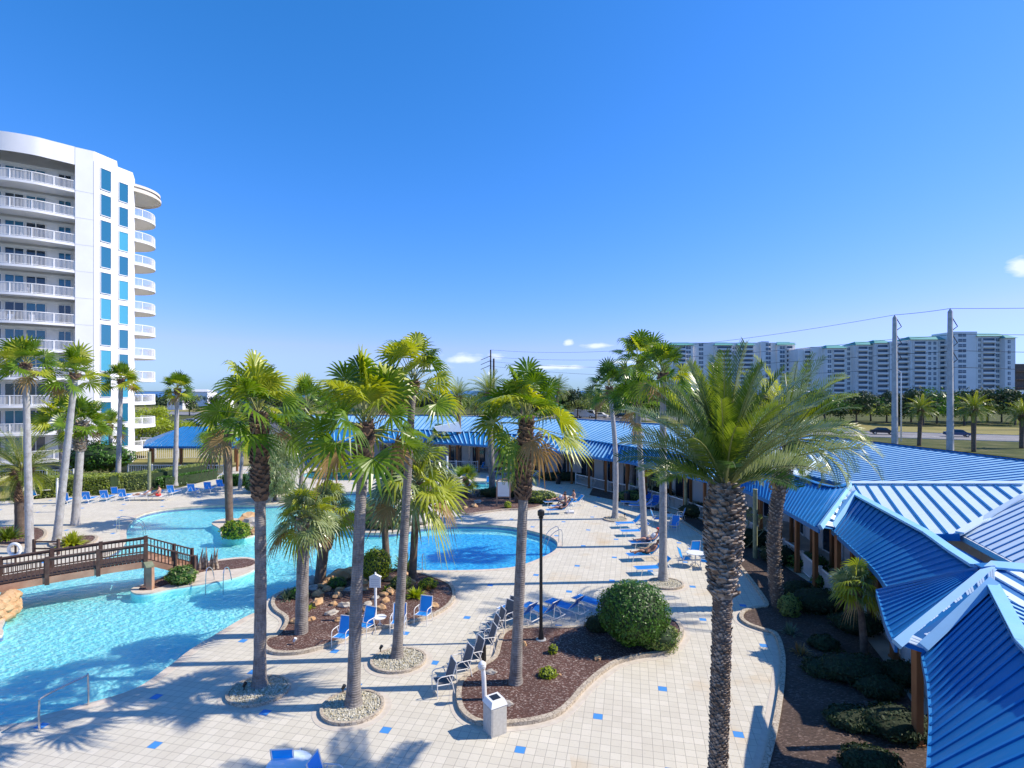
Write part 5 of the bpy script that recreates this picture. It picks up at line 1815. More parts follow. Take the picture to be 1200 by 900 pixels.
def tree(name, B, h, w, label, mat, seed, group, n=1500, size=.35, mat2=None, trunk=.3):
    rnd = random.Random(seed)
    t = thing(name, label, 'tree', B, group)
    mb = MB()
    mb.tube([(0, 0, -.1), (.05 * h * rnd.uniform(-.5, .5), 0, h * .3), (0, 0, h * .6)], [trunk * .7, trunk * .5, trunk * .3], 7)
    for k in range(5):
        a = k * 1.26 + rnd.random()
        mb.tube([(0, 0, h * .28), (math.cos(a) * w * .25, math.sin(a) * w * .25, h * .5), (math.cos(a) * w * .6, math.sin(a) * w * .6, h * .72)], [trunk * .4, trunk * .25, trunk * .08], 5)
    mb.build('trunk', M['bark'], t)
    mb = MB()
    for k in range(9):
        a = rnd.uniform(0, 6.28)
        rr = rnd.uniform(.15, .68) * w
        c = (math.cos(a) * rr, math.sin(a) * rr, h * rnd.uniform(.26, .74))
        s_ = w * rnd.uniform(.36, .55)
        leaf_cloud(mb, c, (s_, s_, s_ * .62), n // 9, size, rnd, 0 if rnd.random() < .6 else 1, .3, .4, k)
    mb.build('crown', [M[mat], M[mat2 or mat]], t)
    return t
gt_ = 'trees beyond the road'
tp = [tree('oak_tree', (0, 0, 0), 8.0, 5.0, 'x', 'leaf_dark', 50 + k, gt_, 1700, .30, 'leaf_olive' if k % 2 else 'leaf') for k in range(3)]
rnd = random.Random(5)
spots = []
xx = 560
kk = 0
while xx < 1215:
    Yt = 150 + (30 if xx < 760 else 0) + rnd.uniform(-6, 18)
    spots.append((xx, Yt, rnd.uniform(1.15, 1.45)))
    xx += rnd.uniform(13, 19)
for k in range(14):
    spots.append((560 + k * 48 + rnd.uniform(-8, 8), 205 + rnd.uniform(-8, 25), rnd.uniform(1.1, 1.35)))
ords = ['broad dark tree', 'rounded dull green tree', 'spreading olive tree']
for i, (x, Y, s_) in enumerate(spots):
    src = tp[i % 3]
    pos = at(x, Y)
    if i < 3:
        o = tp[i]
        o.location = pos
        o.scale = (s_, s_, s_)
    else:
        o = dup(src, pos, rnd.uniform(0, 6), sc=s_)
    where = 'behind the parked vans' if x < 720 else ('hidden among the palm crowns' if x < 930 else ('before the green-roofed condominiums' if x < 1130 else 'near the billboard'))
    o['label'] = '%s in the %s row beyond the road, %s' % (ords[i % 3], 'nearer' if Y < 200 else 'farther', where)
gl_ = 'yellow-green trees behind the tower'
for i, (x, by, Y, s_, lb) in enumerate(((165, 0, 92, .8, 'yellow-green tree just right of the tower base'), (190, 0, 96, .75, 'bright yellow-green tree beside the palm in front of the parking lot'), (176, 0, 120, .9, 'yellow-green tree farther back right of the tower'), (212, 0, 102, .55, 'small yellow-green tree near the parked red car'), (150, 0, 100, .8, 'yellow-green tree partly hidden by the round balconies'), (222, 0, 200, 1.1, 'dark distant tree beyond the parking lot'), (255, 0, 210, 1.1, 'distant tree right of the parking lot'), (290, 0, 220, 1.2, 'distant tree behind the fibrous palm crown'), (330, 0, 215, 1.2, 'distant tree left of the drooping palm crown'), (375, 0, 225, 1.2, 'distant tree between the two tall near palms'), (470, 0, 225, 1.2, 'distant tree behind the leaning tall palm'), (510, 0, 210, 1.2, 'distant tree above the pale cross gable'), (345, 0, 95, .9, 'broad tree behind the roof between the fibrous and drooping palms'), (408, 0, 98, .85, 'broad tree behind the roof beside the drooping palm crown'), (300, 0, 92, .8, 'broad tree right of the gazebo behind the fibrous palm'), (600, 0, 100, .75, 'broad tree behind the roof at the centre palm crown'), (640, 0, 175, 1.0, 'distant tree right of the centre palm crown'))):
    m1 = 'leaf_yellow' if i < 5 else 'leaf_dark'
    if i in (0, 5):
        o = tree('leafy_tree', at(x, Y), 8, 5, lb, m1, 70 + i, gl_ if i < 5 else gt_, 1700, .3, 'leaf_olive')
        o.scale = (s_,) * 3
        srcT = o
    else:
        dup(srcT, at(x, Y), i * 1.1, lb, gl_ if i < 5 else gt_, s_)
# far woods that read as one mass
mb = MB()
rnd = random.Random(9)
for k in range(150):
    x = rnd.uniform(-420, 620)
    Y = rnd.uniform(300, 340) if x < 60 or x > 260 else rnd.uniform(290, 330)
    leaf_cloud(mb, (x, Y, rnd.uniform(1.5, 3.5)), (9, 4, rnd.uniform(3, 4.5)), 110, 1.1, rnd, 0, .3, .3, k)
tag(mb.build('far_woods', [M['leaf_dark']]), 'low dark band of far-off woods along the horizon', 'woods', None, 'stuff')

# feathery grey-green tree behind the pool palms
t = thing('feathery_tree', 'feathery grey-green weeping tree between the two near palms behind the pool', 'tree', P(322, 587))
rnd = random.Random(21)
mb = MB()
mb.tube([(0, 0, -.05), (.1, 0, 2), (0, 0, 5.4)], [.16, .11, .03], 8)
mb.build('trunk', M['bark'], t)
mb = MB()
for k in range(900):
    a = rnd.uniform(0, 6.283)
    z = rnd.uniform(.7, 5.6)
    rr = (1.9 * math.sin(math.pi * min(1, (z + .6) / 6.6)) + .2) * math.sqrt(rnd.random())
    o_ = Vector((math.cos(a) * rr, math.sin(a) * rr, z))
    for j in range(16):
        d = Vector((rnd.gauss(0, .35) + math.cos(a) * .4, rnd.gauss(0, .35) + math.sin(a) * .4, -.9 + rnd.gauss(0, .4))).normalized()
        p = o_ + Vector((rnd.gauss(0, .12), rnd.gauss(0, .12), rnd.gauss(0, .12)))
        sd = d.cross(Vector((rnd.gauss(0, 1), rnd.gauss(0, 1), rnd.gauss(0, 1)))).normalized() * .024
        L = rnd.uniform(.2, .42)
        mb.add([p - sd, p + sd, p + d * L], [(0, 1, 2)])
mb.build('crown', M['frond_silver'], t)
# bare-branched small trees by the walkway
def bare_tree(base, h, label, seed):
    rnd = random.Random(seed)
    t = thing('bare_tree', label, 'tree', P(*base), 'bare trees beside the covered walkway')
    mb = MB()
    lf = MB()
    def br(p, d, L, r_, lev):
        q = p + d * L
        mb.tube([p, p.lerp(q, .5) + Vector((rnd.gauss(0, .03), rnd.gauss(0, .03), 0)), q], [r_, r_ * .85, r_ * .65], 5)
        if lev == 0:
            if rnd.random() < .35:
                leaf_cloud(lf, q, (.12, .12, .10), 10, .07, rnd)
            return
        for _ in range(2 + (rnd.random() < .4)):
            dd = (d + Vector((rnd.gauss(0, .5), rnd.gauss(0, .5), rnd.gauss(.15, .25)))).normalized()
            br(q, dd, L * .72, r_ * .62, lev - 1)
    for _ in range(4):
        br(Vector((0, 0, 0)), Vector((rnd.gauss(0, .35), rnd.gauss(0, .35), 1)).normalized(), h * .34, .045, 4)
    mb.build('branches', M['treated'], t)
    lf.build('leaves', M['leaf_olive'], t)
bare_tree((873, 642), 2.6, 'small bare-branched tree between the big date palm and the green post', 1)
bare_tree((762, 588), 2.4, 'small bare-branched tree near the far walkway posts behind the loungers', 2)
# driftwood stumps on the island
t = thing('driftwood', 'upright weathered driftwood stumps on the island behind the pool ladder', 'driftwood', P(243, 668))
rnd = random.Random(4)
for k in range(7):
    mb = MB()
    x = (k - 3) * .17
    mb.tube([(x, rnd.uniform(-.1, .1), -.05), (x + rnd.uniform(-.06, .06), 0, .5), (x + rnd.uniform(-.12, .12), 0, rnd.uniform(.8, 1.25))], [.09, .075, .015], 7)
    mb.build('stump', M['boot_pale'], t)
# ---------------------------------------------------------------- bridge
br = thing('footbridge', 'dark timber footbridge with railings and tan fascia crossing the pool at the left', 'bridge', (0, 0, 0))
def bz(u):
    return .76 + .36 * (1 - (1 - u) ** 2)          # deck level rising towards the steps
b0, b1 = Vector((-25.6, 21.4, 0)), Vector((-17.95, 26.55, 0))
bd = (b1 - b0).normalized()
bn = Vector((-bd.y, bd.x, 0)) * 1.55              # far side
BL = (b1 - b0).length
def bp(u, side, z):
    p = b0.lerp(b1, u) + (bn if side else Vector((0, 0, 0)))
    return Vector((p.x, p.y, z))
mb = MB()
NB = 60
for i in range(NB):
    u = (i + .5) / NB
    c = (bp(u, 0, bz(u)) + bp(u, 1, bz(u))) / 2
    mb.box(c, (BL / NB * .93, 1.5, .04), math.atan2(bd.y, bd.x))
mb.build('deck_boards', M['wood_dark'], br)
for side in (0, 1):
    mb = MB()
    N = 12
    for i in range(N):
        a, b = bp(i / N, side, bz(i / N) - .17), bp((i + 1) / N, side, bz((i + 1) / N) - .17)
        mb.bar(a, b + (b - a) * .01, .07, .30)
    mb.build('fascia', M['wood_tan'], br)
    rl, rl2 = MB(), MB()
    for i in range(N):
        a, b = bp(i / N, side, bz(i / N) + .82), bp((i + 1) / N, side, bz((i + 1) / N) + .82)
        rl.bar(a, b + (b - a) * .01, .14, .05)
        rl.bar(a - Vector((0, 0, .07)), b - Vector((0, 0, .07)), .05, .09)
        rl2.bar(a - Vector((0, 0, .74)), b - Vector((0, 0, .74)), .05, .06)
    rl.build('handrail', M['wood_dark'], br)
    rl2.build('lower_rail', M['wood_dark'], br)
    bl = MB()
    for i in range(62):
        u = (i + .5) / 62
        p = bp(u, side, bz(u))
        bl.box(p + Vector((0, 0, .42)), (.035, .035, .66), math.atan2(bd.y, bd.x))
    bl.build('baluster_row', M['wood_dark'], br)
    for i in range(6):
        u = [.02, .2, .4, .6, .8, 1.0][i]
        mb = MB()
        mb.box((0, 0, .24), (.16, .16, 1.26), math.atan2(bd.y, bd.x))
        mb.build('post', M['wood_dark'], br, loc=bp(u, side, bz(u) + .02))
# steps down to the island
sd0 = b1.copy()
sdir_ = Vector((.86, .51, 0)).normalized()
for i in range(6):
    z = 1.2 - .17 * (i + 1)
    mb = MB()
    c = sd0 + sdir_ * (.16 + .32 * i) + bn * .5
    mb.box((c.x, c.y, z), (.34, 1.35, .05), math.atan2(sdir_.y, sdir_.x))
    mb.box((c.x + sdir_.x * .15, c.y + sdir_.y * .15, z - .09), (.03, 1.33, .15), math.atan2(sdir_.y, sdir_.x))
    mb.build('step', M['wood_tan'], br)
for side in (0, 1):
    o_ = bn * side
    a, b = sd0 + o_, sd0 + sdir_ * 2.05 + o_
    mb = MB()
    mb.bar(Vector((a.x, a.y, 1.94)), Vector((b.x, b.y, 1.02)), .12, .05)
    mb.build('handrail', M['wood_dark'], br)
    mb = MB()
    mb.bar(Vector((a.x, a.y, 1.22)), Vector((b.x, b.y, .30)), .05, .07)
    mb.build('lower_rail', M['wood_dark'], br)
    bl = MB()
    for i in range(14):
        p = a.lerp(b, (i + .5) / 14)
        zt = lerp(1.94, 1.02, (i + .5) / 14)
        bl.box((p.x, p.y, zt - .38), (.035, .035, .70))
    bl.build('baluster_row', M['wood_dark'], br)
    mb = MB()
    mb.bar(Vector((a.x, a.y, 1.08)), Vector((b.x, b.y, .14)), .06, .26)
    mb.build('stringer', M['wood_tan'], br)
    mb = MB()
    mb.box((b.x, b.y, .54), (.13, .13, 1.08))
    mb.build('post', M['wood_dark'], br)
    m2 = a.lerp(b, .6)
    mb = MB()
    mb.box((m2.x, m2.y, .75), (.13, .13, 1.35))
    mb.build('post', M['wood_dark'], br)

# ---------------------------------------------------------------- furniture
def make_lounger(sl_m='sling', back_m='sling', ang=42, name='pool_lounger', label='x', group='g'):
    """foot at -X, head at +X, length 1.95 m"""
    t = thing(name, label, 'lounger', (0, 0, 0), group)
    mb = MB()
    for y in (-.32, .32):
        mb.tube([(-1.0, y, .33), (.3, y, .33), (.92, y, .30)], .018, 6)
    mb.tube([(-1.0, -.32, .33), (-1.0, .32, .33)], .018, 6)
    mb.tube([(.92, -.32, .30), (.92, .32, .30)], .018, 6)
    a = R(ang)
    e = Vector((.3 + .72 * math.cos(a), 0, .35 + .72 * math.sin(a)))
    for y in (-.30, .30):
        mb.tube([(.3, y, .35), (e.x, y, e.z)], .016, 6)
    mb.tube([(e.x, -.30, e.z), (e.x, .30, e.z)], .016, 6)
    mb.tube([(.78, -.28, .32), (.3 + .5 * math.cos(a), 0, .35 + .5 * math.sin(a)), (.78, .28, .32)], .012, 6)
    mb.build('frame', M['frame'], t)
    for x in (-.72, .66):
        for y in (-.32, .32):
            m_ = MB()
            m_.tube([(x, y, .33), (x + (.08 if x > 0 else -.08), y, 0)], .017, 6)
            m_.build('leg', M['frame'], t)
    m_ = MB()
    n = 8
    v = [(lerp(-.98, .3, i / n), y, .335 - .02 * math.sin(math.pi * i / n) + (0 if abs(y) > .1 else -.012)) for i in range(n + 1) for y in (-.30, 0, .30)]
    m_.add(v, [(3 * i + j, 3 * i + 3 + j, 3 * i + 4 + j, 3 * i + 1 + j) for i in range(n) for j in range(2)])
    m_.build('seat_sling', M[sl_m], t)
    m_ = MB()
    v = [(.31 + .70 * q * math.cos(a) + .02 * math.sin(math.pi * q), y, .36 + .70 * q * math.sin(a) - .02 * math.sin(math.pi * q)) for q in (0, .33, .66, 1) for y in (-.285, 0, .285)]
    m_.add(v, [(3 * i + j, 3 * i + 3 + j, 3 * i + 4 + j, 3 * i + 1 + j) for i in range(3) for j in range(2)])
    m_.build('back_sling', M[back_m], t)
    return t

def make_chair(m='sling', name='pool_chair', label='x', group='g', fr='frame'):
    """faces -X"""
    t = thing(name, label, 'chair', (0, 0, 0), group)
    mb = MB()
    for y in (-.28, .28):
        mb.tube([(-.26, y, .02), (-.27, y, .42), (-.25, y, .60), (-.15, y, .65), (.20, y, .64), (.27, y, .60)], .016, 6)
        mb.tube([(-.25, y * .93, .40), (.17, y * .93, .37), (.36, y * .93, .98)], .016, 6)
        mb.tube([(.12, y, .62), (.22, y, .36), (.30, y, .01)], .016, 6)
    mb.tube([(.36, -.26, .98), (.36, .26, .98)], .016, 6)
    mb.tube([(-.25, -.26, .40), (-.25, .26, .40)], .016, 6)
    mb.tube([(.17, -.26, .37), (.17, .26, .37)], .016, 6)
    mb.build('frame', M[fr], t)
    m_ = MB()
    m_.add([(-.25, -.24, .415), (-.25, .24, .415), (.16, .24, .385), (.16, -.24, .385), (-.05, -.24, .385), (-.05, .24, .385)], [(0, 4, 5, 1), (4, 3, 2, 5)])
    m_.build('seat_sling', M[m], t)
    m_ = MB()
    m_.add([(.165, -.24, .40), (.165, .24, .40), (.275, .24, .70), (.275, -.24, .70), (.355, .24, .965), (.355, -.24, .965)], [(0, 3, 2, 1), (3, 5, 4, 2)])
    m_.build('back_sling', M[m], t)
    return t

def make_table(label, rr=.5, h=.72, top='plastic_white'):
    t = thing('round_table', label, 'table', (0, 0, 0), 'round tables on the pool deck')
    mb = MB()
    mb.tube([(0, 0, h - .03), (0, 0, h - .02), (0, 0, h), (0, 0, h + .005)], [rr * .97, rr, rr, rr * .96], 28)
    mb.build('tabletop', M[top], t)
    mb = MB()
    mb.tube([(0, 0, .04), (0, 0, h - .03)], .035, 8)
    mb.build('column', M['frame'], t)
    for k in range(4):
        m_ = MB()
        a = k * math.pi / 2 + .4
        m_.tube([(0, 0, .22), (math.cos(a) * rr * .7, math.sin(a) * rr * .7, .015)], .018, 6)
        m_.build('leg', M['frame'], t)
    return t

first = {}
def place(kind, base, rz, label, group, z=0.0, sc=None):
    mk = {'L': lambda: make_lounger('sling', 'sling'), 'LD': lambda: make_lounger('sling', 'sling_deep', 50), 'LU': lambda: make_lounger('sling', 'sling', 68),
          'LW': lambda: make_lounger('cloth_white', 'cloth_white', 20), 'C': lambda: make_chair('sling'), 'CD': lambda: make_chair('sling_deep'), 'G': lambda: make_chair('sling_grey', 'grey_chair')}
    B = (P(*base) if len(base) == 2 else Vector(base)) + Vector((0, 0, .004 + z))
    if kind not in first:
        o = first[kind] = mk[kind]()
        o.location = B
        o.rotation_euler = (0, 0, rz)
        o['label'] = label
        o['group'] = group
        if sc:
            o.scale = (sc, sc, sc)
        return o
    return dup(first[kind], B, rz, label, group, sc)

# row of blue loungers behind the left pool: backs towards the pool
g = 'blue loungers along the left pool'
for (x, y), rz, lb in (((42, 587), -1.5, 'blue lounger farthest left, beside the stout date palm'), ((78, 593.5), -1.25, 'blue lounger between the two leaning smooth palm trunks'), ((104, 592), -1.35, 'blue lounger just right of the shaggy-topped palm trunk'),
                       ((125, 590), -1.35, 'blue lounger third from the shaggy-topped palm trunk'), ((146, 588.5), -1.4, 'blue lounger left of the two people lying by the wooden post'), ((203, 583.5), -1.5, 'blue lounger just left of the slim palm in front of the gazebo'),
                       ((226, 582), -1.35, 'blue lounger beyond the pool, second right of the slim palm'), ((245, 579.5), -1.35, 'blue lounger left of the rightmost one on the far side of the left pool'), ((260, 576.5), -1.5, 'rightmost blue lounger on the far side of the left pool')):
    place('LU', (x, y - 3), rz, lb, g)
for (x, y), rz, lb in (((105, 579), 1.2, 'blue chair behind the lounger row, by a small white table'), ((136, 583), -1.4, 'blue chair behind the third and fourth loungers of the left row')):
    place('C', (x, y), rz, lb, 'blue chairs behind the left lounger row')
g = 'blue loungers behind the upper pool'
for x, y, lb in ((353, 544.5, 'leftmost blue lounger behind the upper pool'), (361, 544.6, 'second blue lounger from the left behind the upper pool'), (379, 545, 'blue lounger behind the upper pool, left of the near drooping palm trunk'), (397, 545, 'blue lounger hugging the left of the near trunk behind the upper pool'), (405, 545.3, 'blue lounger just left of the near palm trunk beyond the upper pool'), (444, 547.5, 'blue lounger right of the upper pool, rightmost of its row')):
    place('LU', (x, y), -1.57, lb, g)
g = 'blue chairs and loungers near the small pool'
for x, y, rz, k, lb in ((562, 551, -.4, 'LU', 'blue lounger left of the tall date palm trunk behind the small pool'), (571, 551.5, -.4, 'LU', 'blue lounger touching the tall date palm trunk behind the small pool'), (583, 556, -.5, 'LD', 'blue and white lounger right of the tall date palm trunk behind the small pool'),
                        (600, 558, .2, 'L', 'blue lounger behind the yellow arching small date palm'), (622, 561, .2, 'L', 'blue lounger right of the yellow arching small date palm'), (532, 580, -1.2, 'C', 'blue chair left of the bushy little fan palm'), (550, 581, 1.8, 'C', 'blue chair right of the bushy little fan palm'), (573, 569, -1.4, 'C', 'blue chair in the shallow pool edge beside the date palm trunk')):
    place(k, (x, y), rz, lb, g)
# cluster with sunbathers at the right of the sign
g = 'loungers of the sunbathing group right of the sign board'
CL = [((651, 592), .25, 'lounger at the back of the sunbathing group'), ((660, 597), .22, 'middle lounger of the sunbathing group'), ((655, 602), .15, 'front lounger of the sunbathing group')]
for p, rz, lb in CL:
    place('L', p, rz, lb, g)
# right-hand loungers under the thin palms
g = 'blue loungers beside the thin palms on the right'
RL = [((738, 618), .12, 'L', 'blue lounger nearest the farthest gravel ring, lying empty'), ((745, 627.5), .1, 'L', 'empty blue lounger partly hidden behind the thin palm trunk'), ((757, 641), .12, 'L', 'blue lounger carrying the person with a red cap'), ((755, 656), .14, 'L', 'blue lounger carrying the tanned person, just behind the round bush'), ((766, 672), .14, 'L', 'blue lounger mostly hidden behind the round bush'),
      ((742, 593), -.2, 'L', 'pale-looking blue lounger at the shaded bed edge, leftmost of its group'), ((752, 597), -.2, 'L', 'blue lounger second from left at the shaded bed edge'), ((757, 590), 1.0, 'LD', 'deep blue lounger behind the others at the shaded bed edge'), ((766, 595), 1.0, 'LD', 'deep blue lounger touching the second thin trunk at the bed edge')]
for p, rz, k, lb in RL:
    place(k, p, rz, lb, g)
# row with deep blue backs behind the kerbed bed
g = 'loungers with deep blue backs behind the kerbed mulch bed'
for x, y, lb in ((609, 727, 'lounger with deep blue back hidden by the palm trunk, leftmost of its row'), (636, 724, 'lounger with deep blue back just behind the black lamp post'), (664, 719, 'lounger with deep blue back between the lamp post and the round bush'), (697, 714, 'bright blue lounger cut off by the round bush')):
    place('LD', (x, y), -.72, lb, g)
# grey chairs in line along the kerbed bed
g = 'grey sling chairs lined up along the kerb'
for i, (x, y, rz) in enumerate(((519, 812, .55), (540, 794, .6), (553, 783, .6), (569, 765, .45), (573, 753, .45), (580, 744, .5), (592, 735, .9), (600, 731, 1.2))):
    place('G', (x, y), rz - .1, ('nearest grey sling chair', 'second grey sling chair from the camera', 'third grey sling chair from the camera', 'fourth grey sling chair, beside the black post', 'fifth grey sling chair along the kerb', 'sixth grey sling chair along the kerb', 'seventh grey sling chair, beside the palm trunk', 'farthest grey sling chair, half behind the palm')[i] + ' in the line left of the bed', g)
g = 'blue chairs beside the rock bed'
for (x, y), rz, lb in (((401, 757), 1.35, 'leftmost blue chair beside the rock bed'), ((428, 744), 1.15, 'blue chair partly behind the drooping palm trunk, left of the white side table'), ((467, 740), 1.6, 'blue chair split by the leaning palm trunk, right of the white side table'), ((496, 730), 1.3, 'rightmost blue chair beside the rock bed')):
    place('C', (x, y), rz, lb, g)
t1_ = make_table('small white round side table by the white sign post', .26, .45)
t1_.location = P(445, 736)
t2_ = make_table('pale blue-topped round table cut off at the bottom edge', .52, .72, 'roof_pale')
t2_.location = P(339, 932)
place('C', (336, 914), -1.5, 'blue chair behind the round table at the bottom edge', 'blue chairs at the bottom table')
place('C', (383, 938), 3.0, 'blue chair seen edge-on right of the round table at the bottom edge', 'blue chairs at the bottom table')
t3_ = make_table('white round table between the thin palm trunk and the far shaded bed', .5)
t3_.location = P(786, 616)
for (x, y), rz, lb in (((769, 614), 3.1, 'blue chair left of the white table by the shaded bed'), ((797, 611), -.5, 'blue chair right of the white table by the shaded bed'), ((790, 622), .9, 'blue chair in front of the white table by the shaded bed')):
    place('C', (x, y), rz, lb, 'blue chairs around the far white table')
t4_ = make_table('white round table just left of the big date palm trunk', .48)
t4_.location = P(815, 663)
for (x, y), rz, lb in (((813, 652), -1.5, 'blue chair behind the white table left of the big trunk'), ((803, 663), 3.2, 'blue chair left of the white table beside the big trunk'), ((827, 666), -.3, 'blue chair half behind the big date palm trunk')):
    place('C', (x, y), rz, lb, 'blue chairs around the near white table')
t5_ = make_table('small white table behind the blue loungers on the left', .4)
t5_.location = P(122, 578)
t6_ = make_table('small white table left of the leaning palm trunk', .4)
t6_.location = P(55, 583)

# lamp post
t = thing('lamp_post', 'black lamp post in the kerbed mulch bed behind the tall palm', 'lamp post', P(634, 752))
hl = zat(597, P(634, 752).y)
mb = MB()
mb.tube([(0, 0, .0), (0, 0, .1), (0, 0, .12)], [.20, .20, .12], 16)
mb.build('footing', M['concrete'], t)
mb = MB()
mb.tube([(0, 0, .1), (0, 0, .3), (0, 0, .5), (0, 0, hl - .25)], [.12, .09, .065, .055], 12)
mb.build('pole', M['black'], t)
mb = MB()
mb.tube([(0, 0, hl - .28), (0, 0, hl - .22), (0, 0, hl - .05), (0, 0, hl)], [.07, .13, .13, .05], 10)
mb.tube([(0, 0, hl - .34), (0, 0, hl - .28)], [.09, .09], 10)
mb.build('lamp_head', M['black'], t)
# thin poles
def pole(name, base, top, label, mat, r, group=None, Y=None, cat='post'):
    B = P(*base) if Y is None else at(base[0], Y)
    t = thing(name, label, cat, B, group)
    h = zat(top, B.y)
    mb = MB()
    mb.tube([(0, 0, 0), (0, 0, h)], [r, r * .92], 10)
    mb.build('post_body', M[mat], t)
    mb = MB()
    mb.tube([(0, 0, h), (0, 0, h + .04)], [r * 1.1, r * 1.0], 10)
    mb.build('post_cap', M[mat], t)
    return t
gp = 'green-grey wooden posts'
pole('wooden_post', (803.5, 604), 542, 'green-grey wooden post left of the big date palm', 'treated', .13, gp)
pole('wooden_post', (885, 655), 574, 'green-grey wooden post between the big palm and the rough-trunked palm', 'treated', .13, gp)
pole('wooden_post', (175, 582), 530, 'green-grey wooden post beside the two people by the left pool', 'treated', .14, gp)
pole('white_post', (524, 594), 535, 'slim white post at the left end of the far mulch bed', 'plastic_white', .09)
pole('white_post', (67, 600), 561, 'short white post left of the leaning palm trunk on the left deck', 'plastic_white', .08)
pole('light_pole', (550, 546), 508, 'thin silver pole in front of the far blue porch', 'steel', .08)
pole('black_post', (566.5, 777), 756, 'short black post beside the grey chairs', 'black', .10)
# white post with curved top (shower)
t = thing('outdoor_shower', 'white outdoor shower post with rounded head behind the trash can', 'shower', P(568, 823))
mb = MB()
mb.tube([(0, 0, 0), (-.03, 0, .8), (-.06, 0, 1.05)], [.075, .07, .07], 12)
mb.build('post_body', M['plastic_white'], t)
mb = MB()
mb.blob((-.08, -.02, 1.12), (.13, .11, .16), 1, .02, 2)
mb.build('shower_head', M['plastic_white'], t, smooth=True)
mb = MB()
for z in (1.06, 1.12, 1.18):
    mb.bar((-.15, -.125, z), (.0, -.125, z), .01, .015)
mb.build('label_plate', M['steel'], t)
# trash can
t = thing('trash_can', 'square beige-grey trash can with dark top opening at the tip of the mulch bed', 'trash can', P(580, 857))
t.rotation_euler = (0, 0, .55)
mb = MB()
mb.box((0, 0, .40), (.48, .48, .80))
for sx in (-1, 1):
    mb.box((sx * .242, 0, .40), (.012, .40, .70))
    mb.box((0, sx * .242, .40), (.40, .012, .70))
mb.build('bin_body', M['bin'], t)
mb = MB()
mb.add([(x * .26, y * .26, .80) for x, y in ((-1, -1), (1, -1), (1, 1), (-1, 1))] + [(x * .20, y * .20, .95) for x, y in ((-1, -1), (1, -1), (1, 1), (-1, 1))], [(0, 1, 5, 4), (1, 2, 6, 5), (2, 3, 7, 6), (3, 0, 4, 7), (4, 5, 6, 7), (3, 2, 1, 0)])
mb.build('lid', M['plastic_white'], t)
mb = MB()
mb.box((0, 0, .956), (.24, .24, .012))
mb.build('opening', M['black'], t)
for i, ((x, y), lb) in enumerate((((852, 659), 'black cylindrical bin beside the big date palm trunk'), ((654, 567), 'dark bin near the far porch posts'), ((735, 589), 'dark bin at the foot of the far shaded bed'))):
    t = thing('black_bin', lb, 'bin', P(x, y), 'dark round bins on the deck')
    mb = MB()
    mb.tube([(0, 0, 0), (0, 0, .8)], [.24, .27], 14)
    mb.build('bin_body', M['black'], t)
    mb = MB()
    mb.tube([(0, 0, .8), (0, 0, .84), (0, 0, .95)], [.29, .28, .12], 14)
    mb.build('lid', M['black'], t)
# white sign post in the rock bed
t = thing('sign_post', 'white sign post with a square white sign in the rock bed', 'sign', P(440, 728))
mb = MB()
mb.tube([(0, 0, 0), (0, 0, 1.75)], .055, 10)
mb.build('post_body', M['plastic_white'], t)
mb = MB()
mb.box((0, -.07, 1.62), (.46, .04, .42))
sg_ = mb.build('sign_panel', M['plastic_white'], t)
for z in (1.74, 1.66, 1.58, 1.50):
    m_ = MB()
    m_.bar((-.16, -.094, z), (.16, -.094, z), .006, .025)
    m_.build('text_line', M['rail_grey'], sg_)
mb = MB()
mb.add([(-.25, -.09, 1.83), (.25, -.09, 1.83), (0, -.09, 1.95), (-.25, .05, 1.83), (.25, .05, 1.83), (0, .05, 1.95)], [(0, 1, 2), (5, 4, 3), (0, 3, 4, 1), (1, 4, 5, 2), (2, 5, 3, 0)])
mb.tube([(0, -.02, 1.93), (0, -.02, 2.02)], [.05, .03], 8)
mb.build('sign_cap', M['plastic_white'], t)
# framed notice boards
def board(base, w, h, z0, label, rz=0):
    t = thing('notice_board', label, 'sign', P(*base), 'framed notice boards')
    t.rotation_euler = (0, 0, rz)
    for sx in (-1, 1):
        m_ = MB()
        m_.box((sx * (w / 2 + .06), 0, (z0 + h) / 2 + .1), (.12, .12, z0 + h + .2))
        m_.build('post', M['wood_tan'], t)
    m_ = MB()
    m_.box((0, 0, z0 + h / 2 + .1), (w, .06, h))
    pn = m_.build('sign_panel', M['plastic_white'], t)
    for k in range(9):
        m_ = MB()
        q = w * (.36 if k % 3 else .28)
        m_.bar((-q, -.036, z0 + h - .02 - k * h * .085), (q, -.036, z0 + h - .02 - k * h * .085), .004, .02)
        m_.build('text_line', M['rail_grey'], pn)
    m_ = MB()
    m_.box((0, 0, z0 + .06), (w + .1, .09, .08))
    for s in range(8):
        a0, a1 = math.pi * s / 8, math.pi * (s + 1) / 8
        r_ = w / 2 + .08
        m_.bar((r_ * math.cos(a0), 0, z0 + h + .1 + .25 * math.sin(a0)), (r_ * math.cos(a1), 0, z0 + h + .1 + .25 * math.sin(a1)), .1, .1)
    m_.build('sign_frame', M['wood_tan'], t)
board((590, 594), .95, 1.15, .75, 'wood-framed white notice board with arched top in the far mulch bed')
board((388, 566), 1.0, 1.4, 1.2, 'grey notice board on two posts in front of the upper pool')

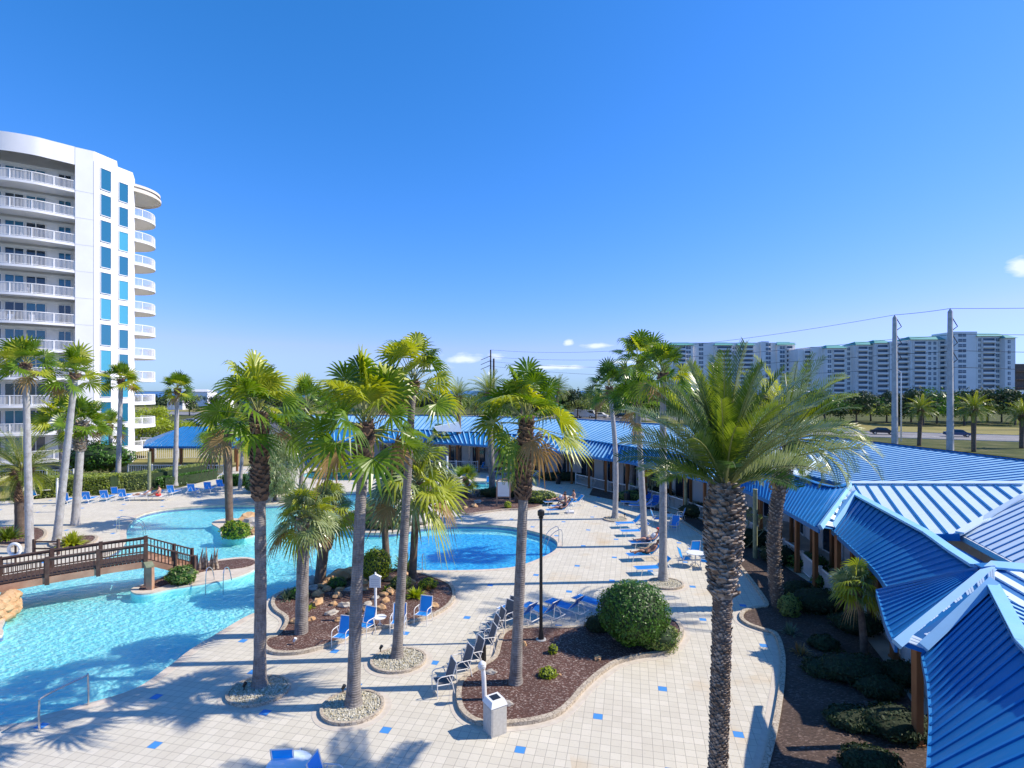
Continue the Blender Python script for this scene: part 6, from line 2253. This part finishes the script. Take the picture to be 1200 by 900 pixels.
# pool rails and ladders
def rails(label, base, rz, paths, group=None, r=.022):
    t = thing('pool_handrail', label, 'handrail', P(*base), group)
    t.rotation_euler = (0, 0, rz)
    for p in paths:
        mb = MB()
        mb.tube(smooth(p, False, 4), r, 8)
        mb.build('rail', M['steel'], t)
    return t
gh = 'steel pool handrails'
rails('steel handrail bending from the deck into the near pool at the bottom left', (46, 857), 0, [[(0, 0, 0), (0, 0, .75), (.05, .1, .92), (.35, 1.1, .92), (.38, 1.25, .8), (.38, 1.25, -.7)]], gh, .028)
rails('pair of curved steel ladder rails at the right tip of the right pool', (657, 640), .2, [[(.1, 0, 0), (.1, 0, .8), (-.1, 0, 1.0), (-.7, 0, .55), (-1.0, 0, -.6)], [(.1, .75, 0), (.1, .75, .8), (-.1, .75, 1.0), (-.7, .75, .55), (-1.0, .75, -.6)]], gh)
rails('pair of tall steel ladder rails on the island with the driftwood', (252, 684), 0, [[(-.3, .5, 0), (-.32, .35, .55), (-.3, 0, .8), (-.3, -.25, .6), (-.3, -.3, -.7)], [(.55, .5, 0), (.53, .35, .55), (.55, 0, .8), (.55, -.25, .6), (.55, -.3, -.7)]], gh)
rails('thin steel handrail at the near edge of the right pool beside the brown palm', (496, 669), 0, [[(0, -.3, 0), (0, -.3, .8), (0, 0, .9), (0, .5, .5), (0, .9, -.5)]], gh)
rails('steel handrail at the far left rim of the left pool', (137, 624), .4, [[(0, 0, 0), (0, 0, .8), (.3, 0, .9), (1.3, 0, .5), (1.5, 0, -.4)], [(0, .6, 0), (0, .6, .8), (.3, .6, .9), (1.3, .6, .5), (1.5, .6, -.4)]], gh)
rails('steel handrail on the deck in front of the upper pool', (432, 578), 0, [[(0, .5, 0), (0, .5, .9), (0, 0, .95), (-.6, -.6, .5), (-.9, -1.2, -.4)], [(.6, .5, 0), (.6, .5, .9), (.6, 0, .95), (0, -.6, .5), (-.3, -1.2, -.4)]], gh)
# timber stand on the island
t = thing('timber_stand', 'tan timber stand with teal top at the left tip of the island', 'stand', P(176, 691))
for dx, dy in ((0, 0), (-.38, .42)):
    m_ = MB()
    m_.box((dx, dy, .55), (.28, .2, 1.1))
    m_.build('leg', M['wood_tan'], t)
m_ = MB()
m_.bar((.08, -.12, 1.13), (-.48, .55, 1.13), .34, .07)
m_.build('top_board', M['treated'], t)
# life ring behind the bridge
t = thing('life_ring', 'white life ring on a post behind the bridge railing at the left', 'life ring', P(17, 660))
mb = MB()
mb.tube([(0, .06, 0), (0, .06, 1.2)], .05, 8)
mb.build('post', M['wood_dark'], t)
mb = MB()
ringp = [(math.cos(a) * .32, 0, .75 + math.sin(a) * .32) for a in [2 * math.pi * k / 20 for k in range(21)]]
mb.tube(ringp, .08, 8)
mb.build('ring', M['plastic_white'], t, smooth=True)
# low dark railing panels by the leaning palm
t = thing('low_railing', 'low dark railing section beside the leaning palm behind the bridge', 'railing', P(52, 650))
for k in range(2):
    m_ = MB()
    m_.bar((-.6, 0, .35 + k * .4), (.8, 0, .35 + k * .4), .06, .08)
    m_.build('rail', M['wood_dark'], t)
for x in (-.6, .8):
    m_ = MB()
    m_.box((x, 0, .45), (.12, .12, .9))
    m_.build('post', M['wood_dark'], t)
# small lights
for i, (x, y, lb) in enumerate(((345, 758, 'small pale path light at the left tip of the rock bed'), (446, 767, 'tiny dark spotlight behind the leaning palm base'), (402, 815, 'tiny dark spotlight behind the near drooping palm base'), (286, 812, 'tiny dark spotlight left of the fibrous palm base'), (732, 607, 'tiny spotlight in the farthest gravel ring'))):
    t = thing('garden_light', lb, 'light fixture', P(x, y), 'small garden light fixtures')
    mb = MB()
    mb.tube([(0, 0, 0), (0, 0, .22)], .02, 6)
    mb.build('stake', M['black'] if i else M['steel'], t)
    mb = MB()
    mb.tube([(-.02, 0, .2), (.05, 0, .32)], [.045, .06], 8)
    mb.build('lamp_housing', M['black'] if i else M['plastic_white'], t)

# ---------------------------------------------------------------- people
def skin_body(verts, edges, rad, sub=2):
    me = bpy.data.meshes.new('body')
    me.from_pydata(verts, edges, [])
    o = bpy.data.objects.new('tmp_body', me)
    COL.objects.link(o)
    md = o.modifiers.new('s', 'SKIN')
    md.use_smooth_shade = True
    for i, r_ in enumerate(rad):
        d = me.skin_vertices[0].data[i]
        d.radius = r_ if hasattr(r_, '__len__') else (r_, r_)
        d.use_root = (i == 0)
    s_ = o.modifiers.new('u', 'SUBSURF')
    s_.levels = sub
    dg = bpy.context.evaluated_depsgraph_get()
    nm = bpy.data.meshes.new_from_object(o.evaluated_get(dg))
    bpy.data.objects.remove(o)
    nm.name = 'body'
    return nm

def person(kind, base, rz, label, skin='skin1', suit='navy', cap=None, top=None, z=0.0, hair='hair', hat=None):
    """kind 'recline': lying on a lounger (feet at -X, head up the raised back); 'sit': sitting; 'stand'"""
    B = (P(*base) if len(base) == 2 else Vector(base)) + Vector((0, 0, z))
    t = thing('person', label, 'person', B, None)
    t.rotation_euler = (0, 0, rz)
    if kind == 'recline':
        J = {'pel': (.18, 0, .46), 'ab': (.36, 0, .54), 'ch': (.56, 0, .70), 'nk': (.74, 0, .87), 'hd': (.80, 0, .97), 'cr': (.86, 0, 1.07),
             'hl': (.12, -.10, .45), 'kl': (-.26, -.12, .60), 'al': (-.62, -.11, .41), 'tl': (-.68, -.12, .53), 'hr': (.12, .10, .45), 'kr': (-.30, .12, .45), 'ar': (-.74, .12, .42), 'tr': (-.78, .13, .54),
             'sl': (.66, -.19, .79), 'el': (.42, -.30, .58), 'wl': (.20, -.26, .52), 'pl': (.11, -.24, .52), 'sr': (.66, .19, .79), 'er': (.46, .31, .60), 'wr': (.22, .24, .58), 'pr': (.13, .20, .58)}
    elif kind == 'stand':
        J = {'pel': (0, 0, .95), 'ab': (0, 0, 1.12), 'ch': (0, 0, 1.33), 'nk': (0, 0, 1.50), 'hd': (-.01, 0, 1.60), 'cr': (0, 0, 1.70),
             'hl': (0, -.10, .90), 'kl': (-.03, -.11, .50), 'al': (.02, -.11, .08), 'tl': (-.12, -.12, .04), 'hr': (0, .10, .90), 'kr': (-.08, .11, .50), 'ar': (.0, .11, .08), 'tr': (-.14, .12, .04),
             'sl': (0, -.19, 1.42), 'el': (.02, -.30, 1.15), 'wl': (-.1, -.32, .95), 'pl': (-.14, -.32, .87), 'sr': (0, .19, 1.42), 'er': (.03, .30, 1.15), 'wr': (-.06, .33, .93), 'pr': (-.10, .33, .85)}
    else:
        J = {'pel': (.18, 0, .46), 'ab': (.20, 0, .62), 'ch': (.22, 0, .84), 'nk': (.19, 0, 1.02), 'hd': (.15, 0, 1.12), 'cr': (.16, 0, 1.22),
             'hl': (.12, -.10, .46), 'kl': (-.24, -.16, .58), 'al': (-.44, -.15, .42), 'tl': (-.54, -.16, .42), 'hr': (.12, .10, .46), 'kr': (-.26, .14, .66), 'ar': (-.42, .13, .42), 'tr': (-.52, .14, .42),
             'sl': (.22, -.19, .93), 'el': (.10, -.28, .70), 'wl': (-.10, -.22, .66), 'pl': (-.18, -.20, .66), 'sr': (.22, .19, .93), 'er': (.12, .30, .72), 'wr': (-.08, .24, .68), 'pr': (-.16, .20, .70)}
    rd = {'pel': (.155, .11), 'ab': (.135, .10), 'ch': (.155, .11), 'nk': .058, 'hd': .088, 'cr': .062, 'hl': .095, 'kl': .06, 'al': .04, 'tl': .034, 'sl': .06, 'el': .042, 'wl': .03, 'pl': .034}
    names = list(J)
    ix = {n_: i for i, n_ in enumerate(names)}
    E_ = [('pel', 'ab'), ('ab', 'ch'), ('ch', 'nk'), ('nk', 'hd'), ('hd', 'cr')]
    for s in 'lr':
        E_ += [('pel', 'h' + s), ('h' + s, 'k' + s), ('k' + s, 'a' + s), ('a' + s, 't' + s), ('ch', 's' + s), ('s' + s, 'e' + s), ('e' + s, 'w' + s), ('w' + s, 'p' + s)]
    rads = [rd.get(n_, rd.get(n_[0] + 'l')) for n_ in names]
    J = {k_: Vector(v) for k_, v in J.items()}
    vs_ = [tuple(J[n_]) for n_ in names]
    ed = [(ix[a], ix[b]) for a, b in E_]
    # five fingers on each hand, rooted in the palm
    for s, sy in (('l', -1), ('r', 1)):
        d = (J['p' + s] - J['w' + s]).normalized()
        sd = d.cross(Vector((0, 0, 1)))
        sd = sd.normalized() if sd.length > .1 else Vector((0, 1, 0))
        dn = Vector((0, 0, -1))
        for f, (off, ln) in enumerate(((-.026, .065), (-.009, .078), (.009, .074), (.026, .058))):
            a = len(vs_)
            p0 = J['p' + s] + sd * off + d * .02
            vs_ += [tuple(p0), tuple(p0 + d * ln * .6 + dn * .008), tuple(p0 + d * ln + dn * .026)]
            ed += [(ix['p' + s], a), (a, a + 1), (a + 1, a + 2)]
            rads += [.011, .009, .008]
        a = len(vs_)
        p0 = J['p' + s] - d * .02 + sd * sy * -.03
        vs_ += [tuple(p0), tuple(p0 + d * .03 + sd * sy * -.03)]
        ed += [(ix['p' + s], a), (a, a + 1)]
        rads += [.012, .010]
    me = skin_body(vs_, ed, rads, 1)
    me.materials.append(M[skin])
    b = bpy.data.objects.new('body', me)
    COL.objects.link(b)
    b.parent = t
    up = (J['cr'] - J['nk']).normalized()
    fwd = Vector((-1, 0, 0))
    fwd = (fwd - up * fwd.dot(up)).normalized()
    lat = Vector((0, 1, 0))
    hc = J['hd'].lerp(J['cr'], .35)
    mb = MB()
    mb.blob(hc + up * .025 - fwd * .022, (.098, .092, .105), 1, .05, 2)
    mb.build('hair', M[hair], b, smooth=True)
    mb = MB()
    mb.blob(hc + fwd * .095 - up * .015, (.018, .014, .024), 2, .05, 1)
    mb.build('nose', M[skin], b)
    for sg in (-1, 1):
        mb = MB()
        mb.blob(hc + fwd * .082 + up * .012 + lat * sg * .032, (.012, .014, .009), 3, .02, 1)
        mb.build('eye', M['black'], b)
        mb = MB()
        mb.blob(hc + lat * sg * .09 - up * .01, (.018, .012, .028), 3, .02, 1)
        mb.build('ear', M[skin], b)
    mb = MB()
    mb.blob(hc + fwd * .082 - up * .045, (.010, .026, .008), 3, .02, 1)
    mb.build('mouth', M['red'], b)
    def wrap(a, c, ra, rc, name, mat, sq=1.25):
        m_ = MB()
        d = (J[c] - J[a]) if isinstance(a, str) else (c - a)
        A_ = J[a] if isinstance(a, str) else a
        C_ = J[c] if isinstance(c, str) else c
        m_.tube([A_, A_.lerp(C_, .5), C_], [ra, (ra + rc) / 2, rc], 14)
        return m_.build(name, M[mat], b, smooth=True)
    # shorts: hips and two short legs in one garment
    m_ = MB()
    m_.blob(J['pel'], (.15, .185, .125), 1, .02, 2)
    for s in 'lr':
        m_.tube([J['h' + s], J['h' + s].lerp(J['k' + s], .45)], [.112, .105], 12)
    m_.build('swim_shorts', M[suit], b, smooth=True)
    if top:
        m_ = MB()
        c = J['ab'].lerp(J['ch'], .6)
        m_.tube([J['ab'], c, J['ch'], J['ch'].lerp(J['nk'], .45)], [.165, .175, .185, .10], 14)
        m_.build('shirt', M[top], b, smooth=True)
    if hat:
        m_ = MB()
        m_.blob(hc + up * .06, (.11, .105, .075), 1, .02, 2)
        m_.tube([hc + up * .045 + fwd * .05, hc + up * .04 + fwd * .17], [.085, .07], 10)
        m_.build('cap', M[hat], b)
    return t
person('recline', (755, 656), .14, 'tanned person in dark shorts reclining on the lounger behind the round bush', 'skin2', 'cloth_dark', z=0)
person('recline', (757, 641), .12, 'person with red cap and white top reclining beside the thin palm trunk', 'skin1', 'navy', top='cloth_white', hat='red')
person('recline', (651, 592), .25, 'person in white top reclining at the back of the group near the sign', 'skin1', 'navy', top='cloth_white')
person('sit', (660, 597), .22, 'person sitting up in the middle of the group right of the sign', 'skin2', 'navy')
person('recline', (655, 602), .15, 'person in dark clothing reclining at the front of the group near the sign', 'skin1', 'cloth_dark', top='cloth_dark')
person('sit', (670, 592), .3, 'brown-haired person sitting at the right end of the sunbathing group', 'skin1', 'cloth_dark')
place('L', (672, 592.5), .3, 'lounger at the right end of the sunbathing group, under the sitting person', 'loungers of the sunbathing group right of the sign board')
place('LW', (166, 586), .1, 'white lounger under the person left of the wooden post', 'white loungers by the wooden post')
place('LW', (187, 586), .1, 'white lounger under the person right of the wooden post', 'white loungers by the wooden post')
person('recline', (166, 586), .1, 'person in white shirt lying left of the wooden post by the left pool', 'skin1', 'cloth_white', top='cloth_white')
person('sit', (184, 586), .1, 'person in red shorts sitting up right of the wooden post by the left pool', 'skin1', 'red')
person('stand', (*V2(411, 560), -.98), 0, 'swimmer standing neck-deep in the upper pool behind the drooping palm trunk', 'skin1', 'navy')
mb = MB()
mb.box((0, 0, .46), (.6, .5, .14))
o = mb.build('folded_towel', M['cloth_white'], None, loc=P(668, 601))
tag(o, 'white folded towel on the deck at the right of the sunbathing group', 'towel')
o.location.z = -.38

# ---------------------------------------------------------------- cars
def car(base, Y, rz, label, paint, group, kind='car', sc=1.0):
    t = thing('parked_' + kind, label, 'car' if kind == 'car' else 'van', at(base, Y), group)
    t.rotation_euler = (0, 0, rz)
    t.scale = (sc,) * 3
    if kind == 'car':
        prof = [(-2.2, .35), (-2.25, .75), (-1.4, .92), (-.75, 1.40), (.75, 1.45), (1.55, .98), (2.15, .90), (2.25, .40)]
        gl = [(-1.25, .95), (-.68, 1.35), (.70, 1.39), (1.35, .98)]
        w = 1.75
    else:
        prof = [(-2.6, .35), (-2.7, .9), (-2.3, 1.1), (-1.9, 1.9), (2.5, 2.0), (2.6, .4)]
        gl = [(-2.2, 1.12), (-1.85, 1.75), (-1.0, 1.78), (-1.0, 1.12)]
        w = 1.95
    def ext(p, w_, mi=0):
        m_ = MB()
        n = len(p)
        m_.add([(x, -w_ / 2 * (1 if z < 1.0 else .86), z) for x, z in p] + [(x, w_ / 2 * (1 if z < 1.0 else .86), z) for x, z in p], [tuple(range(n)), tuple(range(2 * n - 1, n - 1, -1))] + [(i, n + i, n + (i + 1) % n, (i + 1) % n) for i in range(n)])
        return m_
    ext(prof, w).build('car_body', M[paint], t)
    ext(gl, w + .03).build('windows', M['glass_dark'], t)
    for x in (-1.4, 1.4):
        for y in (-w / 2 + .05, w / 2 - .05):
            m_ = MB()
            m_.tube([(x, y - .1, .33), (x, y + .1, .33)], .33, 12)
            wh = m_.build('wheel', M['tyre'], t)
            m_ = MB()
            m_.tube([(x, y - .115, .33), (x, y + .115, .33)], .19, 10)
            m_.build('rim', M['steel'], wh)
    return t
rang = math.atan2(rd.y, rd.x)
def onroad(pxx, off):
    # point on the road at pixel column pxx
    k = (pxx - 600) / F
    o = rp + rn * off
    s_ = (k * o.y - o.x) / (rd.x - k * rd.y)
    return (o + rd * s_).y
gc = 'cars on the highway'
car(994, onroad(994, 1.5), rang, 'white car on the highway left of the concrete power poles', 'car_white', gc)
car(1034, onroad(1034, 1.5), rang, 'black car on the highway just left of the left concrete pole', 'car_dark', gc)
car(1122, onroad(1122, 1.5), rang, 'dark blue car on the highway just right of the right concrete pole', 'car_blue', gc)
gv = 'vehicles parked beyond the light blue roof'
car(668, 186, rang, 'white car parked left of the white box van', 'car_white', gv, sc=1.25)
car(686, 184, rang + .1, 'large white box van parked beyond the light blue roof', 'car_white', gv, 'van', 1.45)
car(703, 186, rang, 'white car parked right of the white box van', 'car_white', gv, sc=1.25)
car(729, 186, rang, 'dark car parked among the thin palm trunks', 'car_dark', gv, sc=1.1)
car(524, 178, rang, 'dark car parked left of the slender date palm crown', 'car_dark', gv)
gq = 'cars in the parking lot at the left'
for x, Y, c, lb in ((225, 137, 'car_dark', 'dark car in the far row of the parking lot'), (223, 152, 'car_silver', 'silver car in the farthest row of the parking lot'), (228, 118, 'car_dark', 'dark car above the right end of the gazebo roof'), (214, 121, 'car_blue', 'blue car beside the slim palm in the parking lot'), (244, 119, 'car_dark', 'black car right of the gazebo roof top'), (182, 117, 'car_red', 'red car among the yellow-green trees near the tower'), (254, 128, 'car_silver', 'silver car at the right side of the parking lot'), (249, 140, 'car_white', 'white car at the right side of the parking lot')):
    car(x, Y, .25, lb, c, gq)
# far low houses
for i, (x0, x1, yt, Y, lb) in enumerate(((196, 214, 468, 262, 'low white distant building left of the slim palm crown'), (216, 243, 459, 300, 'pale distant building with blue windows above the parking lot'), (246, 262, 466, 270, 'white distant house right of the slim palm crown'), (560, 590, 478, 240, 'low grey distant building behind the centre palms'), (930, 950, 459, 280, 'small white distant building between the two condominium blocks'))):
    p, q = at(x0, Y), at(x1, Y)
    zt = max(2.8, zat(yt, Y))
    t = thing('distant_house', lb, 'building', ((p.x + q.x) / 2, Y, 0), 'far low buildings')
    w_ = q.x - p.x
    m_ = MB()
    m_.box((0, 5, zt / 2), (w_, 10, zt))
    m_.build('wall', M['white'], t)
    m_ = MB()
    m_.add([(-w_ / 2 - .5, -.5, zt), (w_ / 2 + .5, -.5, zt), (w_ / 2 + .5, 10.5, zt), (-w_ / 2 - .5, 10.5, zt), (-w_ / 4, 5, zt + 1.3), (w_ / 4, 5, zt + 1.3)], [(0, 1, 5, 4), (1, 2, 5), (2, 3, 4, 5), (3, 0, 4), (3, 2, 1, 0)])
    m_.build('roof', M['rail_grey'], t)
    for k in range(4):
        m_ = MB()
        m_.box((w_ * (-.36 + .24 * k), -.05, zt * .6), (w_ * .13, .1, min(1.6, zt * .4)))
        m_.build('window', M['far_glass'], t)
# white chairs standing on the tower balconies
bc = make_chair('cloth_white', 'balcony_chair', 'x', 'white chairs on the tower balconies')
rnd = random.Random(12)
k = 0
for fl_ in range(0, 10):
    for pxx in ((12, 40) if fl_ % 2 else (30, 62)):
        if rnd.random() < .25:
            continue
        c_ = on_seg(Vector((*inner[1], 0)), Vector((*inner[2], 0)), pxx) + Vector((.65, -.85, 0))
        lb = 'white chair on balcony %s of the tower, %s' % (('level one from the top', 'level two from the top', 'level three from the top', 'level four from the top', 'level five from the top', 'level six from the top', 'level seven from the top', 'level eight from the top', 'level nine from the top', 'level ten from the top')[fl_], 'left part' if pxx < 35 else 'right part')
        pos = Vector((c_.x, c_.y, 33.1 - PIT * fl_ + .01))
        if k == 0:
            bc.location = pos
            bc.rotation_euler = (0, 0, rnd.uniform(0, 6))
            bc['label'] = lb
        else:
            dup(bc, pos, rnd.uniform(0, 6), lb)
        k += 1
